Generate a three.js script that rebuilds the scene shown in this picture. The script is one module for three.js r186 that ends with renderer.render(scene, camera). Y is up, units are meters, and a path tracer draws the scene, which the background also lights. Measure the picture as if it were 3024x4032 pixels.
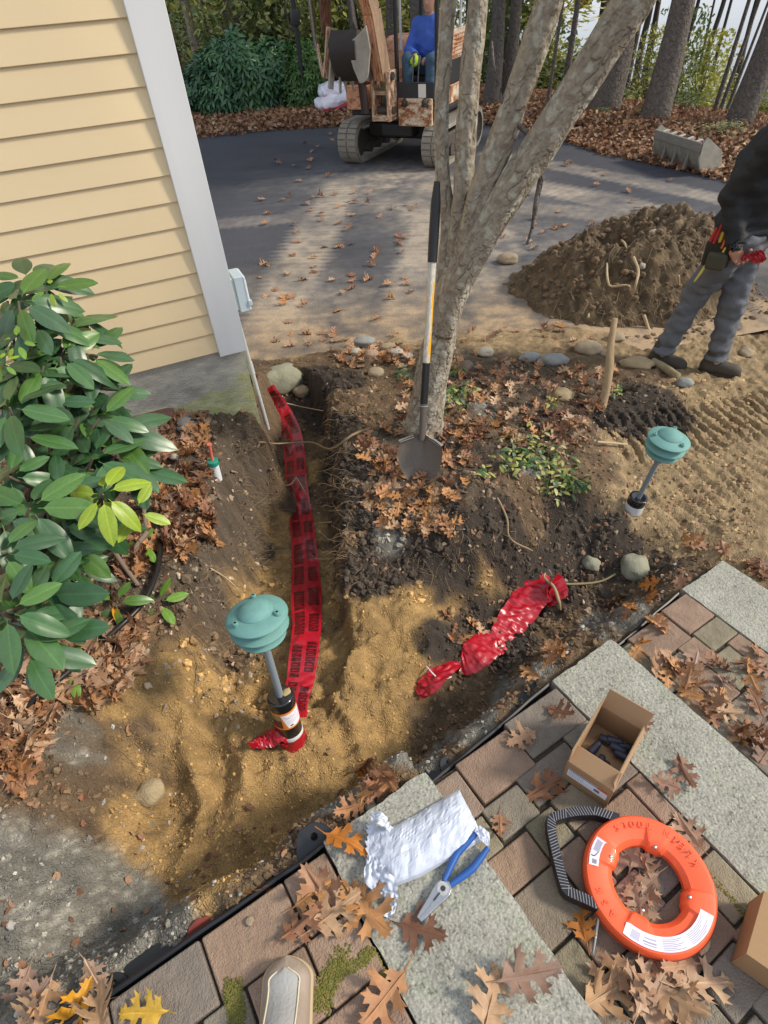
import * as THREE from 'three';
import { ImprovedNoise } from 'three/addons/math/ImprovedNoise.js';
import { RoundedBoxGeometry } from 'three/addons/geometries/RoundedBoxGeometry.js';
import { mergeGeometries, mergeVertices, toCreasedNormals } from 'three/addons/utils/BufferGeometryUtils.js';
import { FontLoader } from 'three/addons/loaders/FontLoader.js';
import { TextGeometry } from 'three/addons/geometries/TextGeometry.js';

// ---------------------------------------------------------------- camera, sky, sun, exposure
const scene = new THREE.Scene();
const EYE = new THREE.Vector3(0, 2.15, 0);
const camera = new THREE.PerspectiveCamera(2 * Math.atan(2016 / 2300) * 180 / Math.PI, 3 / 4, 0.05, 400);
camera.position.copy(EYE);
camera.rotation.order = 'YXZ';
camera.rotation.x = -43 * Math.PI / 180;
camera.rotation.z = -4.5 * Math.PI / 180;
camera.updateMatrixWorld(true);

const SUN_DIR = new THREE.Vector3(0.80, 0.60, 0.06).normalize();
const sun = new THREE.DirectionalLight(new THREE.Color(1.0, 0.90, 0.75), 3.1);
sun.position.copy(SUN_DIR).multiplyScalar(40);
sun.castShadow = true;
sun.shadow.radius = 20;
sun.shadow.mapSize.set(4096, 4096);
Object.assign(sun.shadow.camera, { left: -20, right: 20, top: 20, bottom: -20, near: 1, far: 100 });
scene.add(sun, sun.target);
{
  const W = 256, H = 128, d = new Float32Array(W * H * 4);
  for (let j = 0; j < H; j++) for (let i = 0; i < W; i++) {
    const el = ((j + 0.5) / H - 0.5) * Math.PI, az = ((i + 0.5) / W - 0.5) * 2 * Math.PI;
    const x = Math.cos(az) * Math.cos(el), y = Math.sin(el), z = Math.sin(az) * Math.cos(el);
    const t = Math.max(0, y), k = Math.pow(1 - t, 2.2);
    const g = Math.max(0, x * SUN_DIR.x + y * SUN_DIR.y + z * SUN_DIR.z), glow = 0.55 * Math.pow(g, 6);
    const n = (j * W + i) * 4;
    const S = 0.86;
    d[n] = S * (0.62 + 0.30 * k + glow); d[n + 1] = S * (0.71 + 0.24 * k + glow * 0.95); d[n + 2] = S * (0.86 + 0.12 * k + glow * 0.85); d[n + 3] = 1;
    if (y < 0) { d[n] *= 0.5; d[n + 1] *= 0.5; d[n + 2] *= 0.5; }
  }
  const sky = new THREE.DataTexture(d, W, H, THREE.RGBAFormat, THREE.FloatType);
  sky.mapping = THREE.EquirectangularReflectionMapping; sky.magFilter = THREE.LinearFilter; sky.needsUpdate = true;
  scene.background = sky; scene.environment = sky;
}
const renderer = new THREE.WebGLRenderer({ antialias: true });
renderer.toneMapping = THREE.LinearToneMapping;
renderer.toneMappingExposure = 1.24;
renderer.shadowMap.enabled = true;
renderer.setSize(768, 1024);

// ---------------------------------------------------------------- helpers
let seed = 7;
const rnd = () => { seed = (seed + 0x6d2b79f5) | 0; let t = Math.imul(seed ^ (seed >>> 15), 1 | seed); t = (t + Math.imul(t ^ (t >>> 7), 61 | t)) ^ t; return ((t ^ (t >>> 14)) >>> 0) / 4294967296; };
const reseed = (s) => { seed = s; };
const rr = (a, b) => a + (b - a) * rnd();
const pick = (a) => a[Math.floor(rnd() * a.length) % a.length];
const { clamp, lerp, smoothstep } = THREE.MathUtils;
const ss = (a, b, x) => { const t = clamp((x - a) / (b - a), 0, 1); return t * t * (3 - 2 * t); };
const V = (x, y, z) => new THREE.Vector3(x, y, z);
const C = (r, g, b) => new THREE.Color().setRGB(r, g, b);
const PN = new ImprovedNoise();
const noise = (x, y, z = 0) => PN.noise(x + 31.7, y + 17.3, z + 5.1);
const fbm = (x, y, z = 0, o = 4) => { let s = 0, a = 0.5, f = 1; for (let i = 0; i < o; i++) { s += a * noise(x * f, y * f, z * f + i * 3.7); a *= 0.5; f *= 2.03; } return s; };
// the photograph was measured on a 1659 x 2212 grid; G() turns a spot on it into the point of the place at height h
const FPX = 2300 * 1659 / 3024;
const ray = (px, py) => V((px - 829.5) / FPX, -(py - 1106) / FPX, -1).applyQuaternion(camera.quaternion);
const G = (px, py, h = 0) => { const d = ray(px, py); return EYE.clone().addScaledVector(d, (h - EYE.y) / d.y); };
const GZ = (px, py, z) => { const d = ray(px, py); return EYE.clone().addScaledVector(d, z / d.z); };
const GD = (px, py, depth) => EYE.clone().addScaledVector(ray(px, py), depth);
const qinv = camera.quaternion.clone().invert();
const project = (p) => { const q = p.clone().sub(EYE).applyQuaternion(qinv); return [829.5 + FPX * q.x / -q.z, 1106 - FPX * q.y / -q.z, -q.z]; };

const used = {};
const numbered = (n) => { const k = used[n] = (used[n] || 0) + 1; return k === 1 ? n : n + '_' + String(k - 1).padStart(3, '0'); };
function tag(o, label, category, group, kind) { if (label) o.userData.label = label; if (category) o.userData.category = category; if (group) o.userData.group = group; if (kind) o.userData.kind = kind; return o; }
function thing(name, label, category, pos, turn = 0, group) { const o = new THREE.Group(); o.name = numbered(name); if (pos) o.position.copy(pos); o.rotation.y = turn; scene.add(o); return tag(o, label, category, group); }
function mesh(name, geo, mat, parent) { const m = new THREE.Mesh(geo, mat); m.name = parent && parent !== scene ? name : numbered(name); m.castShadow = m.receiveShadow = true; (parent || scene).add(m); return m; }
const merge = (list) => mergeGeometries(list.map((g) => { const q = g.index ? g.toNonIndexed() : g; for (const k of Object.keys(q.attributes)) if (!['position', 'normal', 'uv'].includes(k)) q.deleteAttribute(k); if (!q.attributes.uv) q.setAttribute('uv', new THREE.BufferAttribute(new Float32Array(q.attributes.position.count * 2), 2)); return q; }));
const box = (w, h, d, x = 0, y = 0, z = 0, r = 0.006, rx = 0, ry = 0, rz = 0) => { const g = r > 0 ? new RoundedBoxGeometry(w, h, d, 2, Math.min(r, w / 2.1, h / 2.1, d / 2.1)) : new THREE.BoxGeometry(w, h, d); g.rotateX(rx); g.rotateZ(rz); g.rotateY(ry); return g.translate(x, y, z); };
function bar(a, b, r0, r1 = r0, seg = 10) { const d = b.clone().sub(a), L = d.length(); const g = new THREE.CylinderGeometry(r1, r0, L, seg, 1); g.applyQuaternion(new THREE.Quaternion().setFromUnitVectors(V(0, 1, 0), d.normalize())); return g.translate((a.x + b.x) / 2, (a.y + b.y) / 2, (a.z + b.z) / 2); }
function beam(a, b, w, h, r = 0.01) { const d = b.clone().sub(a), L = d.length(); const g = new RoundedBoxGeometry(w, h, L, 2, Math.min(r, w / 2.1, h / 2.1)); const m = new THREE.Matrix4().lookAt(b, a, V(0, 1, 0)); g.applyMatrix4(m); return g.translate((a.x + b.x) / 2, (a.y + b.y) / 2, (a.z + b.z) / 2); }
// a tube with its own radius at each point
function tube(points, radii, seg = 8, steps = 0, rough = 0) {
  const curve = new THREE.CatmullRomCurve3(points, false, 'centripetal'), n = steps || (points.length - 1) * 4;
  const fr = curve.computeFrenetFrames(n, false), pos = [], nor = [], uv = [], idx = []; let len = 0, last = null;
  for (let i = 0; i <= n; i++) {
    const t = i / n, p = curve.getPointAt(t), q = t * (radii.length - 1), k = Math.min(radii.length - 2, Math.floor(q)), r = radii.length > 1 ? lerp(radii[k], radii[k + 1], q - k) : radii[0];
    if (last) len += p.distanceTo(last); last = p;
    for (let j = 0; j <= seg; j++) {
      const a = j / seg * 2 * Math.PI, c = Math.cos(a), s = Math.sin(a);
      const nx = fr.normals[i].x * c + fr.binormals[i].x * s, ny = fr.normals[i].y * c + fr.binormals[i].y * s, nz = fr.normals[i].z * c + fr.binormals[i].z * s;
      const rad = r * (1 + (rough ? rough * fbm(p.x * 9 + nx, p.y * 5 + ny, p.z * 9 + nz, 3) * 2 : 0));
      pos.push(p.x + nx * rad, p.y + ny * rad, p.z + nz * rad); nor.push(nx, ny, nz); uv.push(j / seg * 2 * Math.PI * r, len);
    }
  }
  for (let i = 0; i < n; i++) for (let j = 0; j < seg; j++) { const a = i * (seg + 1) + j, b = a + seg + 1; idx.push(a, a + 1, b, b, a + 1, b + 1); }
  const top = pos.length / 3, e = curve.getPointAt(1), s0 = curve.getPointAt(0), tn = fr.tangents[n], t0 = fr.tangents[0];
  pos.push(e.x, e.y, e.z); nor.push(tn.x, tn.y, tn.z); uv.push(0, len); pos.push(s0.x, s0.y, s0.z); nor.push(-t0.x, -t0.y, -t0.z); uv.push(0, 0);
  for (let j = 0; j < seg; j++) { const a = n * (seg + 1) + j; idx.push(a, a + 1, top); idx.push(j + 1, j, top + 1); }
  const g = new THREE.BufferGeometry(); g.setAttribute('position', new THREE.Float32BufferAttribute(pos, 3)); g.setAttribute('normal', new THREE.Float32BufferAttribute(nor, 3)); g.setAttribute('uv', new THREE.Float32BufferAttribute(uv, 2)); g.setIndex(idx);
  if (rough) g.computeVertexNormals();
  return g;
}
function rough(g, amp, freq, oct = 3, off = 0) { g = mergeVertices((() => { const q = g.clone(); q.deleteAttribute('normal'); q.deleteAttribute('uv'); return q; })(), 1e-5); const p = g.attributes.position; const n0 = g.clone(); n0.computeVertexNormals(); const nn = n0.attributes.normal; for (let i = 0; i < p.count; i++) { const k = amp * 2 * fbm(p.getX(i) * freq + off, p.getY(i) * freq, p.getZ(i) * freq, oct); p.setXYZ(i, p.getX(i) + nn.getX(i) * k, p.getY(i) + nn.getY(i) * k, p.getZ(i) + nn.getZ(i) * k); } g.computeVertexNormals(); return g; }
function stone(w, h, d, off, det = 3) { const g = new THREE.IcosahedronGeometry(1, det); const q = rough(g, 0.24, 1.15, 3, off); const p = q.attributes.position; for (let i = 0; i < p.count; i++) { let x = p.getX(i), y = p.getY(i), z = p.getZ(i); p.setXYZ(i, x * w / 2, y * h / 2, z * d / 2); } const r2 = rough(q, Math.min(w, h, d) * 0.05, 4 / Math.min(w, h, d), 3, off); const u = new Float32Array(r2.attributes.position.count * 2); for (let i = 0; i < u.length / 2; i++) { u[2 * i] = r2.attributes.position.getX(i) + r2.attributes.position.getY(i); u[2 * i + 1] = r2.attributes.position.getZ(i) + r2.attributes.position.getY(i) * .5; } r2.setAttribute('uv', new THREE.BufferAttribute(u, 2)); return r2; }

// ---------------------------------------------------------------- textures (colour, grain and wear only)
function dataTex(n, f, srgb, rx = 1, ry = rx, m = n) { const d = new Uint8Array(n * m * 4); for (let j = 0; j < m; j++) for (let i = 0; i < n; i++) { const c = f(i / n, j / m, i, j), k = (j * n + i) * 4; if (typeof c === 'number') { d[k] = d[k + 1] = d[k + 2] = clamp(c, 0, 1) * 255; } else { d[k] = clamp(c[0], 0, 1) * 255; d[k + 1] = clamp(c[1], 0, 1) * 255; d[k + 2] = clamp(c[2], 0, 1) * 255; } d[k + 3] = 255; } const t = new THREE.DataTexture(d, n, m, THREE.RGBAFormat); t.magFilter = THREE.LinearFilter; t.minFilter = THREE.LinearMipmapLinearFilter; t.generateMipmaps = true; t.wrapS = t.wrapT = THREE.RepeatWrapping; t.repeat.set(rx, ry); if (srgb) t.colorSpace = THREE.SRGBColorSpace; t.needsUpdate = true; return t; }
// periodic value noise for tiling textures
const hash = (i, j, s) => { let h = Math.imul(i, 374761393) + Math.imul(j, 668265263) + Math.imul(s, 1274126177); h = Math.imul(h ^ (h >>> 13), 1274126177); return ((h ^ (h >>> 16)) >>> 0) / 4294967296; };
const vn = (u, v, p, s) => { const x = u * p, y = v * p, i = Math.floor(x), j = Math.floor(y), a = x - i, b = y - j, sx = a * a * (3 - 2 * a), sy = b * b * (3 - 2 * b); const w = (q) => ((q % p) + p) % p; return lerp(lerp(hash(w(i), w(j), s), hash(w(i + 1), w(j), s), sx), lerp(hash(w(i), w(j + 1), s), hash(w(i + 1), w(j + 1), s), sx), sy); };
const tfbm = (u, v, p, s, o = 4) => { let r = 0, a = 0.5, q = p; for (let i = 0; i < o; i++) { r += a * vn(u, v, q, s + i); a *= 0.55; q *= 2; } return r / 1.1; };
const GRAIN = dataTex(512, (u, v) => 0.62 + 0.55 * (tfbm(u, v, 16, 3, 6) - 0.42) + 0.22 * (vn(u, v, 256, 9) - 0.5), false, 1.6);
const SOILBUMP = dataTex(512, (u, v) => 0.6 * tfbm(u, v, 24, 41, 5) + 0.4 * vn(u, v, 200, 8), false, 2.0);
const FINEBUMP = dataTex(512, (u, v) => tfbm(u, v, 64, 77, 3), false, 3.0);
const std = (color, roughness = 0.85, o = {}) => new THREE.MeshStandardMaterial({ color, roughness, ...o });
const phys = (color, roughness = 0.5, o = {}) => new THREE.MeshPhysicalMaterial({ color, roughness, ...o });
// ---------------------------------------------------------------- the lie of the land
const SA = Math.sin(29.5 * Math.PI / 180), CA = Math.cos(29.5 * Math.PI / 180);
const toAB = (x, z) => [x * CA - z * SA, x * SA + z * CA];              // a runs down the steps, b across them
const fromAB = (a, b, y = 0) => V(a * CA + b * SA, y, -a * SA + b * CA);
const L1 = 0.51, L2 = 0.32, L3 = 0.13;
const edgeB = (a) => -0.56 - 0.085 * Math.max(0, a);
const stepTop = (a) => a < 0.395 ? L1 : a < 1.278 ? L2 : a < 2.13 ? L3 : -0.03;
// heights read off at spots of the photograph
const SPOTS = [[300,900,.42],[440,880,.40],[525,905,.33],[542,950,.31],[540,1060,.31],[330,1010,.42],[480,1010,.38],[520,1150,.33],[420,1200,.38],[330,1150,.42],[200,1300,.46],[380,1330,.36],[250,1480,.42],[100,1600,.47],[0,1750,.47],[150,1540,.45],[0,1480,.47],[0,1200,.47],[0,1000,.45],[200,1000,.45],
 [400,1450,.26],[310,1540,.29],[180,1680,.36],[60,1800,.40],[0,2000,.40],[100,1950,.36],[200,1960,.26],[170,2080,.24],
 [560,1620,.10],[640,1600,.08],[480,1750,.08],[400,1850,.10],[345,1930,.11],[315,2010,.12],[560,1850,.03],[700,1680,.03],[800,1550,.03],[880,1420,.05],[700,1420,.11],[780,1440,.10],[900,1330,.09],[300,1700,.15],[330,1800,.13],[400,1620,.15],[470,1480,.16],[540,1450,.12],
 [450,1960,.08],[620,1840,-.03],[780,1720,-.07],[900,1610,-.08],[1050,1480,-.10],[1150,1400,-.11],[1250,1300,-.13],
 [850,960,.25],[925,930,.25],[800,1090,.25],[900,1110,.26],[1000,1140,.24],[1100,1090,.22],[1230,1040,.17],[1290,960,.12],[1000,1000,.25],[1150,900,.16],[1300,870,.10],[1050,800,.07],[850,800,.08],[790,790,.06],[1400,830,.02],[770,900,.20],[775,1000,.24],[1180,820,.06],[1250,780,.02],
 [850,1215,.14],[780,1225,.17],[950,1225,.13],[900,1280,.10],[1080,1200,.08],[1200,1140,.04],[1000,1300,-.03],[1090,1270,-.06],
 [1440,900,.0],[1500,1050,-.01],[1370,1100,-.03],[1400,1180,-.10],[1500,1150,-.05],[1600,1100,-.03],[1659,1000,-.05],[1659,1150,-.03],[1320,1150,-.03],[1250,1200,-.12],[1320,1240,-.15],[1420,1225,-.12],[1180,1260,-.10],[1560,950,-.03],
 [540,770,0],[640,760,.0],[700,690,0],[1000,690,0],[1200,690,0],[1550,760,-.08],[1430,775,-.09],[1640,780,-.1],[1640,880,-.08],[1330,740,-.04],[1480,700,-.06]].map(([x, y, h]) => { const p = G(x, y, h); return [p.x, p.z, h]; });
for (const [x, z, h] of [[-4, -2, .5], [-4, 0, .5], [-2, .8, .5], [-3, -3, .45], [6, -3, -.1], [5, -1, -.1], [4, 1, -.1], [2.6, -1.2, -.06], [8, -6, 0], [4, -8, 0], [0, -8, 0], [-4, -8, 0], [-1.5, -5, 0], [0, -4.6, 0], [2, -4.9, -.02], [3, -4.5, -.08]]) SPOTS.push([x, z, h]);
// thin-plate spline through the spots
const TPS = (() => {
  const n = SPOTS.length, N = n + 3, A = [], U = (r2) => r2 < 1e-9 ? 0 : 0.5 * r2 * Math.log(r2);
  for (let i = 0; i < N; i++) A.push(new Float64Array(N + 1));
  for (let i = 0; i < n; i++) { for (let j = 0; j < n; j++) A[i][j] = U((SPOTS[i][0] - SPOTS[j][0]) ** 2 + (SPOTS[i][1] - SPOTS[j][1]) ** 2) + (i === j ? 0.004 : 0); A[i][n] = A[n][i] = 1; A[i][n + 1] = A[n + 1][i] = SPOTS[i][0]; A[i][n + 2] = A[n + 2][i] = SPOTS[i][1]; A[i][N] = SPOTS[i][2]; }
  for (let c = 0; c < N; c++) { let p = c; for (let r = c + 1; r < N; r++) if (Math.abs(A[r][c]) > Math.abs(A[p][c])) p = r; [A[c], A[p]] = [A[p], A[c]]; for (let r = c + 1; r < N; r++) { const f = A[r][c] / A[c][c]; if (f) for (let k = c; k <= N; k++) A[r][k] -= f * A[c][k]; } }
  const w = new Float64Array(N); for (let i = N - 1; i >= 0; i--) { let s = A[i][N]; for (let k = i + 1; k < N; k++) s -= A[i][k] * w[k]; w[i] = s / A[i][i]; }
  return (x, z) => { let s = w[n] + w[n + 1] * x + w[n + 2] * z; for (let i = 0; i < n; i++) { const r2 = (x - SPOTS[i][0]) ** 2 + (z - SPOTS[i][1]) ** 2; if (r2 > 1e-9) s += w[i] * 0.5 * r2 * Math.log(r2); } return s; };
})();
function nearLine(line, x, z) { let best = 1e9, at = 0, lx = 0, lz = 0; for (let i = 0; i < line.length - 1; i++) { const [ax, az] = line[i], [bx, bz] = line[i + 1], dx = bx - ax, dz = bz - az, t = clamp(((x - ax) * dx + (z - az) * dz) / (dx * dx + dz * dz), 0, 1), d = Math.hypot(x - ax - dx * t, z - az - dz * t); if (d < best) { best = d; at = i + t; lx = dx; lz = dz; } } return [best, at]; }
const TRA = [[632, 852, -.08], [652, 930, -.17], [652, 1020, -.19], [652, 1120, -.17], [647, 1220, -.12], [635, 1330, -.03], [620, 1420, .05]].map(([x, y, h]) => { const p = G(x, y, h); return [p.x, p.z, h]; });
const TRAW = [.11, .14, .16, .17, .18, .20, .26];
const WALLC = G(470, 756, .74), WYAW = 21.5 * Math.PI / 180, WALLD = V(-Math.cos(WYAW), 0, Math.sin(WYAW)), WALLN = V(Math.sin(WYAW), 0, Math.cos(WYAW));
function baseH(x, z) {
  const far = ss(5.2, 7.0, Math.hypot(x * 0.8, z + 1.2)); let h = far < 1 ? TPS(x, z) * (1 - far) : 0;
  h = clamp(h, -0.25, 0.55);
  const [a, b] = toAB(x, z), e = b - edgeB(a);
  if (a < 2.13 + 0.3) {                                            // strip and bank along the paved steps
    const top = stepTop(a) - (e > 0 ? 0.085 : 0.05);
    if (a < 2.13) { if (e > -0.02) return top; const k = ss(-0.26, -0.07, e + 0.04 * noise(a * 5, 2)); h = lerp(h, top - 0.02 * noise(a * 7, 9), k); }
    else if (e > 0) h = lerp(h, L3 - .16, 1 - ss(2.13, 2.43, a));
  }
  const [d, t] = nearLine(TRA, x, z);
  if (d < 0.6) { const i = Math.min(TRA.length - 2, Math.floor(t)), f = t - i, fl = lerp(TRA[i][2], TRA[i + 1][2], f), w = lerp(TRAW[i], TRAW[i + 1], f); const o = d - w + 0.05 * fbm(x * 6, z * 6, 2, 3); const wall = fl + (o > 0 ? o * 3.6 : 0); if (wall < h) h = wall; else h = Math.min(h, wall); }
  { const dx = x - WALLC.x, dz = z - WALLC.z, u = -(dx * WALLD.x + dz * WALLD.z), n = dx * WALLN.x + dz * WALLN.z; if (u > -.8 && u < .25 && n > -.3 && n < .5) { const w = ss(.20, .09, u + .03 * noise(x * 9, z * 9)) * ss(.42, .14, n + .05 * noise(x * 7, z * 7, 3)) * ss(-.75, -.45, u); h = Math.max(h, lerp(h, .33, w)); } }
  return h;
}
const driveEdge = (x, z) => z + 3.86 + 0.16 * Math.max(0, x - 0.3) + (x < -0.6 ? (x + 0.6) * 0.1 : 0) + 0.12 * noise(x * 1.7, 4.4);   // < 0 on the asphalt side
function hgt(x, z) {
  let h = baseH(x, z); const [a, b] = toAB(x, z), e = b - edgeB(a);
  if (a < 2.13 && e > -0.01) return h;
  const calm = 1 - ss(-0.35, 0.2, -driveEdge(x, z)) * 0.55;
  h += calm * (0.05 * fbm(x * 3.1, z * 3.1, 0, 3) + 0.042 * (1 - .6 * ss(.6, 1.6, x) * ss(-3.4, -2.4, z)) * fbm(x * 11, z * 11, 3, 3) * 1.2);
  const cl = noise(x * 26, z * 26, 6), tn = 1 - .85 * ss(.5, 2, x) * ss(1.2, -.2, z + 2.4 - x * .2); h += calm * tn * 0.009 * (1 - Math.abs(cl) * 2) * (0.4 + 0.9 * clamp(0.5 + fbm(x * 2, z * 2, 9, 2) * 1.6, 0, 1));
  h += calm * 0.010 * fbm(x * 55, z * 55, 8, 2) * (.4 + 1.2 * clamp(.5 + 1.5 * noise(x * 1.7, z * 1.7, 12), 0, 1));
  // hollows of footprints in the sand and the ribs that the digger's tracks left on the right
  for (const f of FEET) { const dx = x - f[0], dz = z - f[1], u = (dx * f[2] + dz * f[3]) / 0.14, w = (-dx * f[3] + dz * f[2]) / 0.06, q = u * u + w * w; if (q < 4) h -= 0.03 * Math.exp(-q * q) - 0.012 * Math.exp(-((q - 1.9) ** 2) * 3); }
  const tr = rib(x, z); if (tr) h += tr;
  const [dw, tw] = nearLine(TRA, x, z); if (dw < .5 && tw > .1) { const q = ss(.12, .22, dw) * ss(.5, .3, dw); h += q * (.055 * fbm(x * 13, z * 13, 21, 3) + .03 * fbm(x * 34, z * 34, 22, 2)); }
  return h;
}
const FEET = [[455, 1530, .5, .86], [590, 1700, .3, .95], [700, 1560, .6, .8], [470, 1660, .4, .9], [840, 1420, .8, -.5], [380, 1750, .2, .95]].map(([x, y, c, s]) => { const p = G(x, y, .08); return [p.x, p.z, c, s]; });
const RIBS = [[1290, 990, 1640, 880], [1400, 1130, 1700, 960]].map(([x, y, X, Y]) => { const p = G(x, y, 0), q = G(X, Y, -.04), d = q.clone().sub(p), L = d.length(); d.normalize(); return [p.x, p.z, d.x, d.z, L]; });
function rib(x, z) { let s = 0; RIBS.forEach(([px, pz, dx, dz, L], i) => { const u = (x - px) * dx + (z - pz) * dz, w = -(x - px) * dz + (z - pz) * dx; const inn = ss(0, .2, u) * ss(L + .6, L, u) * ss(i ? .3 : .25, .15, Math.abs(w) + .06 * noise(u * 2.5, w * 3, 2)); if (inn > 0) { const ph = u / 0.085 + 0.35 * noise(u * 3, w * 6) + w * 1.2, f = ph - Math.floor(ph); s += inn * (i ? 0.35 : 1.1) * (0.030 * (f < .32 ? -1 + f : .35 + .2 * (1 - f)) * (0.55 + .9 * clamp(.5 + noise(u * 4, w * 7, 3), 0, 1)) - 0.012); } }); return s; }

// soil colours, as the soil itself is stained
const SAND = C(.47, .295, .115), BROWN = C(.185, .122, .068), DARK = C(.06, .045, .033), GREY = C(.235, .22, .185), TAN = C(.44, .315, .17), LOAM = C(.135, .10, .068);
const spot = (list) => list.map(([x, y, h, r, s = 1]) => { const p = G(x, y, h); return [p.x, p.z, r, s]; });
const ZS = { sand: spot([[600, 1650, .08, .26], [700, 1480, .1, .3], [480, 1800, .1, .22, .9], [640, 1130, -.1, .16], [640, 1000, -.1, .14, .8], [800, 1420, .08, .24], [900, 1300, .1, .12, .8], [1050, 1240, .07, .1, .7], [620, 1300, 0, .22], [240, 1500, .4, .08, .8], [400, 1880, .12, .2], [440, 1520, .16, .2, .75], [330, 1880, .12, .12], [350, 1780, .13, .14, .9], [500, 1600, .1, .24], [330, 1640, .2, .12, .6], [720, 1560, .05, .26], [520, 1900, .05, .16], [860, 1400, .05, .2], [960, 1290, .0, .1, .8], [640, 1230, -.1, .18]]),
  tan: spot([[1560, 930, -.03, .5], [1450, 1010, 0, .35], [1600, 1120, -.03, .4], [1659, 900, -.06, .6], [1400, 1130, -.03, .25, .8], [640, 700, 0, .5, .9], [900, 690, 0, .5, .9], [1100, 700, 0, .5, .9], [1590, 780, -.1, .5, .9], [1300, 720, -.04, .4, .8]]),
  dark: spot([[850, 1200, .15, .17], [960, 1190, .16, .17], [800, 1240, .14, .13], [1080, 1170, .1, .14], [720, 860, 0, .22], [735, 960, .05, .13], [755, 1060, .1, .13], [770, 1150, .1, .12], [680, 840, 0, .2], [1400, 880, .02, .28], [1330, 900, .08, .2], [1180, 930, .16, .2, .6], [1080, 1330, 0, .2, .8], [960, 1390, .02, .12, .7], [1250, 1230, -.04, .22, .7], [1230, 1130, .04, .15, .8], [1310, 1190, -.1, .18, .8], [1390, 1205, -.1, .16, .7], [1180, 1270, -.1, .16, .7], [230, 1650, .3, .15, .4], [1450, 1230, -.05, .15, .6]]),
  grey: spot([[70, 1960, .38, .2], [190, 2010, .25, .15], [50, 2080, .35, .26], [285, 2030, .15, .08], [150, 1600, .42, .09, .5], [1250, 1370, .1, .1], [1130, 1480, .05, .1], [1000, 1590, .1, .1], [880, 1680, .1, .1], [1050, 880, .2, .09], [1140, 1010, .22, .09], [350, 2080, .3, .12], [1330, 1320, .05, .12, .9], [740, 1760, .1, .1, .8], [840, 1180, .16, .08, .6]]),
  loam: spot([[400, 950, .4, .35], [330, 1150, .42, .4], [450, 1050, .38, .25], [900, 1000, .25, .4], [1150, 850, .1, .45], [1000, 800, .07, .4]]) };
const zone = (k, x, z) => { let m = 0; for (const [px, pz, r, s] of ZS[k]) { const q = ((x - px) ** 2 + (z - pz) ** 2) / (r * r); if (q < 6) m = Math.max(m, s * Math.exp(-q * q * .5)); } return m; };
const _c = new THREE.Color();
function soil(x, z, out) {
  const n = fbm(x * 4, z * 4, 1, 4), n2 = fbm(x * 17, z * 17, 5, 3);
  out.copy(BROWN);
  const wob = (v) => ss(.28, .72, v + n * .55 + n2 * .3);
  out.lerp(LOAM, wob(zone('loam', x, z))); out.lerp(TAN, wob(zone('tan', x, z))); out.lerp(SAND, wob(zone('sand', x, z))); out.lerp(DARK, wob(zone('dark', x, z))); out.lerp(GREY, wob(zone('grey', x, z)));
  const sp = noise(x * 95, z * 95, 2), gz = zone('grey', x, z); const k = 1 + n * .35 + n2 * .5 + 0.16 * noise(x * 50, z * 50) + sp * .12 + (gz > .3 && sp + n2 > .38 ? .75 : 0); out.multiplyScalar(clamp(k, .45, 2));
  return out;
}
{
  const X0 = -3.2, X1 = 3.7, Z0 = -5.6, Z1 = 0.5, D = 0.0125, nx = Math.round((X1 - X0) / D), nz = Math.round((Z1 - Z0) / D);
  const pos = new Float32Array((nx + 1) * (nz + 1) * 3), col = new Float32Array(pos.length), uv = new Float32Array((nx + 1) * (nz + 1) * 2), keep = new Uint8Array((nx + 1) * (nz + 1));
  for (let j = 0; j <= nz; j++) for (let i = 0; i <= nx; i++) {
    const x = X0 + i * D, z = Z0 + j * D, k = j * (nx + 1) + i, [a, b] = toAB(x, z), deep = a < 2.1 && b - edgeB(a) > 0.06;
    const behind = (x - WALLC.x) * WALLN.x + (z - WALLC.z) * WALLN.z < -0.35 && (x - WALLC.x) * WALLD.x + (z - WALLC.z) * WALLD.z > 0.3;
    keep[k] = deep || behind ? 0 : 1;
    let y = keep[k] ? hgt(x, z) : baseH(x, z);
    const de = driveEdge(x, z); if (de < 0) y -= 0.10 * ss(0.05, 0.9, -de + 0.25 * fbm(x * 3, z * 3, 4, 3)) ;
    y -= 0.35 * ss(0.25, 0, Math.min(x - X0, X1 - x, z - Z0));
    pos.set([x, y, z], k * 3); uv.set([x, z], k * 2);
    if (keep[k]) { soil(x, z, _c); col.set([_c.r, _c.g, _c.b], k * 3); }
  }
  const idx = []; for (let j = 0; j < nz; j++) for (let i = 0; i < nx; i++) { const a = j * (nx + 1) + i, b = a + nx + 1; if (keep[a] || keep[b] || keep[a + 1] || keep[b + 1]) idx.push(a, b, a + 1, a + 1, b, b + 1); }
  const g = new THREE.BufferGeometry(); g.setAttribute('position', new THREE.BufferAttribute(pos, 3)); g.setAttribute('color', new THREE.BufferAttribute(col, 3)); g.setAttribute('uv', new THREE.BufferAttribute(uv, 2)); g.setIndex(idx); g.computeVertexNormals();
  const m = mesh('ground', g, new THREE.MeshStandardMaterial({ vertexColors: true, map: GRAIN, roughness: 0.97, bumpMap: SOILBUMP, bumpScale: 0.012 }));
  tag(m, 'dug up soil and sand with a trench between the house and the brick steps', 'ground', null, 'structure');
}
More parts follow.
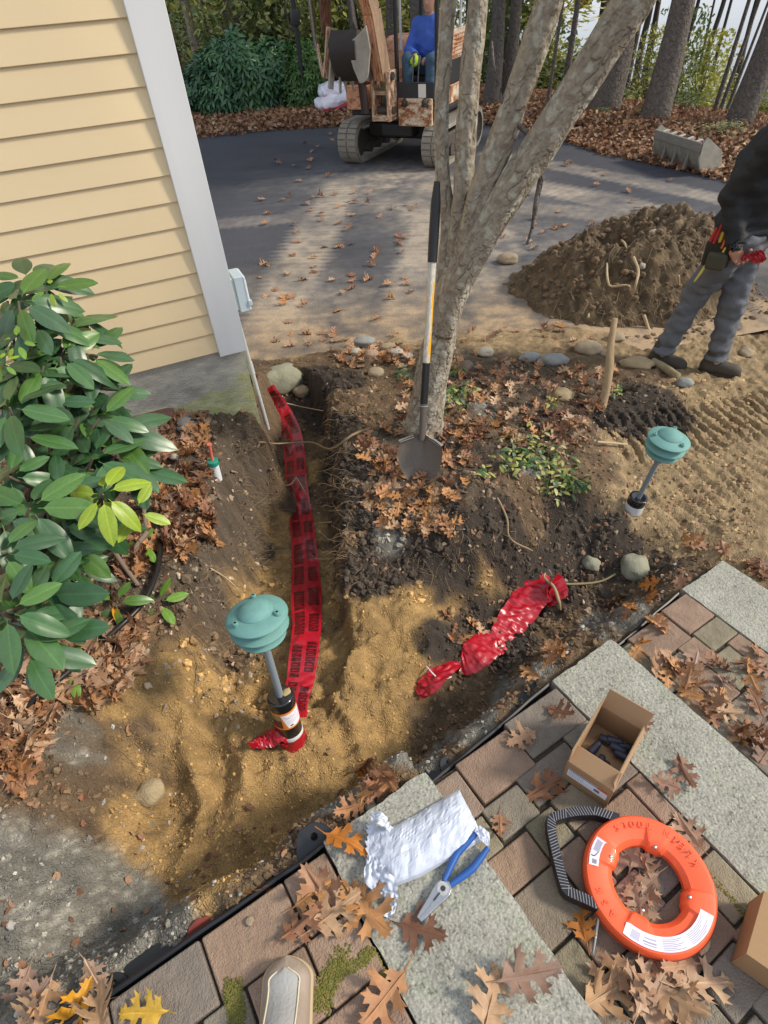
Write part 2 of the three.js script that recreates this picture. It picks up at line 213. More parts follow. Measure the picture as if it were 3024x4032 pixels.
// forest floor: one sheet out to the horizon, falling away towards the lake on the right
const floorH = (x, z) => { const d = Math.hypot(x * .9, z + 6); let h = -0.06 + 0.12 * fbm(x * .3, z * .3, 2, 3) * ss(6, 10, d); const right = ss(2, 14, x + (-z - 9) * .25); h -= right * 4.2 * ss(9, 34, -z + x * .5); h += (1 - right) * 1.0 * ss(15, 45, -z); h += .25 * ss(0, 2, (x - 4.2) * .75 + (-z - 8.5) * .5) * ss(24, 12, -z) * (1 - .5 * right); return h; };
{
  const pos = [], uv = [], idx = [], n = 120, R = 160; const warp = (t) => Math.sign(t) * Math.pow(Math.abs(t), 2.4) * R;
  for (let j = 0; j <= n; j++) for (let i = 0; i <= n; i++) { const x = warp(i / n * 2 - 1), z = -5 + warp(j / n * 2 - 1); pos.push(x, floorH(x, z) - .12 - (Math.hypot(x, z + 3) < 4.5 ? .3 : 0), z); uv.push(x, z); }
  for (let j = 0; j < n; j++) for (let i = 0; i < n; i++) { const a = j * (n + 1) + i, b = a + n + 1; idx.push(a, b, a + 1, a + 1, b, b + 1); }
  const g = new THREE.BufferGeometry(); g.setAttribute('position', new THREE.Float32BufferAttribute(pos, 3)); g.setAttribute('uv', new THREE.Float32BufferAttribute(uv, 2)); g.setIndex(idx); g.computeVertexNormals();
  const t = dataTex(512, (u, v) => { const a = tfbm(u, v, 12, 5, 5), b = vn(u, v, 90, 7), k = .55 + a * .6 + (b - .5) * .5; return [.36 * k, .235 * k, .15 * k]; }, true, .5);
  tag(mesh('forest_floor', g, new THREE.MeshStandardMaterial({ map: t, roughness: 1, bumpMap: SOILBUMP, bumpScale: .03 })), 'woodland floor brown with fallen leaves', 'forest floor', null, 'structure');
}
// driveway: one sheet of old asphalt, its dirt lies where the digger dragged it
const driveNear = (x) => -3.2;
{
  const RX0 = -7, RX1 = 9, RZ0 = -15, RZ1 = -3;
  const line = (pts) => pts.map(([x, y]) => { const p = G(x, y, 0); return [p.x, p.z]; });
  const bands = [[line([[740, 395], [700, 470], [650, 560], [600, 660], [560, 740]]), .30, 1], [line([[935, 400], [925, 470], [905, 560], [880, 660], [870, 740]]), .26, 1], [line([[1060, 330], [1250, 365], [1450, 405], [1640, 445]]), .2, .8], [line([[1080, 385], [1280, 425], [1480, 470], [1640, 500]]), .28, .95], [line([[1060, 440], [1250, 455], [1420, 480]]), .25, .7], [line([[480, 480], [620, 470], [760, 420]]), .22, .5]];
  const blobs = [[830, 390, 1.1, .85], [960, 440, 1.1, .85], [1000, 400, .8, .8], [700, 640, .7, .55], [1060, 520, .9, .75], [1050, 600, .6, .8], [700, 710, .6, .9], [900, 710, .6, 1], [1100, 690, .6, 1], [1000, 720, .5, 1], [600, 740, .4, .9], [560, 620, .5, .45], [1180, 640, .5, .9], [1250, 640, .5, .9], [560, 400, .6, .2], [1500, 520, .9, .6]].map(([x, y, r, s]) => { const p = G(x, y, 0); return [p.x, p.z, r, s]; });
  const dirt = (x, z) => {
    let m = 0; const n = fbm(x * 1.6, z * 1.6, 3, 4), f = fbm(x * 7, z * 7, 6, 3);
    for (const [b, w, s] of bands) { const [d, t] = nearLine(b, x, z); if (d < w * 1.6) { const i = Math.min(b.length - 2, Math.floor(t)), ax = b[i][0], az = b[i][1], dx = b[i + 1][0] - ax, dz = b[i + 1][1] - az, L = Math.hypot(dx, dz), u = ((x - ax) * dx + (z - az) * dz) / L, ph = (u + i * .37) / .11 + .25 * f, tr = Math.abs((ph - Math.floor(ph)) - .5) * 2; const q = ss(w * (1.2 + .5 * tr * .6), w * .6, d + .14 * f + .1 * n); m = Math.max(m, s * q * (.72 + .20 * tr * clamp(.5 + n * 2, 0, 1) + .6 * n + .3 * f)); } }
    for (const [px, pz, r, s] of blobs) { const q = ((x - px) ** 2 + (z - pz) ** 2) / (r * r); if (q < 5) m = Math.max(m, s * Math.exp(-q) * (.85 + 1.3 * n + .8 * f)); }
    m = Math.max(m, ss(.75, .1, -driveEdge(x, z) + n * .8) * (.9 + f * .8));
    const st = fbm(x * 1.2, z * 9, 8, 3), cx = 0; m += .10 * st + .22 * f * m + .05 * f; return clamp(m, 0, 1);
  };
  const N = 2048, t = dataTex(N, (u, v) => {
    const x = lerp(RX0, RX1, u), z = lerp(RZ0, RZ1, v), m = dirt(x, z), g = (hash(Math.floor(u * N), Math.floor(v * N), 3) - .5), n = fbm(x * .8, z * .8, 2, 3);
    const as = .262 + .05 * n + .045 * g, near = ss(1.8, .2, -driveEdge(x, z)), d0 = .645 + .1 * g + .12 * n; const dc = [d0 + .03 * near, d0 * .93 - .02 * near, d0 * .84 - .08 * near];
    return [lerp(as * .97, dc[0], m), lerp(as, dc[1], m), lerp(as * 1.12, dc[2], m)];
  }, true, 1, 1);
  t.wrapS = t.wrapT = THREE.ClampToEdgeWrapping;
  // outline: asphalt ends at the leaf bank behind and under the dug soil in front
  const far = line([[330, 318], [420, 297], [500, 282], [600, 279], [740, 272], [860, 262], [1000, 262], [1120, 275], [1210, 300], [1300, 330], [1400, 350], [1500, 372], [1580, 392], [1659, 410], [1800, 450]]);
  const farZ = (x) => { for (let i = 0; i < far.length - 1; i++) if (x >= far[i][0] && x <= far[i + 1][0]) return lerp(far[i][1], far[i + 1][1], (x - far[i][0]) / (far[i + 1][0] - far[i][0])); return x < far[0][0] ? far[0][1] : far[far.length - 1][1]; };
  const pos = [], uv = [], idx = [], nx = 240, nz = 120;
  for (let j = 0; j <= nz; j++) for (let i = 0; i <= nx; i++) { const x = lerp(-6, 6.6, i / nx), z0 = Math.min(-4.0, farZ(x) + .12 * noise(x * 2, 1)), z = lerp(z0, -3.66 - .16 * Math.max(0, x - .3) - .35 * ss(.0, -.4, x) * ss(-1.6, -1.1, x), j / nz), y = -.012 + .006 * fbm(x, z, 1, 3) - .1 * ss(-4.3, -3.4, z) * ss(1.2, 2.2, x) - .05 * ss(1.0, 3, x) * ss(-6, -4.3, z); pos.push(x, y, z); uv.push((x - RX0) / (RX1 - RX0), (z - RZ0) / (RZ1 - RZ0)); }
  for (let j = 0; j < nz; j++) for (let i = 0; i < nx; i++) { const a = j * (nx + 1) + i, b = a + nx + 1; idx.push(a, b, a + 1, a + 1, b, b + 1); }
  const g = new THREE.BufferGeometry(); g.setAttribute('position', new THREE.Float32BufferAttribute(pos, 3)); g.setAttribute('uv', new THREE.Float32BufferAttribute(uv, 2)); g.setIndex(idx); g.computeVertexNormals();
  const bm = FINEBUMP.clone(); bm.repeat.set(50, 40); bm.needsUpdate = true;
  tag(mesh('driveway', g, new THREE.MeshStandardMaterial({ map: t, roughness: .88, bumpMap: bm, bumpScale: .006 })), 'dark asphalt driveway smeared with dry dirt and track marks', 'driveway', null, 'structure');
}
// ---------------------------------------------------------------- brick and granite steps
const PAVBUMP = dataTex(256, (u, v) => tfbm(u, v, 10, 12, 5) * .7 + .3 * vn(u, v, 110, 4), false, 4);
const PAVMAP = dataTex(512, (u, v) => { const a = tfbm(u, v, 6, 23, 5), b = vn(u, v, 240, 2), s = vn(u, v, 90, 6) > .93 ? .12 : 0; const k = .74 + (a - .45) * .62 + (b - .5) * .14 + s; return [k, k * .985, k * .95]; }, false, 2.2);
const GRANMAP = dataTex(512, (u, v) => { const a = vn(u, v, 170, 1), b = vn(u, v, 90, 2), c = vn(u, v, 250, 3), l = tfbm(u, v, 5, 31, 4), w = tfbm(u, v, 9, 61, 4); let k = .63 + (a - .5) * .34 + (b - .5) * .3 + (c - .5) * .22 + (l - .45) * .45; if (a > .82) k += .16; if (b < .14) k -= .2; k = lerp(.68, k, .8); const lich = ss(.52, .66, w) * .5; return [k * (1 - lich * .06), k * (1 + lich * .01), k * (.96 - lich * .12)]; }, false, 2.1);
const GRANBUMP = dataTex(512, (u, v) => .5 * vn(u, v, 140, 1) + .3 * vn(u, v, 60, 8) + .4 * tfbm(u, v, 8, 31, 3), false, 1.35);
const pavMats = [[.255, .175, .13], [.22, .18, .14], [.205, .18, .145], [.275, .19, .138], [.26, .21, .155], [.195, .165, .14], [.27, .20, .16], [.235, .205, .145]].map(([r, g, b]) => std(C(r * 1.32, g * 1.32, b * 1.32), .86, { map: PAVMAP, bumpMap: PAVBUMP, bumpScale: .006 }));
const graniteMat = std(C(.47, .46, .41), .86, { map: GRANMAP, bumpMap: GRANBUMP, bumpScale: .004 });
function slabGeo(a0, a1, b0, b1, top, thick, r, amp) {           // a block with worn edges in step coordinates
  const w = a1 - a0, d = b1 - b0, g = new RoundedBoxGeometry(w, thick, d, 3, r); const p = g.attributes.position, uv = g.attributes.uv, nn = g.attributes.normal, ou = rr(0, 3), ov = rr(0, 3);
  for (let i = 0; i < p.count; i++) { const a = p.getX(i), y = p.getY(i), b = p.getZ(i), n = nn; if (Math.abs(n.getY(i)) > .5) uv.setXY(i, a + ou, b + ov); else uv.setXY(i, a + b + ou, y + ov); const k = amp * noise((a + a0) * 14, (b + b0) * 14, top * 9); const q = fromAB(a + a0 + w / 2 + k, b + b0 + d / 2 + k, top - thick / 2 + y + k * .4); p.setXYZ(i, q.x, q.y, q.z); const m = V(n.getX(i) * CA + n.getZ(i) * SA, n.getY(i), -n.getX(i) * SA + n.getZ(i) * CA); n.setXYZ(i, m.x, m.y, m.z); }
  return g;
}
const steps = thing('garden_steps', 'brick and granite garden steps descending beside the open trench', 'steps', null);
steps.userData.kind = 'structure'; delete steps.userData.category;
reseed(11);
for (const [a0, a1, top] of [[.065, .393, L1], [.978, 1.276, L2], [1.842, 2.128, L3]]) { const b0 = edgeB((a0 + a1) / 2) + .004, g = (() => { const w = a1 - a0, d = 1.5, geo = new THREE.BoxGeometry(w, .17, d, 16, 6, 70); const p = geo.attributes.position, uv = geo.attributes.uv, nn = geo.attributes.normal.clone(); for (let i = 0; i < p.count; i++) { let a = p.getX(i), y = p.getY(i), b = p.getZ(i); if (Math.abs(nn.getY(i)) > .5) uv.setXY(i, a + a0, b); else uv.setXY(i, a + b, y + a0); const ea = Math.max(0, Math.abs(a) - w / 2 + .012) / .012, eb = Math.max(0, Math.abs(b) - d / 2 + .012) / .012, ey = Math.max(0, y - .085 + .012) / .012; const l = Math.max(1, Math.hypot(ea, eb, ey)); if (ey > 0 || ea > 0 || eb > 0) { const k = .004 * Math.max(0, Math.hypot(ea, eb, ey) - 1); a -= Math.sign(a) * k * ea; b -= Math.sign(b) * k * eb; y -= k * ey; } const n = .004 * fbm((a + a0) * 22, b * 22, y * 22, 3) * 2; const q = fromAB(a + a0 + w / 2 + n, b + b0 + d / 2 + n - (Math.abs(b + d / 2) < .02 ? 0.006 * noise(a * 30, 3) : 0), top - .085 + y + n * .3); p.setXYZ(i, q.x, q.y, q.z); } geo.computeVertexNormals(); return geo; })(); mesh('granite_tread', g, graniteMat, steps); }
const joint = [];
function pave(a0, a1, b0, b1, top, bf) {
  let b = b0, row = 0;
  while (b < b1) {
    const wid = row === 0 ? .145 : pick([.105, .145, .145]); let a = a0 + (row === 0 ? 0 : 0);
    let cut = row === 0 ? rr(.12, .2) : rr(.06, .2);
    while (a < a1 - .01) {
      let len = cut || (row === 0 ? pick([.215, .2]) : pick([.105, .145, .145, .215])); cut = 0; if (a + len > a1 - .05) len = a1 - a;
      const am = a + len / 2, off = bf(am) - bf((a0 + a1) / 2);
      const g = slabGeo(a + .0025, a + len - .0025, b + off + .0025, b + wid + off - .0025, top + rr(-.003, .002), .06, .006, .0022);
      mesh('paver', g, pick(pavMats), steps); a += len;
    }
    b += wid; row++;
  }
  const c = [fromAB(a0, b0 + .01, top - .014), fromAB(a1, b0 + .01, top - .014), fromAB(a1, b1, top - .014), fromAB(a0, b1, top - .014)];
  const g = new THREE.BufferGeometry(); g.setAttribute('position', new THREE.Float32BufferAttribute([c[0], c[3], c[1], c[1], c[3], c[2]].flatMap((q) => [q.x, q.y, q.z]), 3)); g.setAttribute('uv', new THREE.Float32BufferAttribute([0, 0, 0, 1, 1, 0, 1, 0, 0, 1, 1, 1], 2)); g.computeVertexNormals(); joint.push(g);
}
pave(-.85, .062, edgeB(-.3) + .006, .55, L1, edgeB);
pave(.397, .975, edgeB(.68) + .006, .75, L2, edgeB);
pave(1.279, 1.839, edgeB(1.56) + .006, .75, L3, edgeB);
mesh('joint_sand', merge(joint), std(C(.07, .055, .04), 1, { bumpMap: SOILBUMP, bumpScale: .01 }), steps);
{ // the soil core below the treads
  const g = [[-.86, .064, L1], [.064, .976, L2], [.976, 1.84, L3]].map(([a0, a1, t]) => { const w = a1 - a0, q = new THREE.BoxGeometry(w, .6, 1.2); q.translate(a0 + w / 2, t - .3 - .065, -.6 + .67); const p = q.attributes.position; for (let i = 0; i < p.count; i++) { const v = fromAB(p.getX(i), p.getZ(i), p.getY(i)); p.setXYZ(i, v.x, v.y, v.z); } q.computeVertexNormals(); return q; });
  mesh('soil_core', merge(g), std(C(.1, .08, .055), 1), steps);
}
const topAt = (x, z) => { const [a, b] = toAB(x, z); return b - edgeB(a) > 0 && a < 2.13 ? stepTop(a) : hgt(x, z); };
{ // black plastic edging with spiked tabs along the pavers
  const t = thing('paver_edging', 'black plastic paver edging with open tabs along the trench side of the bricks', 'edging', null);
  const m = phys(C(.012, .014, .018), .38);
  const strip = (a0, a1, top) => { const pos = [], idx = [], prof = [[0, -.05], [0, -.004], [-.006, .0], [-.012, -.004], [-.012, -.04], [-.055, -.046], [-.055, -.05]]; const n = 40; for (let i = 0; i <= n; i++) { const a = lerp(a0, a1, i / n); prof.forEach(([b, y]) => { const q = fromAB(a, edgeB(a) - .004 + b + .003 * noise(a * 9, 2), top - .012 + y + .003 * noise(a * 7, 7)); pos.push(q.x, q.y, q.z); }); } const k = prof.length; for (let i = 0; i < n; i++) for (let j = 0; j < k - 1; j++) { const p = i * k + j; idx.push(p, p + 1, p + k, p + 1, p + k + 1, p + k); } const g = new THREE.BufferGeometry(); g.setAttribute('position', new THREE.Float32BufferAttribute(pos, 3)); g.setIndex(idx); const c = toCreasedNormals(g, .6); return c; };
  mesh('edging_strip', strip(-.82, .1, L1), m, t); mesh('edging_strip', strip(.4, .97, L2), m, t); mesh('edging_strip', strip(1.29, 1.83, L3), m, t);
  for (const [a, top, s] of [[-.48, L1, .6], [-.17, L1, .75], [.05, L1, 1.05], [.52, L2, .6], [.8, L2, .6]]) { const sh = new THREE.Shape(); sh.moveTo(-.055, 0); sh.lineTo(.055, 0); sh.quadraticCurveTo(.045, .05, .01, .062); sh.lineTo(-.02, .06); sh.quadraticCurveTo(-.04, .05, -.055, 0); const h = new THREE.Path(); h.absarc(.005, .03, .01, 0, 7, true); sh.holes.push(h); const g = new THREE.ExtrudeGeometry(sh, { depth: .006, bevelEnabled: true, bevelSize: .0015, bevelThickness: .0015, bevelSegments: 1, curveSegments: 8 }); g.scale(s, s, 1); g.rotateX(-Math.PI / 2); g.rotateX(.3); g.rotateY(29.5 * Math.PI / 180); const q = fromAB(a, edgeB(a) - .018, top - .052); g.translate(q.x, q.y, q.z); mesh('spike_tab', g, m, t); }
}
// ---------------------------------------------------------------- the house corner
const woodBump = dataTex(256, (u, v) => tfbm(u * .2, v, 40, 5, 4) * .7 + .3 * vn(u, v, 120, 2), false, .4, 3);
{
  const house = thing('house', 'yellow clapboard house corner with white corner board and mossy concrete foundation', 'house', null);
  const PAVMAP2 = dataTex(128, (u, v) => .93 + .1 * (tfbm(u, v, 3, 2, 4) - .45), false, 1); const yellow = std(C(.88, .70, .43), .6, { map: PAVMAP2, bumpMap: FINEBUMP, bumpScale: .0002 }), white = std(C(.80, .815, .82), .5, { map: PAVMAP2 });
  const R = new THREE.Matrix4().makeBasis(WALLD.clone().negate(), V(0, 1, 0), WALLN).setPosition(WALLC.x, 0, WALLC.z); // local x to the right along the wall, z outwards
  const put = (g) => g.applyMatrix4(R);
  const E0 = .102, y0 = WALLC.y, Lw = 4.2;
  const prof = new THREE.Shape(); prof.moveTo(0, 0); prof.lineTo(.014, 0); prof.quadraticCurveTo(.0155, .001, .0155, .003); prof.lineTo(.0035, E0 + .022); prof.lineTo(0, E0 + .022); prof.closePath();
  for (let k = 0; k < 29; k++) { const g = new THREE.ExtrudeGeometry(prof, { depth: Lw, bevelEnabled: false, steps: 1 }); g.rotateY(-Math.PI / 2); g.rotateY(Math.PI); g.applyMatrix4(new THREE.Matrix4().makeRotationY(0)); // now extruded along local x, profile depth needs turning outward
    const p = g.attributes.position; for (let i = 0; i < p.count; i++) { const x = p.getX(i), y = p.getY(i), z = p.getZ(i); p.setXYZ(i, 0, y, 0); const along = x, out = z; p.setXYZ(i, -Math.abs(along), y, Math.abs(out)); }
    g.computeVertexNormals(); const uv = g.attributes.uv; for (let i = 0; i < p.count; i++) uv.setXY(i, p.getX(i) * .5 + k * .37, p.getY(i) + k * .2); g.translate(0, y0 + k * E0, .012); mesh('clapboard', put(g), yellow, house); }
  mesh('corner_board', put(box(.144, 3.02, .03, .072, y0 + 1.5 - .012, .028, .003)), white, house);
  mesh('corner_board', put(box(.03, 3.02, .12, .1285, y0 + 1.5 - .012, -.048, .003)), white, house);
  const conc = new THREE.BoxGeometry(Lw + .13, 1.3, .3, 120, 40, 2); conc.translate(-Lw / 2 + .065, y0 - .65, -.15); { const p = conc.attributes.position; for (let i = 0; i < p.count; i++) if (p.getZ(i) > -.01) { p.setZ(i, .004 * fbm(p.getX(i) * 6, p.getY(i) * 6, 0, 4) - (Math.hypot((p.getX(i) + .38) , p.getY(i) - y0 + .18) < .012 ? .01 : 0)); } conc.computeVertexNormals(); }
  const cu = conc.attributes.uv, cp = conc.attributes.position; for (let i = 0; i < cp.count; i++) cu.setXY(i, (cp.getX(i) + 1.2) / 1.6, (cp.getY(i) - y0 + .8) / .8);
  const ct = dataTex(512, (u, v) => { const n = tfbm(u, v, 8, 3, 6), n2 = tfbm(u, v, 30, 9, 4), m = ss(.40, .62, n * .9 + (.80 - v) * 1.5 - .25 * ss(.5, .35, u) ) * .85; const k = .68 + (n - .45) * .3 + (n2 - .45) * .22; const m2 = m * clamp(.3 + 1.6 * (tfbm(u, v, 14, 71, 4) - .25), 0, 1); return [lerp(k, .56 + n2 * .2, m2), lerp(k * .985, .58 + n2 * .2, m2), lerp(k * .93, .36 + n2 * .12, m2)]; }, true, 1);
  mesh('foundation', put(conc), std(0xffffff, .95, { map: ct, bumpMap: SOILBUMP, bumpScale: .006 }), house);
  mesh('side_wall', put(box(.02, 3, 4, .128, y0 + 1.5, -2.12, .0)), yellow, house);
  mesh('back_wall', put(box(Lw, 3, .02, -Lw / 2, y0 + 1.5, -.01, 0)), yellow, house);
  mesh('roof', put(box(Lw + .5, .12, 4.6, -Lw / 2 + .15, y0 + 3.06, -2.1, .01)), std(C(.06, .06, .065), .9), house);
  // conduit and the weather box on the side wall
  const ct0 = GD(516, 700, 1).sub(EYE), grey = std(C(.50, .52, .54), .45);
  const sideP = (out, y, back) => V(.1435 + out, y, -back).applyMatrix4(R);
  const t = thing('outlet_box', 'pale grey weatherproof outlet box with clear lid on the side of the house corner', 'outlet box', null);
  const bm = phys(C(.44, .54, .62), .35), by = .93, bk = .22;
  const putB = (g) => put(g.translate(.1435, 0, 0));
  mesh('back_box', putB(box(.05, .17, .12, .025, by, -bk, .012)), bm, t);
  const lid = [box(.05, .016, .135, .07, by + .085, -bk, .004), box(.05, .016, .135, .07, by - .085, -bk, .004), box(.05, .17, .014, .07, by, -bk + .06, .004), box(.05, .17, .014, .07, by, -bk - .06, .004)]; mesh('lid_frame', putB(merge(lid)), bm, t);
  mesh('lid_cover', putB(merge([box(.012, .18, .14, .098, by, -bk, .005), box(.008, .13, .02, .105, by, -bk + .04, .003), box(.008, .13, .02, .105, by, -bk - .04, .003)])), phys(C(.62, .70, .76), .2), t);
  mesh('latch', putB(box(.02, .03, .02, .104, by - .05, -bk + .066, .004)), bm, t);
  const cb = G(577, 918, hgt(-.73, -3.2) + .0), cp0 = sideP(.02, by - .1, .2);
  const c = thing('conduit', 'grey plastic conduit running down beside the foundation into the trench', 'conduit', null);
  mesh('pipe', tube([cp0.clone().add(V(0, .03, 0)), cp0.clone().add(V(.005, -.1, .0)), cp0.clone().lerp(cb, .45).add(V(.0, 0, .0)), cb.clone().add(V(0, -.03, 0))], [.0135], 14, 16), grey, c);
  mesh('coupling', tube([cp0.clone().lerp(cb, .40), cp0.clone().lerp(cb, .50)], [.017], 14, 2), grey, c);
}
// ---------------------------------------------------------------- path lights
const WEAR = dataTex(256, (u, v) => { const n = tfbm(u, v, 5, 3, 5), s = vn(u, v, 90, 4); return .86 + (n - .45) * .35 - (s > .93 ? .25 : 0); }, false, 2), teal = std(C(.16, .355, .325), .68, { map: WEAR, bumpMap: FINEBUMP, bumpScale: .0006 }), poleGrey = std(C(.20, .235, .26), .5), blackGloss = phys(C(.012, .012, .014), .18, { clearcoat: .6 });
const lathe = (pts, seg = 40) => new THREE.LatheGeometry(pts.map(([r, y]) => new THREE.Vector2(r, y)), seg);
const redFilm = (o = {}) => phys(C(.40, .004, .016), .34, { clearcoat: .35, clearcoatRoughness: .3, side: THREE.DoubleSide, ...o });
function lampHead(t, s) {
  const cap = mesh('cap', lathe([[0, .040], [.02, .0385], [.038, .031], [.051, .019], [.056, .0145], [.058, .010], [.056, .008], [.03, .012]]).scale(s, s, s), teal, t);
  mesh('upper_tier', lathe([[.02, .012], [.055, .012], [.085, 0], [.097, -.007], [.099, -.011], [.096, -.0125], [.06, .0], [.02, .004]]).scale(s, s, s), teal, t);
  mesh('middle_tier', lathe([[.02, -.02], [.06, -.022], [.085, -.045], [.093, -.0515], [.094, -.0555], [.09, -.056], [.05, -.044], [.02, -.04]]).scale(s, s, s), teal, t);
  mesh('lower_tier', lathe([[.02, -.068], [.045, -.07], [.072, -.086], [.078, -.092], [.0775, -.0955], [.055, -.092], [.022, -.1], [.016, -.125]]).scale(s, s, s), teal, t);
  mesh('core', lathe([[.03, .012], [.03, -.09]]).scale(s, s, s), std(C(.55, .55, .5), .4), t);
  for (const q of [.6, 2.7, 4.8]) { const g = lathe([[.004, .013], [.008, .013], [.0095, .011], [.0095, .002], [.009, -.002]], 14); g.translate(.074, .004, 0); g.rotateY(q + .3); g.scale(s, s, s); mesh('screw_boss', g, teal, t); const g2 = lathe([[0, .009], [.0045, .009], [.0045, .006]], 10); g2.translate(.074, .004, 0); g2.rotateY(q + .3); g2.scale(s, s, s); mesh('screw', g2, std(C(.3, .3, .3), .3, { metalness: 1 }), t); }
  return cap;
}
function alignTo(o, base, dir) { o.position.copy(base); o.quaternion.setFromUnitVectors(V(0, 1, 0), dir.clone().normalize()); }
const lightLabel = (() => { const c = document.createElement('canvas'); c.width = 512; c.height = 256; const x = c.getContext('2d'); x.fillStyle = '#e98a3c'; x.fillRect(0, 0, 512, 256); x.fillStyle = '#8d8a58'; x.fillRect(0, 36, 250, 80); x.fillStyle = '#56252a'; x.fillRect(0, 110, 250, 120); x.strokeStyle = '#b98a86'; x.lineWidth = 5; x.beginPath(); x.moveTo(120, 110); x.lineTo(170, 230); x.stroke(); x.fillStyle = '#f0eef6'; x.beginPath(); x.moveTo(250, 30); x.lineTo(512, 30); x.lineTo(512, 236); x.lineTo(300, 236); x.closePath(); x.fill(); x.fillStyle = '#6b6480'; for (let i = 0; i < 9; i++) x.fillRect(280 + i * 18, 62 + (i % 3) * 7, 11, 8); for (let i = 0; i < 8; i++) x.fillRect(290 + i * 16, 92, 10, 7); x.fillStyle = '#b9b4cc'; for (let j = 0; j < 5; j++) x.fillRect(300, 120 + j * 13, 150, 4); x.fillStyle = '#3a3550'; x.fillRect(320, 200, 30, 20); const t = new THREE.CanvasTexture(c); t.colorSpace = THREE.SRGBColorSpace; return t; })();
const lamp1Base = G(633, 1598, .075), lamp1Head = G(553, 1325, .70);
{
  const t = thing('path_light', 'large green tiered path light standing in the sandy trench with red tape at its foot', 'path light', null, 0, 'green path lights'); const dir = lamp1Head.clone().sub(lamp1Base), H = dir.length(); alignTo(t, lamp1Base, dir); t.rotateY(.9);
  const ct = .25; // height of the canister
  const head = new THREE.Group(); 
  mesh('pole', bar(V(0, ct - .02, 0), V(0, H - .04, 0), .0125, .0125, 18), poleGrey, t);
  const can = mesh('canister', lathe([[0, ct], [.040, ct], [.046, ct - .003], [.048, ct - .009], [.048, ct - .04], [.0455, ct - .043], [.0455, -.05]]), blackGloss, t);
  const lg = new THREE.CylinderGeometry(.0462, .0462, .085, 30, 1, true, 0, Math.PI * 1.35); lg.translate(0, ct - .045 - .0435, 0); lg.rotateY(-3.1); mesh('label', lg, phys(0xffffff, .3, { map: lightLabel, side: THREE.DoubleSide }), t);
  mesh('white_tape', lathe([[.0463, .067], [.0475, .066], [.0475, .049], [.0463, .048]]), std(C(.75, .76, .78), .4), t);
  { const g = new THREE.CylinderGeometry(.049, .053, .07, 40, 8, true); g.translate(0, .017, 0); const p = g.attributes.position; for (let i = 0; i < p.count; i++) { const a = Math.atan2(p.getZ(i), p.getX(i)), k = 1 + .05 * noise(a * 3, p.getY(i) * 40) + .03 * noise(a * 9, p.getY(i) * 90); p.setX(i, p.getX(i) * k); p.setZ(i, p.getZ(i) * k); } g.computeVertexNormals(); mesh('tape_wrap', g, redFilm(), t); }
  { const s = rough(new THREE.IcosahedronGeometry(.018, 2), .006, 60, 2); s.scale(1, .35, .8); s.translate(.022, ct + .003, .012); mesh('sand_crumb', s, std(C(.42, .30, .15), 1), t); }
  const n0 = t.children.length; lampHead(t, 1); for (const c of t.children.slice(n0)) c.position.y = H;
}
{
  const b = G(1362, 1108, -.04), h = G(1447, 945, .46); const t = thing('path_light', 'smaller looking green tiered path light in the churned dirt beyond the trench', 'path light', null, 0, 'green path lights'); const dir = h.clone().sub(b), H = dir.length(); alignTo(t, b, dir); t.rotateY(2.1);
  const ct = .12; mesh('pole', bar(V(0, ct - .03, 0), V(0, H - .04, 0), .0125, .0125, 18), poleGrey, t);
  mesh('canister', lathe([[0, ct - .006], [.03, ct - .004], [.044, ct], [.047, ct - .006], [.047, ct - .035], [.0455, ct - .04], [.0455, -.06]]), blackGloss, t);
  mesh('white_tape', lathe([[.0462, .074], [.0476, .072], [.0482, .028], [.0462, .02]]), std(C(.62, .63, .68), .4), t);
  const n0 = t.children.length; lampHead(t, 1); for (const c of t.children.slice(n0)) c.position.y = H;
}
delete scene.children.find((o) => o.name === 'path_light').userData.group; delete scene.children.find((o) => o.name === 'path_light_001').userData.group;

// ---------------------------------------------------------------- red warning tape
const tapeTex = (() => { const c = document.createElement('canvas'); c.width = 256; c.height = 1024; const x = c.getContext('2d'); x.fillStyle = '#ffffff'; x.fillRect(0, 0, 256, 1024); x.fillStyle = '#2c1c22'; reseed(5); for (const [x0, w] of [[22, 88], [146, 88]]) { let y = x0 === 22 ? 20 : 90; while (y < 1000) { for (let k = 0; k < 7; k++) { const h = rr(38, 62); if (y + h > 1010) break; x.fillRect(x0, y, w, h); x.fillStyle = '#ffffff'; if (rnd() < .7) x.fillRect(x0 + w * .22, y + h * .38, w * .5, h * .16); if (rnd() < .5) x.fillRect(x0 + w * .55, y + h * .7, w * .45, h * .14); x.fillStyle = '#2c1c22'; y += h + 7; } y += 150; } } const t = new THREE.CanvasTexture(c); t.wrapS = t.wrapT = THREE.RepeatWrapping; return t; })();
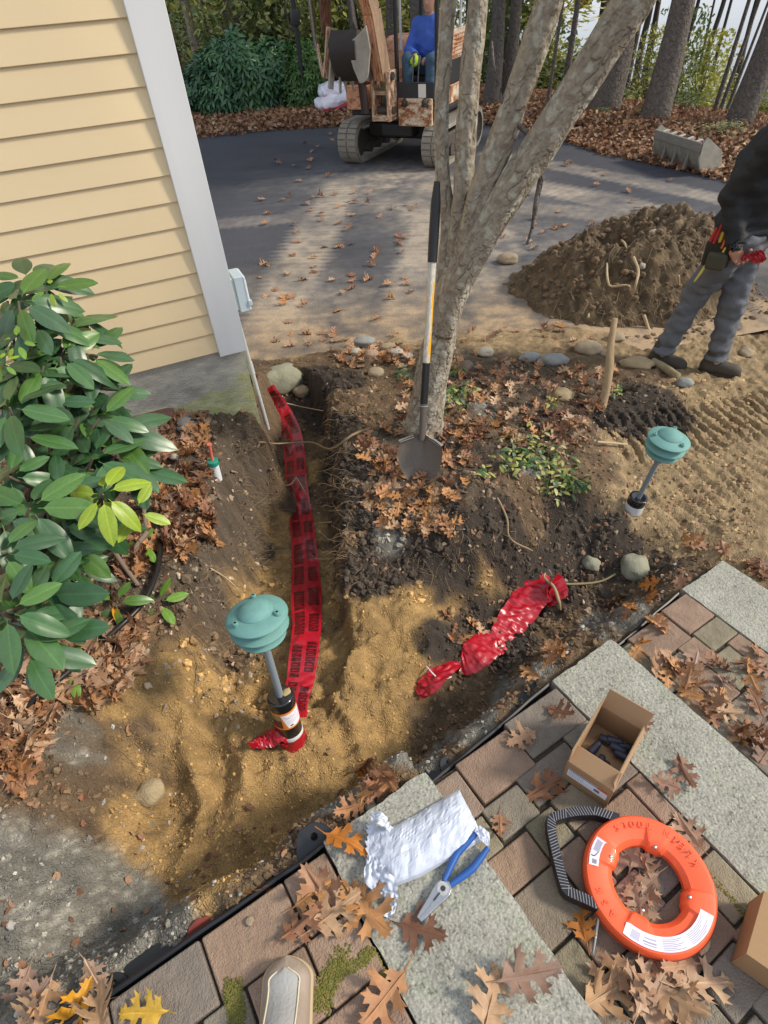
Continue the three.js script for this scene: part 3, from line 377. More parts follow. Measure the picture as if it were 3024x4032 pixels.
// a strip that follows points; width and twist along it, crinkled
function film(pts, widths, side, o = {}) {
  const curve = new THREE.CatmullRomCurve3(pts, false, 'centripetal'), n = o.n || 140, m = 14, pos = [], uv = [], idx = []; let len = 0, last = null;
  for (let i = 0; i <= n; i++) {
    const t = i / n, p = curve.getPoint(t); if (last) len += p.distanceTo(last); last = p; const q = t * (widths.length - 1), k = Math.min(widths.length - 2, Math.floor(q)), w = lerp(widths[k], widths[k + 1], q - k);
    const tg = curve.getTangent(t), sv = side.clone().addScaledVector(tg, -side.dot(tg)).normalize(); const tw = (o.twist || (() => 0))(t); const up = tg.clone().cross(sv).normalize(); if (up.y < 0) up.negate(); const s = sv.clone().multiplyScalar(Math.cos(tw)).addScaledVector(up, Math.sin(tw));
    for (let j = 0; j <= m; j++) { const v = j / m - .5; const cr = (o.crinkle || .006) * (Math.abs(noise(i * .13, v * 3.5, o.seed || 1)) * 1.6 + .5 * noise(i * .3, v * 2.2, 4 + (o.seed || 1))) + (o.fold || 0) * (.5 - Math.abs(v)) * Math.sin(t * 9); const q2 = p.clone().addScaledVector(s, v * w).addScaledVector(up, cr + (o.arch || 0) * (1 - 4 * v * v)); pos.push(q2.x, q2.y, q2.z); uv.push(j / m, len / .42); }
  }
  for (let i = 0; i < n; i++) for (let j = 0; j < m; j++) { const a = i * (m + 1) + j, b = a + m + 1; idx.push(a, b, a + 1, a + 1, b, b + 1); }
  const g = new THREE.BufferGeometry(); g.setAttribute('position', new THREE.Float32BufferAttribute(pos, 3)); g.setAttribute('uv', new THREE.Float32BufferAttribute(uv, 2)); g.setIndex(idx); g.computeVertexNormals(); return g;
}
const onG = (px, py, h, lift = .012) => { let p = G(px, py, h); for (let i = 0; i < 4; i++) p = G(px, py, hgt(p.x, p.z) + lift); return p; };
const printed = redFilm({ map: tapeTex }), plain = redFilm();
{ // the long ribbon down the trench
  const P = [[573, 842, -.02, .05], [598, 880, -.05, .02], [625, 930, -.08, .015], [636, 980, -.1, .015], [640, 1040, -.1, .02], [648, 1100, -.1, .02], [655, 1160, -.08, .02], [660, 1220, -.06, .02], [662, 1290, -.03, .03], [663, 1350, .02, .05], [657, 1410, .05, .06], [650, 1465, .1, .06], [640, 1520, .12, .06]].map(([x, y, h, l]) => onG(x, y, h, l));
  P.push(lamp1Base.clone().lerp(lamp1Head, .16).add(V(.05, 0, -.01)));
  tag(mesh('warning_tape', film(P, [.15, .155, .15, .14, .135, .135, .135, .14, .145, .125, .12, .11, .09, .04], V(1, 0, .12), { n: 220, crinkle: .006, arch: .004, seed: 2, twist: (t) => .12 * Math.sin(t * 5) }), printed), 'long red plastic warning tape with black print lying along the trench', 'warning tape');
  // tail at the foot of the lamp
  const b = lamp1Base.clone(); const T = [b.clone().lerp(lamp1Head, .05).add(V(-.02, .0, .03)), onG(610, 1588, .1, .05), onG(585, 1598, .1, .045), onG(562, 1606, .1, .03), onG(536, 1613, .1, .012)];
  tag(mesh('warning_tape', film(T, [.05, .07, .075, .055, .012], V(.2, .2, 1), { n: 60, crinkle: .012, arch: .02, seed: 9 }), plain), 'crumpled red tape tail tied around the foot of the path light', 'warning tape');
  // short piece by the steps
  const q = (x, y, l) => onG(x, y, 0, l); const S = [q(1208, 1300, .03), q(1185, 1268, .05), q(1150, 1285, .045), q(1125, 1320, .03), q(1100, 1355, .025), q(1080, 1385, .006), q(1055, 1392, .03), q(1030, 1412, .03), q(1008, 1430, .012), q(985, 1432, -.006), q(955, 1450, .03), q(930, 1475, .03), q(903, 1498, .01)];
  tag(mesh('warning_tape', film(S, [.10, .17, .165, .15, .14, .12, .14, .14, .12, .09, .10, .10, .06], V(.75, 0, .65), { n: 200, crinkle: .014, arch: .004, seed: 5, twist: (t) => .35 * Math.sin(t * 7 + 2) }), plain), 'short crumpled red warning tape half buried beside the brick steps', 'warning tape');
  // zip tie round it
  const z = onG(942, 1456, 0, .0); tag(mesh('cable_tie', tube([onG(922, 1440, 0, .01), onG(932, 1452, 0, .05), onG(945, 1464, 0, .055), onG(962, 1466, 0, .03), onG(975, 1462, 0, .01)], [.0032], 6, 20), std(C(.75, .75, .75), .4)), 'white cable tie around the short crumpled red tape', 'cable tie');
  tag(mesh('bent_root', tube([onG(1178, 1238, 0, .08), onG(1175, 1246, 0, .09), onG(1196, 1268, 0, .085), onG(1206, 1295, 0, .06), onG(1211, 1318, 0, .02)], [.004, .007, .008, .008, .004], 7, 20, .15), std(C(.36, .27, .15), .8)), 'pale bent root crossing over the end of the short red tape', 'root');
}

// ---------------------------------------------------------------- on the steps: reel, boxes, bag, pliers, shoe
const orange = phys(C(.97, .125, .04), .45, { clearcoat: .15 }), blackPl = phys(C(.016, .016, .02), .42), whiteLab = std(C(.72, .72, .76), .5);
function labelTex(draw, w = 256, h = 128) { const c = document.createElement('canvas'); c.width = w; c.height = h; const x = c.getContext('2d'); draw(x, w, h); const t = new THREE.CanvasTexture(c); t.colorSpace = THREE.SRGBColorSpace; return t; }
{
  const cen = G(1399, 1908, L2 + .03); cen.y = L2 + .002; const R0 = .164, TH = .052;
  const t = thing('fish_tape_reel', 'round orange plastic fish tape reel with black handle lying on the bricks', 'fish tape', cen);
  const loc = (px, py, y = TH) => G(px, py, cen.y + y).sub(cen);
  // shell: swept round section; the inner wall has four grips
  const N = 300, sec = [[1, .010], [1.004, .022], [1.0, .036], [.985, .046], [.955, .0515], [.9, .053], [.68, .053], [.61, .051], [.555, .043], [.525, .030], [.525, .016], [.54, .006], [.62, 0], [.95, 0], [.985, .003], [1, .010]];
  const bumps = [[1417, 1827], [1315, 1845], [1495, 1943], [1388, 1970]].map(([x, y]) => { const p = loc(x, y); return Math.atan2(p.z, p.x); }); const lobe = (a) => { let g = 1; for (const b of bumps) { const d = Math.atan2(Math.sin(a - b), Math.cos(a - b)); g = Math.min(g, ss(.13, .3, Math.abs(d))); } return g; };
  const pos = [], idx = []; for (let i = 0; i <= N; i++) { const a = i / N * 2 * Math.PI, l = lobe(a); sec.forEach(([r, y], j) => { let rad = r * R0; if (r < .75) { const k = (.75 - r) / .175; rad -= (1 - l) * -.0 + (l ? 0 : 0); rad += k * (.003 * l - .004 * (1 - l)) + (l > .5 && r < .7 && y > .03 ? .0012 * Math.sin(a * 150) : 0); } if (r > .54 && r < .69 && y > .04) y -= (.007 + .0012 * Math.sin(a * 150)) * ss(.4, 1, l); pos.push(Math.cos(a) * rad, y, Math.sin(a) * rad); }); }
  const K = sec.length; for (let i = 0; i < N; i++) for (let j = 0; j < K - 1; j++) { const p = i * K + j; idx.push(p, p + 1, p + K, p + 1, p + K + 1, p + K); }
  const g = new THREE.BufferGeometry(); g.setAttribute('position', new THREE.Float32BufferAttribute(pos, 3)); g.setIndex(idx); mesh('shell', toCreasedNormals(g, .55), orange, t);
  { const q = new THREE.TorusGeometry(R0 * 1.0, .0022, 6, 120); q.rotateX(Math.PI / 2); q.translate(0, .027, 0); mesh('seam', q, std(C(.18, .03, .01), .6), t); }
  for (const [x, y] of [[1352, 1812 + 19], [1286 - 0, 1846 + 0], [1412, 1950 + 0 - 0], [1324, 1985]].slice(0, 0)) void x;
  for (const [x, y] of [[1415, 1830], [1319, 1850], [1490, 1938], [1388, 1966]]) { const p = loc(x, y); const s = lathe([[0, .003], [.0035, .0025], [.0045, .0005], [.0045, -.004]], 14); s.translate(p.x, TH, p.z); mesh('screw', s, std(C(.6, .6, .6), .3, { metalness: 1 }), t); }
  // worn paper labels on the upper face
  const arc = (a0, a1, r0, r1, tex) => { const n = 30, P = [], U = [], I = []; for (let i = 0; i <= n; i++) { const a = lerp(a0, a1, i / n), e = i === 0 || i === n ? .004 : 0; for (const [r, v] of [[r0, 0], [r1, 1]]) { P.push(Math.cos(a + (v && i === 0 ? .05 : 0)) * (r + .0015 * noise(i * .9, v)), TH + .0022 - (r / R0 > .93 ? .0035 : 0), Math.sin(a) * r); U.push(i / n, v); } } for (let i = 0; i < n; i++) I.push(2 * i, 2 * i + 1, 2 * i + 2, 2 * i + 2, 2 * i + 1, 2 * i + 3); const q = new THREE.BufferGeometry(); q.setAttribute('position', new THREE.Float32BufferAttribute(P, 3)); q.setAttribute('uv', new THREE.Float32BufferAttribute(U, 2)); q.setIndex(I); q.computeVertexNormals(); return q; };
  const lt = labelTex((x, w, h) => { x.fillStyle = '#e9e6f2'; x.fillRect(0, 0, w, h); x.fillStyle = '#a9a4bd'; for (let k = 0; k < 20; k++) x.fillRect(30 + k * 2.2, 30, 1.3, 80); x.fillRect(96, 40, 60, 12); x.fillRect(90, 70, 66, 16); x.fillRect(96, 96, 60, 10); for (let j = 0; j < 7; j++) x.fillRect(186, 22 + j * 14, 110 - (j % 3) * 20, 7); for (let j = 0; j < 7; j++) x.fillRect(330, 22 + j * 14, 150 - (j % 4) * 22, 6); }, 512, 128);
  const aOf = (x, y) => { const p = loc(x, y); return Math.atan2(p.z, p.x); };
  let A0 = aOf(1342, 2020), A1 = aOf(1515, 1965); if (A0 < A1) A0 += 2 * Math.PI; mesh('label', arc(A0, A1, R0 * .93, R0 * .74, lt), std(0xffffff, .55, { map: lt, side: THREE.DoubleSide }), t);
  let B0 = aOf(1281, 1800), B1 = aOf(1277, 1868); if (B1 > B0 + 3) B1 -= 2 * Math.PI; if (B0 > B1 + 3) B0 -= 2 * Math.PI;
  const lt2 = labelTex((x, w, h) => { x.fillStyle = '#dddae6'; x.fillRect(0, 0, w, h); x.fillStyle = '#a7a3b8'; x.fillRect(14, 20, 110, 80); x.strokeStyle = '#3d3948'; x.lineWidth = 10; x.beginPath(); x.moveTo(120, 30); x.quadraticCurveTo(190, 60, 170, 110); x.stroke(); x.fillStyle = '#8a8698'; x.fillRect(200, 30, 40, 60); });
  mesh('label', arc(B0, B1, R0 * .93, R0 * .78, lt2), std(0xffffff, .55, { map: lt2, side: THREE.DoubleSide }), t);
  // raised lettering round the rim, reads from the far side
  const font = await new FontLoader().loadAsync('fonts/droid/droid_sans_bold.typeface.json');
  const letters = (text, a, step, r, size, flip) => { const list = []; [...text].forEach((ch, i) => { if (ch === ' ') return; const q = new TextGeometry(ch, { font, size, depth: .0016, curveSegments: 3 }); q.computeBoundingBox(); q.translate(-q.boundingBox.max.x / 2, -size / 2, 0); q.rotateX(-Math.PI / 2); const an = a + i * step; q.rotateY(-an + (flip ? Math.PI / 2 : -Math.PI / 2)); q.translate(Math.cos(an) * r, TH + .0008, Math.sin(an) * r); list.push(q); }); return merge(list); };
  const aT = aOf(1327, 1774 + 4);
  mesh('raised_lettering', letters('SLOOT NIELK', aT, .165, R0 * .835, .017, true), orange, t);
  mesh('raised_lettering', letters('ASK', aOf(1312, 1985), .2, R0 * .835, .017, false), orange, t);
  // handle loop
  const hp = [[1335, 1772], [1285, 1757], [1240, 1758], [1193, 1770], [1190, 1800], [1205, 1870], [1222, 1925], [1262, 1945], [1315, 1970]].map(([x, y]) => { const p = loc(x, y, .03); p.y = .028; return p; });
  const curve = new THREE.CatmullRomCurve3(hp, false, 'catmullrom', .25), n = 90, P = [], I = [], U = [], prof = [[-.012, -.02], [.012, -.02], [.015, 0], [.012, .02], [-.012, .02], [-.015, 0]];
  for (let i = 0; i <= n; i++) { const p = curve.getPointAt(i / n), tg = curve.getTangentAt(i / n), sd = V(tg.z, 0, -tg.x).normalize(); prof.forEach(([s, y]) => { P.push(p.x + sd.x * s, p.y + y, p.z + sd.z * s); U.push(i / n, y); }); P.push(P[P.length - prof.length * 3], P[P.length - prof.length * 3 + 1], P[P.length - prof.length * 3 + 2]); U.push(0, 0); }
  const W = prof.length + 1; for (let i = 0; i < n; i++) for (let j = 0; j < W - 1; j++) { const a = i * W + j; I.push(a, a + W, a + 1, a + 1, a + W, a + W + 1); }
  const hg = new THREE.BufferGeometry(); hg.setAttribute('position', new THREE.Float32BufferAttribute(P, 3)); hg.setAttribute('uv', new THREE.Float32BufferAttribute(U, 2)); hg.setIndex(I); mesh('handle', toCreasedNormals(hg, .5), blackPl, t);
  const ribs = []; for (let i = 3; i < 62; i++) { const u = i / 64, p = curve.getPointAt(u), tg = curve.getTangentAt(u), sd = V(tg.z, 0, -tg.x).normalize(); const sl = sd.clone().multiplyScalar(.0115).addScaledVector(tg, .004 * (i % 20 < 10 ? 1 : -1)); ribs.push(beam(p.clone().add(sl).add(V(0, .0206, 0)), p.clone().sub(sl).add(V(0, .0206, 0)), .0016, .0016, .0005)); }
  mesh('grip_ribs', merge(ribs), std(C(.30, .30, .34), .5), t);
  // leader of the steel tape
  const s0 = loc(1296, 1962, .02), s1 = loc(1280, 2062, 0); s0.y = .022; s1.y = .006; const sm = s0.clone().lerp(s1, .66);
  mesh('leader', bar(s0, sm, .0032, .0032, 10), std(C(.62, .66, .64), .3), t); mesh('eyelet', merge([bar(sm, s1, .0038, .0034, 10), new THREE.TorusGeometry(.0036, .0012, 6, 14).rotateX(Math.PI / 2).translate(s1.x, s1.y, s1.z)]), std(C(.35, .36, .36), .3, { metalness: .9 }), t);
}
const cardMap = dataTex(256, (u, v) => { const k = .86 + .12 * (vn(u, v, 120, 3) - .5) + .10 * (tfbm(u, v, 4, 7, 4) - .45) + .05 * (vn(u, v * .02, 128, 8) - .5); return [k, k, k]; }, false, 6);
const card = std(C(.40, .245, .125), .88, { map: cardMap }), cardIn = std(C(.46, .28, .15), .88, { map: cardMap }), cardEdge = std(C(.50, .38, .24), .95, { bumpMap: FINEBUMP, bumpScale: .004 });
// an open carton; u along its length, v across
function carton(name, label, nl, nr, farR, hgt0, len, flaps) {
  const v = nr.clone().sub(nl); const W = v.length(); v.normalize(); let u = V(v.z, 0, -v.x); if (u.dot(farR.clone().sub(nr)) < 0) u.negate(); const T = .004;
  const t = thing(name, label, 'cardboard box', nl.clone()); const B = new THREE.Matrix4().makeBasis(v, V(0, 1, 0), u.clone().negate()); if (B.determinant() < 0) throw new Error('box'); t.quaternion.setFromRotationMatrix(B);
  const wall = (n, g, m = card) => mesh(n, g, m, t);
  wall('bottom', box(W, T, len, W / 2, T / 2, -len / 2, .001)); wall('long_wall', box(T, hgt0, len, T / 2, hgt0 / 2, -len / 2, .001)); wall('long_wall', box(T, hgt0, len, W - T / 2, hgt0 / 2, -len / 2, .001)); wall('end_wall', box(W - 2 * T, hgt0, T, W / 2, hgt0 / 2, -T / 2, .001)); wall('end_wall', box(W - 2 * T, hgt0, T, W / 2, hgt0 / 2, -len + T / 2, .001));
  return { t, W, len, T, H: hgt0, wall };
}
{
  const nl = G(1213, 1680, L2 + .002), nr = G(1308, 1745, L2 + .002), fr = G(1401, 1545, L2 + .1);
  const L = .225, { t, W, T, H, wall } = carton('cardboard_box', 'open brown cardboard box of dark blue wire connectors on the bricks', nl, nr, fr, .112, L);
  const fl = (g) => g;
  wall('flap', box(T * .8, .060, L * .96, T / 2, H + .030 + .001, -L / 2, .001), cardIn);                                              // left flap stands up
  { const g = box(W * .98, T * .8, .062, 0, 0, .031, .001); g.rotateX(-1.05); g.translate(W / 2, H + .001, 0); }
  { const g = box(W * .96, .07, T * .8, 0, .035, 0, .001); g.rotateX(-.42); g.translate(W / 2, H + .001, -L + T / 2); wall('flap', g, cardIn); }   // far flap leans out
  { const g = box(W * .98, .055, T * .8, 0, .0275, 0, .001); g.rotateX(-.95); g.translate(W / 2, H + .001, -T / 2); wall('flap', g, cardIn); }      // near flap folded inwards
  { const g = box(T * .8, .03, L * .94, 0, .015, 0, .001); g.rotateZ(.25); g.translate(W - T / 2, H + .001, -L / 2); wall('flap', g, cardIn); const e = box(T * .9, .003, L * .94, 0, .0305, 0, .0008); e.rotateZ(.25); e.translate(W - T / 2, H + .001, -L / 2); wall('flap_edge', e, cardEdge); }
  wall('flap_edge', box(T * .9, .003, L * .96, T / 2, H + .0625, -L / 2, .0008), cardEdge);
  wall('inner_flap', box(W * .94, .002, .05, W / 2, .012, -L * .62, .001, 0, .05), cardIn);
  wall('crease', box(W * .94, .0015, .003, W / 2, .0142, -L * .5, .0005), std(C(.16, .09, .045), 1));
  const lab = labelTex((x, w, h) => { x.fillStyle = '#dfe2ee'; x.fillRect(0, 0, w, h); x.fillStyle = '#2c2a66'; x.fillRect(0, 8, w, 12); x.fillStyle = '#8f93a8'; for (let j = 0; j < 4; j++) for (let i = 0; i < 9; i++) x.fillRect(20 + i * 22, 36 + j * 18, 14 - (i * j) % 5, 7); x.fillStyle = '#c9632f'; x.fillRect(380, 0, 132, 28); x.fillStyle = '#6f6f80'; x.fillRect(350, 50, 70, 46); }, 512, 128);
  const lg = new THREE.PlaneGeometry(W * .86, .042); lg.translate(W * .5, H * .55, .0006); mesh('label', lg, std(0xffffff, .5, { map: lab }), t);
  const lg2 = new THREE.PlaneGeometry(.085, .045); lg2.rotateY(-Math.PI / 2); lg2.translate(-.0007, H + .026, -.052); mesh('label', lg2, std(C(.5, .52, .6), .5, { map: labelTex((x, w, h) => { x.fillStyle = '#c9cbd8'; x.fillRect(0, 0, w, h); x.fillStyle = '#9a9cb0'; for (let j = 0; j < 9; j++) x.fillRect(14, 12 + j * 12, 220 - (j * 37) % 60, 5); }) }), t);
  // connectors
  const nm = phys(C(.045, .05, .08), .5), nb = phys(C(.03, .05, .35), .4); const cg = merge([lathe([[0, 0], [.0075, 0], [.0092, .002], [.0098, .012], [.008, .03], [.0055, .036], [0, .037]], 10), box(.022, .006, .004, 0, .004, 0, .001)]);
  const at = [[.25, .78, 1.0, .2], [.40, .80, 1.2, .2], [.52, .74, .9, .2], [.60, .80, 1.3, .2], [.66, .70, .8, .1], [.25, .46, 2.2, .2], [.38, .40, 1.3, .2], [.52, .44, .6, .2], [.56, .32, 2.6, .2], [.58, .22, .4, .2], [.28, .28, 2.8, .2], [.40, .22, 1.9, .2], [.64, .40, .5, .2]];
  t.updateMatrixWorld(true);
  at.forEach(([fx, fz, tu, ti], i) => { const c = thing('wire_connector', i === 9 ? 'wire connector with a bright blue end nearest the near flap of the box' : 'dark blue wire connector lying loose in the open cardboard box', 'wire connector', V(fx * W, .022 + (i % 3) * .006, -fz * L).applyMatrix4(t.matrixWorld), 0, i === 9 ? null : 'wire connectors in the box'); mesh('body', cg, nm, c); if (i === 9 || i === 6) mesh('end_cap', lathe([[0, -.001], [.0078, -.001], [.0085, .003]], 10), nb, c); c.rotation.set(Math.PI / 2 + ti - .3, tu, 0, 'YXZ'); c.scale.setScalar(1.35); });
}
{
  const nl = G(1578, 2080, L2 + .002), v = V(CA, 0, -SA); const nr = nl.clone().addScaledVector(V(.75, 0, .66).normalize(), .2); const fr = nr.clone().add(V(.3, 0, -.3));
  const { t, W, T, H, wall } = carton('cardboard_box', 'plain brown cardboard box cut off by the lower right corner of the photo', nl, nr, fr, .10, .16);
  wall('lid', box(W, T, .16, W / 2, H + T / 2 + .001, -.08, .001)); const lg = new THREE.PlaneGeometry(.11, .06); lg.rotateX(-Math.PI / 2); lg.translate(W * .42, H + T + .0016, -.115); mesh('label', lg, std(C(.62, .52, .55), .6), t);
}
{ // white plastic pack, torn open at its left end
  const t = thing('plastic_bag', 'crumpled white plastic pack torn open beside the blue pliers', 'plastic bag', null);
  const topL = [[795, 1772], [815, 1782], [843, 1788], [890, 1764], [940, 1734], [992, 1705]], botL = [[792, 1862], [815, 1895], [850, 1915], [905, 1895], [975, 1855], [1046, 1812]];
  const n = 46, m = 22, P = [], I = [], U = []; const along = (L, s) => { const q = s * (L.length - 1), k = Math.min(L.length - 2, Math.floor(q)), f = q - k; return [lerp(L[k][0], L[k + 1][0], f), lerp(L[k][1], L[k + 1][1], f)]; };
  const crump = (x, z, s) => { let h = 0; for (let k = 0; k < 4; k++) { const a = k * 1.3 + .4, f = 26 * Math.pow(1.75, k); h += (Math.abs(noise((x * Math.cos(a) + z * Math.sin(a)) * f, (z * Math.cos(a) - x * Math.sin(a)) * f * .6, k + s)) - .22) / Math.pow(1.7, k); } return h; };
  for (const up of [1, 0]) for (let i = 0; i <= n; i++) for (let j = 0; j <= m; j++) { const s = i / n, v = j / m, a = along(topL, s), b = along(botL, s); const bulge = Math.pow(Math.sin(Math.PI * v), .5) * (.010 + .026 * ss(0, .45, s)) * Math.pow(ss(1.03, .9, s), .5); let q = G(lerp(a[0], b[0], v), lerp(a[1], b[1], v), L1 + .012 + bulge * .8); const rag = s < .02 ? .014 * noise(v * 22, 4) : 0; const h = up ? L1 + .01 + bulge + .011 * crump(q.x * .9, q.z * .9, 1) + .009 * ss(.4, 0, s) * crump(q.x * 1.4, q.z * 1.4, 7) : L1 + .004 + .002 * v; P.push(q.x + rag, h, q.z + rag); U.push(s, v); }
  const W = m + 1, off = (n + 1) * W; for (let i = 0; i < n; i++) for (let j = 0; j < m; j++) { const a = i * W + j; I.push(a, a + 1, a + W, a + 1, a + W + 1, a + W); I.push(off + a, off + a + W, off + a + 1, off + a + 1, off + a + W, off + a + W + 1); }
  for (let i = 0; i < n; i++) for (const j of [0, m]) { const a = i * W + j, b = a + off; I.push(a, a + W, b, b, a + W, b + W); }
  const g = new THREE.BufferGeometry(); g.setAttribute('position', new THREE.Float32BufferAttribute(P, 3)); g.setIndex(I); const film0 = phys(C(.60, .65, .76), .36, { side: THREE.DoubleSide, clearcoat: .15, transmission: .12, thickness: 0 });
  mesh('wrapper', toCreasedNormals(g, .16), film0, t);
  mesh('torn_edge', film([G(803, 1850, L1 + .02), G(812, 1890, L1 + .035), G(838, 1915, L1 + .03), G(846, 1945, L1 + .012), G(837, 1982, L1 + .006)], [.02, .06, .05, .03, .022], V(1, .2, .2), { n: 60, crinkle: .010, seed: 3 }), film0, t);
  mesh('torn_edge', film([G(802, 1760, L1 + .03), G(825, 1775, L1 + .05), G(845, 1795, L1 + .045)], [.012, .05, .03], V(.3, .6, 1), { n: 40, crinkle: .009, seed: 8 }), film0, t);
  mesh('corner_tab', film([G(1030, 1790, L1 + .03), G(1046, 1806, L1 + .03), G(1054, 1828, L1 + .02)], [.02, .03, .006], V(1, 0, -.6), { n: 24, crinkle: .006, seed: 4 }), film0, t);
}
{ // lineman's pliers
  const t = thing('pliers', 'steel lineman pliers with blue dipped handles on the granite tread', 'pliers', null); const y = L1 + .014;
  const tip = G(906, 1986, y), piv = G(957, 1921, y), h1 = G(1031, 1797, y + .012), h2 = G(1054, 1832, y + .004), k1 = G(960, 1888, y + .004), k2 = G(985, 1905, y);
  const steel = std(C(.42, .43, .45), .32, { metalness: .85, bumpMap: FINEBUMP, bumpScale: .0006 }), dark = std(C(.06, .06, .065), .45, { metalness: .6 }), blue = phys(C(.012, .085, .32), .35, { clearcoat: .4 });
  const ax = piv.clone().sub(tip).normalize(), sd = V(ax.z, 0, -ax.x);
  for (const s of [-1, 1]) { const L = piv.distanceTo(tip), sh = new THREE.Shape(); [[0, .0006], [0, .0058], [.012, .0085], [L * .55, .0125], [L * .78, .0165], [L, .0185], [L + .012, .0150], [L + .020, .0006]].forEach(([x, y], i) => (i ? sh.lineTo(x, y) : sh.moveTo(x, y))); sh.closePath(); const g = new THREE.ExtrudeGeometry(sh, { depth: .011, bevelEnabled: true, bevelSize: .0012, bevelThickness: .0012, bevelSegments: 2 }); const zx = ax.clone().cross(sd.clone().multiplyScalar(s)); g.applyMatrix4(new THREE.Matrix4().makeBasis(ax, sd.clone().multiplyScalar(s), zx)); const up0 = zx.y > 0 ? -.0065 : .0055; g.translate(tip.x, tip.y + up0, tip.z); if (s * zx.y < 0 || zx.y < 0) { const q = g.index; void q; } mesh('jaw', g, steel, t); }
  mesh('joint', (() => { const g = new THREE.CylinderGeometry(.0150, .0150, .0150, 24); g.translate(piv.x, piv.y, piv.z); return g; })(), steel, t);
  mesh('rivet', (() => { const g = new THREE.CylinderGeometry(.006, .0065, .0175, 16); g.translate(piv.x, piv.y, piv.z); return g; })(), dark, t);
  mesh('cutter', beam(piv.clone().addScaledVector(ax, -.034).add(V(0, .0076, 0)), piv.clone().addScaledVector(ax, -.012).add(V(0, .0076, 0)), .004, .001, .0004), dark, t);
  const grip = (a, mid, b) => { const g = tube([a, mid, a.clone().lerp(b, .55).add(mid.clone().sub(a.clone().lerp(b, .4)).multiplyScalar(.8)), b], [.007, .0085, .0095, .0095, .0085, .0065], 14, 26); return g; };
  const m1 = k1.clone().lerp(h1, .45).addScaledVector(sd, .006 * Math.sign(sd.dot(k1.clone().sub(k2)))), m2 = k2.clone().lerp(h2, .45).addScaledVector(sd, .006 * Math.sign(sd.dot(k2.clone().sub(k1))));
  mesh('shank', beam(piv.clone(), k1, .010, .011, .003), dark, t); mesh('shank', beam(piv.clone(), k2, .010, .011, .003), steel, t);
  mesh('handle', grip(piv.clone().lerp(k1, .55), m1, h1), blue, t); mesh('handle', grip(piv.clone().lerp(k2, .55), m2, h2), blue, t);
}
{ // the photographer's shoe
  const toe = G(622, 2066, L1 + .03), heel = G(600, 2470, L1 + .03), d = heel.clone().sub(toe).setY(0).normalize(), s = V(-d.z, 0, d.x); const t = thing('shoe', 'worn taupe leather moccasin shoe with pale stitching at the bottom edge', 'shoe', V(toe.x, L1, toe.z));
  const m = new THREE.Matrix4().makeBasis(s.clone().negate(), V(0, 1, 0), d); if (m.determinant() < 0) m.makeBasis(s, V(0, 1, 0), d); t.quaternion.setFromRotationMatrix(m);
  const wid = (u) => .052 * Math.pow(Math.sin(Math.min(1, u / .14) * Math.PI / 2), .55) * (1 - .16 * ss(.4, .62, u)) * (1 - .35 * ss(.85, 1, u) * ss(.8, 1.0, u)); const top = (u) => .036 + .012 * ss(0, .12, u) + .05 * ss(.2, .55, u);
  const loft = (f, n, k) => { const P = [], I = []; for (let i = 0; i <= n; i++) for (let j = 0; j <= k; j++) P.push(...f(i / n, j / k)); for (let i = 0; i < n; i++) for (let j = 0; j < k; j++) { const a = i * (k + 1) + j; I.push(a, a + 1, a + k + 1, a + 1, a + k + 2, a + k + 1); } const g = new THREE.BufferGeometry(); g.setAttribute('position', new THREE.Float32BufferAttribute(P, 3)); g.setIndex(I); g.computeVertexNormals(); const q = new Float32Array(P.length / 3 * 2); for (let i = 0; i < q.length / 2; i++) { q[2 * i] = P[3 * i]; q[2 * i + 1] = P[3 * i + 2]; } g.setAttribute('uv', new THREE.BufferAttribute(q, 2)); return g; };
  const leather = std(C(.30, .235, .185), .62, { bumpMap: FINEBUMP, bumpScale: .001, side: THREE.DoubleSide }), suede = std(C(.34, .335, .325), .75, { bumpMap: FINEBUMP, bumpScale: .0014, side: THREE.DoubleSide });
  mesh('sole', loft((u, v) => { const a = (v - .5) * Math.PI * 2, w = wid(u) * 1.09; const x = Math.cos(a), y = Math.sin(a); return [Math.sign(x) * Math.pow(Math.abs(x), .3) * w, .010 + .011 * Math.sign(y) * Math.pow(Math.abs(y), .4), -.004 + u * .29]; }, 60, 24), std(C(.42, .33, .20), .7), t);
  mesh('upper', loft((u, v) => { const a = v * Math.PI, w = wid(u), h = top(u); return [Math.cos(a) * w * (1 + .04 * Math.sin(a * 2)), .014 + Math.pow(Math.sin(a), .6) * h + .0012 * noise(u * 30, v * 12), u * .29]; }, 60, 30), leather, t);
  mesh('vamp', loft((u, v) => { const uu = .085 + u * .5, a = lerp(.9, Math.PI - .9, v), w = wid(uu), h = top(uu) + .0025 - .002 * Math.abs(v - .5); return [Math.cos(a) * w * ss(-.05, .12, u), .0145 + Math.pow(Math.sin(a), .6) * h, uu * .29]; }, 40, 16), suede, t);
  for (const q of [0, 1]) mesh('stitching', tube([...Array(9)].map((_, i) => { const u = i / 8, uu = .085 + u * .5, a = q ? Math.PI - .9 : .9, w = wid(uu); return V(Math.cos(a) * w * ss(-.05, .12, u), .018 + Math.pow(Math.sin(a), .6) * top(uu), uu * .29); }), [.0019], 6, 40), std(C(.62, .55, .40), .8), t);
}
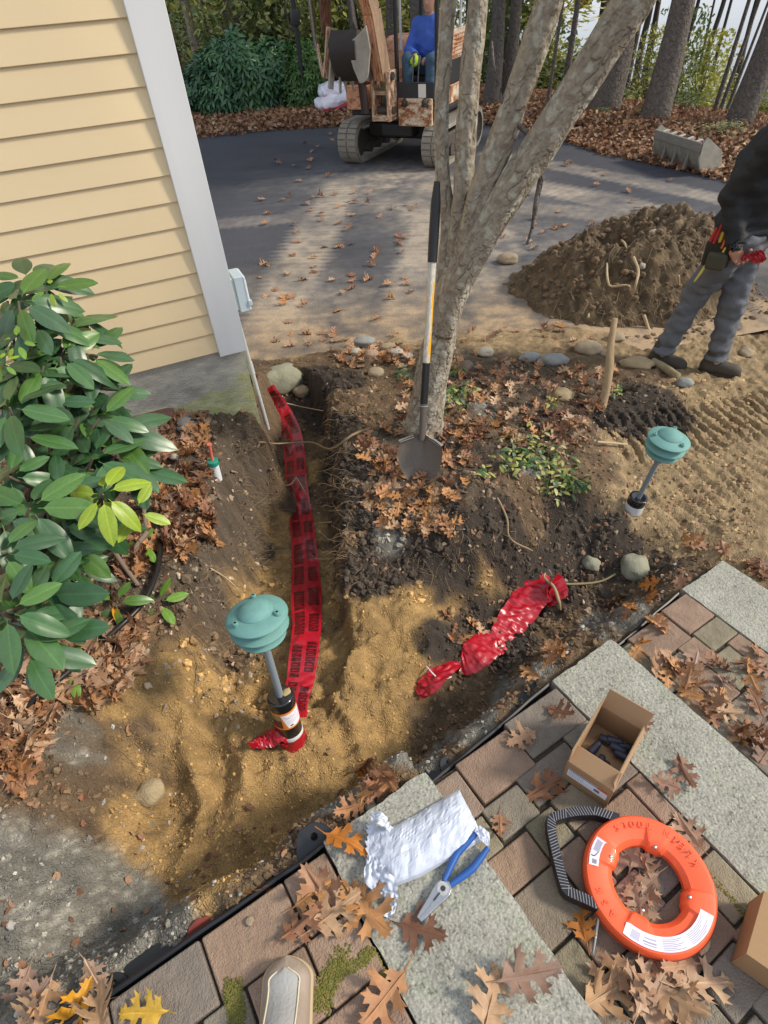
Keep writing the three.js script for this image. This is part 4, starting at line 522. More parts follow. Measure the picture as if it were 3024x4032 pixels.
// ---------------------------------------------------------------- shovel leaning on the tree
{
  const tip = onG(905, 1052, .24, -.05), top = GZ(944, 392, -2.62); const neck = GD(905, 962, project(tip)[2] - .055); neck.y = Math.max(neck.y, tip.y + .24);
  const t = thing('shovel', 'long handled shovel with worn yellow shaft leaning against the tree', 'shovel', null); const ax = top.clone().sub(tip).normalize(), L = top.distanceTo(tip);
  const at = (f) => tip.clone().addScaledVector(ax, f * L); const steel = std(C(.17, .145, .12), .6, { metalness: .3, bumpMap: SOILBUMP, bumpScale: .002 });
  const SHV = .6; const wm = dataTex(128, (u, v) => { const k = ss(.42, .5, tfbm(u, v, 6, 3, 4) + .30 * Math.sin(u * 6.283 + SHV) + (v > .45 ? .12 : -.1)); const s = .78 + .25 * (vn(u, v, 60, 5) - .5); return [lerp(.90, s, k), lerp(.66, s * .97, k), lerp(.10, s * .9, k)]; }, true, 1 / .1, 1 / .75);
  mesh('grip', tube([at(.775), at(.79), at(.97), at(.992), at(1)], [.0205, .0215, .0215, .0205, .012], 20, 24), phys(C(.013, .013, .014), .45), t);
  mesh('shaft', tube([at(.46), at(.775)], [.0165], 18, 4), std(0xffffff, .5, { map: wm }), t);
  mesh('sleeve', tube([at(.315), at(.46)], [.0172], 18, 4), phys(C(.012, .012, .013), .4), t);
  mesh('socket', tube([at(.185), at(.24), at(.318)], [.016, .0155, .0182], 16, 8), std(C(.16, .14, .12), .5, { metalness: .5 }), t);
  mesh('wire_tie', new THREE.TorusGeometry(.02, .0012, 6, 24).applyQuaternion(new THREE.Quaternion().setFromUnitVectors(V(0, 0, 1), ax)).translate(at(.31).x, at(.31).y, at(.31).z), std(C(.5, .5, .5), .4), t);
  const face = V(-.30, .0, 1); face.addScaledVector(ax, -face.dot(ax)).normalize(); const sd = ax.clone().cross(face).normalize(); const n = 26, m = 24, P = [], I = [];
  const half = (u) => u > .62 ? lerp(.108, .102, (u - .62) / .38) : .108 * Math.pow(Math.max(0, Math.sin(u / .62 * Math.PI / 2)), .75);
  for (const b of [0, 1]) for (let i = 0; i <= n; i++) for (let j = 0; j <= m; j++) { const u = i / n, v = j / m * 2 - 1, w = half(u) * (u > .9 ? 1 : 1), x = v * w; const dish = .034 * (v * v) * (.4 + .6 * u) - (u > .8 ? 0 : 0) + .02 * (1 - u) * (1 - u); const step = u > .95 ? .016 * (u - .95) / .05 * ss(.25, .4, Math.abs(v)) : 0; const q = tip.clone().addScaledVector(ax, u * .27 - (u > .85 ? .03 * Math.pow(Math.abs(v), 2) * ss(.85, 1, u) : 0)).addScaledVector(sd, x).addScaledVector(face, dish + step - b * .003 + .012 * Math.exp(-v * v * 30) * ss(.3, 1, u) * (b ? -1 : -1)); P.push(q.x, q.y, q.z); }
  const W = m + 1, off = (n + 1) * W; for (let i = 0; i < n; i++) for (let j = 0; j < m; j++) { const a = i * W + j; I.push(a, a + 1, a + W, a + 1, a + W + 1, a + W, off + a, off + a + W, off + a + 1, off + a + 1, off + a + W, off + a + W + 1); }
  const g = new THREE.BufferGeometry(); g.setAttribute('position', new THREE.Float32BufferAttribute(P, 3)); g.setIndex(I); g.computeVertexNormals(); const uv = new Float32Array(P.length / 3 * 2); for (let i = 0; i < uv.length / 2; i++) { uv[2 * i] = P[3 * i]; uv[2 * i + 1] = P[3 * i + 1]; } g.setAttribute('uv', new THREE.BufferAttribute(uv, 2));
  mesh('blade', g, steel, t);
  mesh('tread', merge([-1, 1].map((s) => beam(tip.clone().addScaledVector(ax, .262).addScaledVector(sd, s * .04).addScaledVector(face, .006), tip.clone().addScaledVector(ax, .238).addScaledVector(sd, s * .104).addScaledVector(face, .036), .022, .004, .001))), std(C(.33, .31, .28), .5, { metalness: .4 }), t);
}
// ---------------------------------------------------------------- leaves
function leafGeo(kind, v) {                                       // a leaf along +z from its stalk, about 1 long, curled
  reseed(100 + v * 17 + (kind === 'oak' ? 0 : 500)); const side = () => {
    const h = [];
    if (kind === 'oak') { h.push([.012, .0], [.02, .08]); for (const [tb, w, sw] of [[.12, .24, .05], [.30, .40, .075], [.55, .36, .085]]) { const q = rr(.82, 1.18), d = rr(-.02, .02), t = tb + d; h.push([sw * .8, t], [w * q * .55, t + .055], [w * q * .92, t + .06], [w * q * .80, t + .10], [w * q, t + .185], [w * q * .68, t + .155], [w * q * .58, t + .235], [w * q * .38, t + .17], [sw * 1.1, t + .165]); } h.push([.075, .80], [.15, .87], [.075, .875], [.09, .95], [.03, .93]); }
    else for (let i = 0; i < 12; i++) { const t = i / 12; h.push([t < .1 ? .012 : .27 * Math.pow(Math.sin(Math.PI * Math.pow((t - .1) / .9, .8)), .9) * (1 + (i % 2 ? .05 : 0)), t]); }
    return h; };
  const curl = rr(-.3, 2.4), bend = rr(-1.0, 1.2), tw = rr(-.7, .7), P = [], U = [], I = [];
  const shape = (x, t) => { const w = Math.abs(x), lift = curl * w * w * 1.5 + .07 * noise(x * 5 + v, t * 5, v) + .10 * w * noise(x * 12, t * 12, v + 5) + bend * (t - .4) * (t - .4) * .6 + tw * x * t * .6, shrink = 1 - Math.min(.3, Math.abs(curl) * w * .35); return [x * shrink, lift, t]; };
  for (const s of [1, -1]) { const h = side(), mid = [1, .85, .7, .55, .42, .3, .18, .06].map((t) => [0, t]), poly = [...h, ...mid].map(([x, t]) => new THREE.Vector2(s * x, t)), base = P.length / 3; for (const q of poly) { P.push(...shape(q.x, q.y)); U.push(.5 + q.x, q.y); } for (const [i, j, k] of THREE.ShapeUtils.triangulateShape(poly, [])) I.push(base + i, base + k, base + j); }
  const g = new THREE.BufferGeometry(); g.setAttribute('position', new THREE.Float32BufferAttribute(P, 3)); g.setAttribute('uv', new THREE.Float32BufferAttribute(U, 2)); g.setIndex(I); g.computeVertexNormals();
  const st = bar(V(0, shape(0, .02)[1], .06), V(rr(-.04, .04), .02, -.16), .011, .008, 5); const q = merge([g, st]); q.translate(0, 0, -.45); return q;
}
const OAK = [0, 1, 2, 3, 4, 5, 6, 7, 8, 9, 10, 11, 12, 13].map((v) => leafGeo('oak', v)), OVAL = [0, 1, 2].map((v) => leafGeo('oval', v));
const leafMap = dataTex(128, (u, v) => { const w = Math.abs(u - .5), vein = Math.max(ss(.018, .004, w), ss(.012, .0, Math.abs((((v * 7 - w * 5) % 1) + 1) % 1 - .5) * .12) * .5); const n = tfbm(u, v, 5, 3, 4); let k = .72 + (n - .45) * .8 + vein * .25; return [k, k * .97, k * .93]; }, false, 1, 1);
const leafM = (r, g, b, ro = .6) => std(C(r, g, b), ro, { map: leafMap, side: THREE.DoubleSide });
const BROWNS = [leafM(.39, .205, .115), leafM(.46, .225, .10), leafM(.30, .14, .075), leafM(.52, .33, .19), leafM(.22, .10, .055), leafM(.43, .245, .14), leafM(.54, .27, .105), leafM(.42, .27, .20)], PALES = [leafM(.62, .43, .28), leafM(.52, .35, .24), leafM(.44, .28, .19)], YEL = [leafM(.68, .33, .02), leafM(.74, .47, .06), leafM(.55, .20, .03)], RED = leafM(.24, .035, .022);
const tmpQ = new THREE.Quaternion(), UP = V(0, 1, 0);
function layLeaf(o, p, size, nrm, tilt) { const q1 = new THREE.Quaternion().setFromUnitVectors(UP, nrm), q2 = new THREE.Quaternion().setFromAxisAngle(UP, rr(0, 6.283)), q3 = new THREE.Quaternion().setFromEuler(new THREE.Euler(rr(-tilt, tilt), 0, rr(-tilt, tilt))); o.quaternion.copy(q1).multiply(q2).multiply(q3); o.scale.setScalar(size); o.position.copy(p); }
const nrmAt = (x, z) => { const e = .03, [a, b] = toAB(x, z); if (b - edgeB(a) > 0 && a < 2.13) return UP.clone(); return V(hgt(x - e, z) - hgt(x + e, z), 2 * e, hgt(x, z - e) - hgt(x, z + e)).normalize(); };
// a flat-lying point of the place seen at a spot of the photograph
const landing = (px, py) => { let p = G(px, py, .2); for (let i = 0; i < 10; i++) { const h = topAt(p.x, p.z); p = G(px, py, lerp(p.y, h, .7)); } p.y = topAt(p.x, p.z); return p; };
let leafCount = 0;
function oneLeaf(px, py, size, label, group, mat, geo, tilt = .35, lift = .006) { const p = landing(px, py); p.y += lift + size * .03; const m = mesh('oak_leaf', geo || pick(OAK), mat || pick(BROWNS)); layLeaf(m, p, size, nrmAt(p.x, p.z), tilt); tag(m, label, 'leaf', group); leafCount++; return m; }
reseed(2001);
// leaves that stand out one by one
oneLeaf(790, 1965, .16, 'broad light brown oak leaf spread on the bricks below the white plastic pack', null, BROWNS[6], OAK[1], .15);
oneLeaf(700, 1935, .16, 'curled brown oak leaf beside the gap in the black edging', null, BROWNS[0], OAK[2], .3);
oneLeaf(745, 1820, .14, 'golden brown oak leaf standing on the black edging left of the plastic pack', null, YEL[2], OAK[3], .5, .02);
oneLeaf(905, 2010, .13, 'dark brown oak leaf under the tip of the pliers', null, BROWNS[4], OAK[4], .2);
oneLeaf(320, 2190, .125, 'bright yellow oak leaf at the very bottom near the shoe', null, YEL[1], OAK[0], .3, .02);
oneLeaf(170, 2190, .12, 'orange oak leaf at the bottom left corner', null, YEL[0], OAK[5], .4, .02);
oneLeaf(650, 2000, .12, 'narrow reddish brown oak leaf at the toe of the shoe', null, BROWNS[2], OAK[6], .3);
oneLeaf(835, 2150, .15, 'orange brown oak leaf right of the shoe', null, BROWNS[1], OAK[7], .2);
oneLeaf(1135, 2110, .15, 'large grey brown curled oak leaf on the lower granite tread', null, BROWNS[7], OAK[2], .3, .02);
oneLeaf(1060, 2160, .15, 'tan oak leaf at the left of the big leaf on the lower granite tread', null, BROWNS[3], OAK[0], .3, .015);
oneLeaf(1255, 1995, .12, 'golden leaf beside the steel leader of the orange reel', null, YEL[2], OAK[3], .25);
oneLeaf(1515, 2030, .07, 'small pale tan leaf at the rim of the orange reel', null, PALES[0], OVAL[1], .1);
oneLeaf(1185, 1700, .15, 'brown oak leaf left of the open cardboard box', null, BROWNS[2], OAK[5], .2);
oneLeaf(1130, 1595, .12, 'light brown oak leaf across a joint of the upper bricks', null, BROWNS[5], OAK[7], .2);
oneLeaf(1475, 1665, .11, 'brown oak leaf lying on the middle granite tread', null, BROWNS[4], OAK[6], .2);
oneLeaf(1490, 1805, .12, 'thin curled oak leaf between reel and granite tread', null, PALES[2], OAK[1], .4);
oneLeaf(1080, 1780, .08, 'small red brown leaf right of the blue pliers', null, BROWNS[0], OAK[4], .2);
oneLeaf(432, 2010, .085, 'single dark red leaf on the soil by the black edging', null, RED, OVAL[0], .2);
oneLeaf(45, 1690, .15, 'ragged orange brown leaf lying alone at the left edge on grey soil', null, BROWNS[1], OAK[2], .3);
oneLeaf(255, 1335, .06, 'small bright orange leaf on the black hose', null, YEL[0], OVAL[2], .3, .03);
oneLeaf(320, 882, .09, 'yellow leaf above the dark brick by the foundation', null, YEL[0], OAK[0], .3, .02);
oneLeaf(555, 1930, .10, 'golden oak leaf hanging over the black edging near the bottom', null, YEL[2], OAK[3], .5, .02);
// groups that nothing tells apart
const zoneLeaves = (n, poly, s0, s1, label, group, mats, tilt, lift = 0.004, geos) => { const xs = poly.map((q) => q[0]), ys = poly.map((q) => q[1]); const inside = (x, y) => { let c = false; for (let i = 0, j = poly.length - 1; i < poly.length; j = i++) if ((poly[i][1] > y) !== (poly[j][1] > y) && x < (poly[j][0] - poly[i][0]) * (y - poly[i][1]) / (poly[j][1] - poly[i][1]) + poly[i][0]) c = !c; return c; }; let k = 0, guard = 0; while (k < n && guard++ < n * 30) { const x = rr(Math.min(...xs), Math.max(...xs)), y = rr(Math.min(...ys), Math.max(...ys)); if (!inside(x, y)) continue; k++; oneLeaf(x, y, rr(s0, s1), label, group, pick(mats), geos && pick(geos), tilt, lift + rr(0, .012)); } };
zoneLeaves(7, [[1325, 1830], [1455, 1850], [1465, 1980], [1375, 1975]], .09, .14, 'tan curled leaf inside the hole of the orange reel', 'leaves inside the reel', PALES, .4);
zoneLeaves(10, [[1260, 2080], [1480, 2080], [1560, 2205], [1290, 2212]], .12, .17, 'brown curled oak leaf in the heap below the orange reel', 'leaves heaped below the reel', [BROWNS[0], BROWNS[3], BROWNS[5], PALES[0], PALES[1]], .5, .01);
zoneLeaves(20, [[1325, 1385], [1400, 1400], [1659, 1600], [1659, 1640], [1560, 1580], [1440, 1470]], .09, .15, 'brown oak leaf drifted against the foot of the middle granite tread', 'leaves drifted at the middle tread', BROWNS, .8, .015);
zoneLeaves(12, [[1400, 1400], [1600, 1350], [1659, 1400], [1659, 1560], [1500, 1480]], .09, .13, 'brown oak leaf loose on the lowest brick landing', 'leaves on the lowest landing', BROWNS, .4);
zoneLeaves(14, [[1270, 1290], [1330, 1370], [1440, 1440], [1400, 1400], [1480, 1270], [1540, 1180], [1490, 1170], [1350, 1270]], .08, .14, 'orange brown oak leaf on the soil strip beside the lower steps', 'leaves beside the lower steps', [BROWNS[1], BROWNS[6], BROWNS[0], YEL[2]], .7, .012);
zoneLeaves(9, [[1545, 1190], [1659, 1260], [1659, 1220], [1580, 1180]], .08, .12, 'brown oak leaf behind the lowest granite tread', 'leaves behind the lowest tread', BROWNS, .7, .01);
zoneLeaves(9, [[740, 1760], [800, 1640], [880, 1610], [860, 1680], [790, 1760]], .09, .14, 'brown oak leaf piled on the soil left of the upper granite tread', 'leaves left of the upper tread', [BROWNS[1], BROWNS[6], BROWNS[2], YEL[2]], .8, .015);
zoneLeaves(3, [[640, 1890], [780, 1850], [820, 1900], [730, 2010], [650, 1960]], .10, .15, 'orange brown oak leaf on the bricks left of the plastic pack', 'leaves left of the plastic pack', [BROWNS[1], BROWNS[6], BROWNS[0], BROWNS[3]], .4, .006);
zoneLeaves(6, [[1110, 1480], [1210, 1440], [1225, 1400], [1190, 1400], [1150, 1450]], .07, .11, 'brown oak leaf on the bank above the short red tape', 'leaves on the bank by the short tape', [BROWNS[1], BROWNS[6]], .9, .015);
zoneLeaves(8, [[960, 1330], [1050, 1330], [1090, 1360], [980, 1400]], .06, .10, 'brown leaf in the trench behind the short red tape', 'leaves in the trench', BROWNS, .7, .01);
zoneLeaves(7, [[0, 2100], [90, 2080], [260, 2120], [240, 2212], [0, 2212]], .09, .13, 'dry brown leaf on the gravel at the bottom left', 'leaves at the bottom left', [BROWNS[3], BROWNS[0], PALES[1], BROWNS[7]], .7, .015);
zoneLeaves(4, [[1060, 1480], [1160, 1560], [1400, 1640], [1440, 1700], [1410, 1560]], .08, .12, 'curled brown leaf near the cardboard box', 'leaves near the box', BROWNS, .4, .006);
zoneLeaves(46, [[560, 300], [720, 290], [720, 700], [560, 700]], .09, .14, 'brown oak leaf scattered on the left half of the driveway', 'leaves on the left driveway', BROWNS, .25, .004);
zoneLeaves(40, [[720, 400], [900, 400], [900, 700], [720, 700]], .09, .13, 'brown oak leaf scattered on the middle of the driveway', 'leaves on the middle driveway', BROWNS, .25, .004);
zoneLeaves(40, [[1050, 320], [1250, 340], [1600, 420], [1500, 480], [1200, 540], [1080, 560]], .09, .13, 'brown oak leaf scattered on the right half of the driveway', 'leaves on the right driveway', BROWNS, .25, .004);
// thick litter: one object per bed
function litter(name, n, poly, s0, s1, label, mats, opt = {}) {
  const geo = opt.geo || OAK[Math.floor(rnd() * 8)], base = mats[0].clone(); base.color.set(0xffffff); const im = new THREE.InstancedMesh(geo, base, n); const xs = poly.map((q) => q[0]), ys = poly.map((q) => q[1]); const inside = (x, y) => { let c = false; for (let i = 0, j = poly.length - 1; i < poly.length; j = i++) if ((poly[i][1] > y) !== (poly[j][1] > y) && x < (poly[j][0] - poly[i][0]) * (y - poly[i][1]) / (poly[j][1] - poly[i][1]) + poly[i][0]) c = !c; return c; };
  const o = new THREE.Object3D(); let k = 0, guard = 0; while (k < n && guard++ < n * 40) { const x = rr(Math.min(...xs), Math.max(...xs)), y = rr(Math.min(...ys), Math.max(...ys)); if (!inside(x, y)) continue; let p; if (opt.world) { p = V(x, opt.world(x, y), y); } else { p = landing(x, y); } if (opt.skip && opt.skip(p.x, p.z)) continue; p.y += rr(0, opt.pile || .02); layLeaf(o, p, rr(s0, s1), opt.world ? UP : nrmAt(p.x, p.z), opt.tilt || .6); o.updateMatrix(); im.setMatrixAt(k, o.matrix); const c = pick(mats).color; im.setColorAt(k, _c.copy(c).multiplyScalar(rr(.7, 1.25))); k++; }
  im.count = k; im.name = numbered(name); im.castShadow = im.receiveShadow = true; scene.add(im); return tag(im, label, 'leaf litter', null, 'stuff');
}
reseed(303);
const L4 = (name, n, poly, s0, s1, label, mats, opt) => { for (let k = 0; k < 3; k++) litter(name, Math.ceil(n / 3), poly, s0, s1, [label, label.replace('leaves', 'oak leaves'), label.replace('leaves', 'dry leaves')][k], mats, { ...opt, geo: OAK[(k * 3 + n) % 8] }); };
L4('leaf_litter', 300, [[300, 880], [430, 870], [450, 960], [470, 1010], [440, 1080], [470, 1150], [400, 1230], [350, 1200], [280, 1260], [230, 1160], [330, 1060]], .08, .13, 'rusty leaves covering the bed between shrub and trench', BROWNS, { pile: .035, tilt: .9 });
L4('leaf_litter', 130, [[0, 1500], [120, 1440], [300, 1330], [330, 1400], [250, 1500], [120, 1560], [60, 1650], [0, 1690]], .09, .15, 'brown leaves under the left shrub and along the hose', [BROWNS[3], BROWNS[0], PALES[0], PALES[1], BROWNS[5], BROWNS[1]], { pile: .04, tilt: 1.0 });
L4('leaf_litter', 420, [[770, 960], [860, 900], [860, 780], [880, 740], [960, 740], [1000, 760], [1190, 790], [1330, 800], [1360, 850], [1280, 900], [1240, 990], [1050, 960], [1000, 1060], [900, 1040], [830, 1060], [790, 1010]], .07, .11, 'rusty leaves spread over the planting bed around the tree', [BROWNS[0], BROWNS[1], BROWNS[2], BROWNS[6], BROWNS[4], BROWNS[3], PALES[0]], { pile: .03, tilt: .8 });
L4('leaf_litter', 60, [[780, 1070], [960, 1050], [1010, 1110], [980, 1160], [820, 1140]], .07, .11, 'orange leaves on the near tip of the planting bed', [BROWNS[1], BROWNS[6], BROWNS[3]], { pile: .02, tilt: .6 });
L4('leaf_litter', 60, [[700, 760], [870, 745], [870, 790], [760, 800]], .07, .11, 'brown leaves among the edging stones left of the tree', BROWNS, { pile: .02, tilt: .6 });
{ // crumbs of broken leaves everywhere on the soil
  reseed(77); const n = 2600, im = new THREE.InstancedMesh(OVAL[1], std(0xffffff, .8, { map: leafMap, side: THREE.DoubleSide }), n), o = new THREE.Object3D(); let k = 0; for (let i = 0; i < n * 3 && k < n; i++) { const p = G(rr(0, 1659), rr(760, 2150), .15), [a, b] = toAB(p.x, p.z); if ((b - edgeB(a) > -.03 && a < 2.15) || (Math.max(zone('sand', p.x, p.z), zone('grey', p.x, p.z)) > .3 && rnd() < .88)) continue; p.y = hgt(p.x, p.z) + .004; layLeaf(o, p, rr(.012, .04), nrmAt(p.x, p.z), .7); o.updateMatrix(); im.setMatrixAt(k, o.matrix); im.setColorAt(k, _c.copy(pick([BROWNS[0], BROWNS[2], BROWNS[4], BROWNS[5], PALES[2]]).color).multiplyScalar(rr(.5, 1.1))); k++; } im.count = k; im.name = 'leaf_fragments'; im.castShadow = im.receiveShadow = true; scene.add(im); tag(im, 'small broken bits of dry leaves strewn over the soil', 'leaf litter', null, 'stuff');
}
L4('leaf_litter', 36, [[560, 740], [720, 700], [860, 720], [1250, 700], [1300, 740], [1000, 740], [700, 760]], .08, .12, 'brown leaves along the near edge of the driveway', BROWNS, { pile: .005, tilt: .3 });
// ---------------------------------------------------------------- roots, clods, stones
const rootM = [std(C(.30, .21, .12), .85), std(C(.22, .18, .10), .85), std(C(.44, .34, .21), .85)];
const rootAt = (pts, r0, r1, label, m = 0) => { const P = pts.map(([x, y, l]) => { const p = landing(x, y); p.y += l; return G(x, y, p.y); }); tag(mesh('tree_root', tube(P, [r0, lerp(r0, r1, .5), r1], 7, P.length * 6, .18), rootM[m]), label, 'root'); };
reseed(404);
rootAt([[560, 955, .04], [610, 958, .14], [665, 955, .16], [722, 968, .12], [760, 940, .05], [800, 925, .02]], .004, .007, 'long root stretched across the red tape in the upper trench', 0);
rootAt([[500, 1018, .03], [545, 1030, .08], [590, 1040, .14], [625, 1048, .16], [640, 1032, .17]], .006, .004, 'thick root reaching from the left bank over the trench', 0);
rootAt([[640, 1032, .17], [652, 1050, .16], [662, 1070, .13]], .004, .0015, 'short root tip hanging over the red tape', 2);
rootAt([[610, 855, .05], [612, 868, .06], [640, 876, .05], [700, 888, .03]], .004, .003, 'pale hooked root at the top of the trench', 2);
rootAt([[690, 1130, .06], [715, 1128, .05], [745, 1135, .02]], .005, .004, 'stubby pale root on the right wall of the trench', 2);
rootAt([[1290, 955, .03], [1320, 957, .03], [1355, 960, .025]], .007, .006, 'straight pale root lying at the edge of the planting bed', 2);
rootAt([[1055, 1040, .01], [1095, 1120, .015], [1100, 1160, .02], [1150, 1190, .03]], .006, .004, 'curving root on the dark bank above the short tape', 0);
rootAt([[1180, 1258, .03], [1240, 1262, .03], [1300, 1255, .02], [1330, 1240, .01]], .007, .005, 'brown root lying in the bottom of the right trench', 1);
rootAt([[455, 1228, .01], [490, 1250, .02], [515, 1275, .04], [520, 1295, .05]], .004, .002, 'forked pale root on the bank behind the large path light', 2);
rootAt([[440, 1390, .01], [425, 1450, .015], [430, 1530, .01]], .002, .0015, 'thin dark root hanging down the bank left of the large light', 1);
{ // hair roots that hang from the cut banks, too many to count
  const list = []; reseed(77); const strand = (x, y, dx, dy, len, r) => { const p0 = landing(x, y), P = [p0.clone().add(V(0, -.01, 0))]; let q = p0.clone(); const d = V(dx, rr(-.2, .45), dy).normalize(); for (let i = 0; i < 4; i++) { d.add(V(rr(-.6, .6), rr(-.55, .35), rr(-.6, .6))).normalize(); q = q.clone().addScaledVector(d, len / 4); const h = hgt(q.x, q.z); if (q.y < h) q.y = h + rr(0, .012); P.push(q); } list.push(tube(P, [r, r * .35], 4, 8)); };
  for (let i = 0; i < 280; i++) { const y = rr(850, 1300); strand(lerp(545, 540, (y - 850) / 400) + rr(-45, 25), y, 1, rr(-.6, .6), rr(.05, .18), rr(.0005, .0014)); }
  for (let i = 0; i < 170; i++) { const y = rr(850, 1250); strand(lerp(745, 765, (y - 850) / 400) + rr(-25, 35), y, -1, rr(-.6, .6), rr(.05, .18), rr(.0005, .0015)); }
  for (let i = 0; i < 120; i++) { const t = rnd(); strand(lerp(780, 1240, t) + rr(-10, 10), lerp(1250, 1080, t) + rr(-30, 50), rr(-.3, .6), 1, rr(.04, .14), rr(.0005, .0014)); }
  for (let i = 0; i < 90; i++) strand(rr(400, 540), rr(1230, 1480), rr(-.5, 1), rr(-1, 1), rr(.05, .2), rr(.0006, .0014));
  for (let i = 0; i < 40; i++) strand(rr(220, 420), rr(1550, 1800), rr(-.5, 1), rr(-1, 1), rr(.04, .12), rr(.0006, .0012));
  tag(mesh('fine_roots', merge(list), rootM[0]), 'tangle of hair roots hanging from the cut trench banks', 'roots', null, 'stuff');
}
{ // crumbs of soil and little stones
  const g0 = (() => { const q = rough(new THREE.IcosahedronGeometry(1, 1), .7, 1.7, 2, 4).toNonIndexed(); q.computeVertexNormals(); return q; })(), n = 30000; reseed(88); const mk = (name, cnt, f, label) => { const im = new THREE.InstancedMesh(g0, std(0xffffff, .97), cnt); const o = new THREE.Object3D(); let k = 0, gd = 0; while (k < cnt && gd++ < cnt * 12) { const r = f(); if (!r) continue; const [x, z, s, c] = r; o.position.set(x, hgt(x, z) + s * .15, z); o.rotation.set(rr(0, 6), rr(0, 6), rr(0, 6)); o.scale.set(s * rr(.7, 1.3), s * rr(.5, .9), s * rr(.7, 1.3)); o.updateMatrix(); im.setMatrixAt(k, o.matrix); im.setColorAt(k, c); k++; } im.count = k; im.name = numbered(name); im.castShadow = im.receiveShadow = true; scene.add(im); tag(im, label, 'soil', null, 'stuff'); };
  mk('soil_crumbs', n, () => { const p = G(rr(0, 1659), rr(760, 2212), .1), [a, b] = toAB(p.x, p.z); if (b - edgeB(a) > -.02 && a < 2.15) return null; const sandy = zone('sand', p.x, p.z), dk = zone('dark', p.x, p.z), gy = zone('grey', p.x, p.z); const s = (Math.pow(rnd(), 4) * (.010 + .012 * dk) + .0018) * (sandy > .4 ? .5 : 1) * (gy > .3 ? .5 : 1);  const c = soil(p.x, p.z, _c).clone().multiplyScalar(rr(.75, 1.35)); return [p.x, p.z, s, c]; }, 'loose crumbs of soil and sand all over the dig');
  mk('soil_clods', 1400, () => { const r = rnd(), p = r < .35 ? G(rr(700, 830), rr(820, 1280), .15) : r < .7 ? G(rr(780, 1330), rr(1080, 1300), .1) : r < .88 ? G(rr(380, 560), rr(860, 1480), .3) : G(rr(1150, 1460), rr(800, 950), .1); const [a, b] = toAB(p.x, p.z); if (b - edgeB(a) > -.03 && a < 2.15) return null; return [p.x, p.z, Math.pow(rnd(), 2.5) * .018 + .004, soil(p.x, p.z, _c).clone().multiplyScalar(rr(.9, 1.5))]; }, 'dark lumps of soil along the trench banks');
  mk('gravel', 1500, () => { const r = rnd(); const p = r < .25 ? G(rr(0, 380), rr(1550, 2212), .3) : r < .7 ? (() => { const a = rr(-.6, 2), e = rr(-.2, -.02); return fromAB(a, edgeB(a) + e); })() : G(rr(400, 1300), rr(740, 1200), .1); const [a, b] = toAB(p.x, p.z); if (b - edgeB(a) > -.015 && a < 2.15) return null; const k = rr(.12, .5); return [p.x, p.z, Math.pow(rnd(), 4) * .008 + .0014, C(k, k * .95, k * .85)]; }, 'pale gravel chips mixed into the grey soil');
  mk('wood_chips', 700, () => { const p = rnd() < .5 ? G(rr(280, 520), rr(880, 1500), .38) : G(rr(800, 1450), rr(760, 1230), .15); const k = rr(.25, .6); return [p.x, p.z, Math.pow(rnd(), 2) * .010 + .003, C(k, k * .78, k * .55)]; }, 'pale bark chips strewn over the planting beds');
}
const stoneM = { grey: [.30, .31, .31], tan: [.36, .29, .20], pale: [.46, .42, .35], brown: [.20, .15, .115], pink: [.40, .28, .21], moss: [.33, .33, .25], sand: [.42, .33, .20] }; for (const k in stoneM) stoneM[k] = std(C(...stoneM[k]), .9, { map: PAVMAP, bumpMap: SOILBUMP, bumpScale: .005 });
function rock(px, py, w, h, col, label, k = .65, cat = 'rock') { const p = landing(px, py + h * .3), Z = project(p)[2], W = w / FPX * Z, D = h / FPX * Z * 1.15; const m = mesh('rock', stone(W, Math.min(W, D) * k * 1.1, D, px * .01 + py * .003), stoneM[col]); m.position.set(p.x, p.y + Math.min(W, D) * k * .22, p.z); m.rotation.y = rr(-.3, .3); tag(m, label, cat); return m; }
reseed(55);
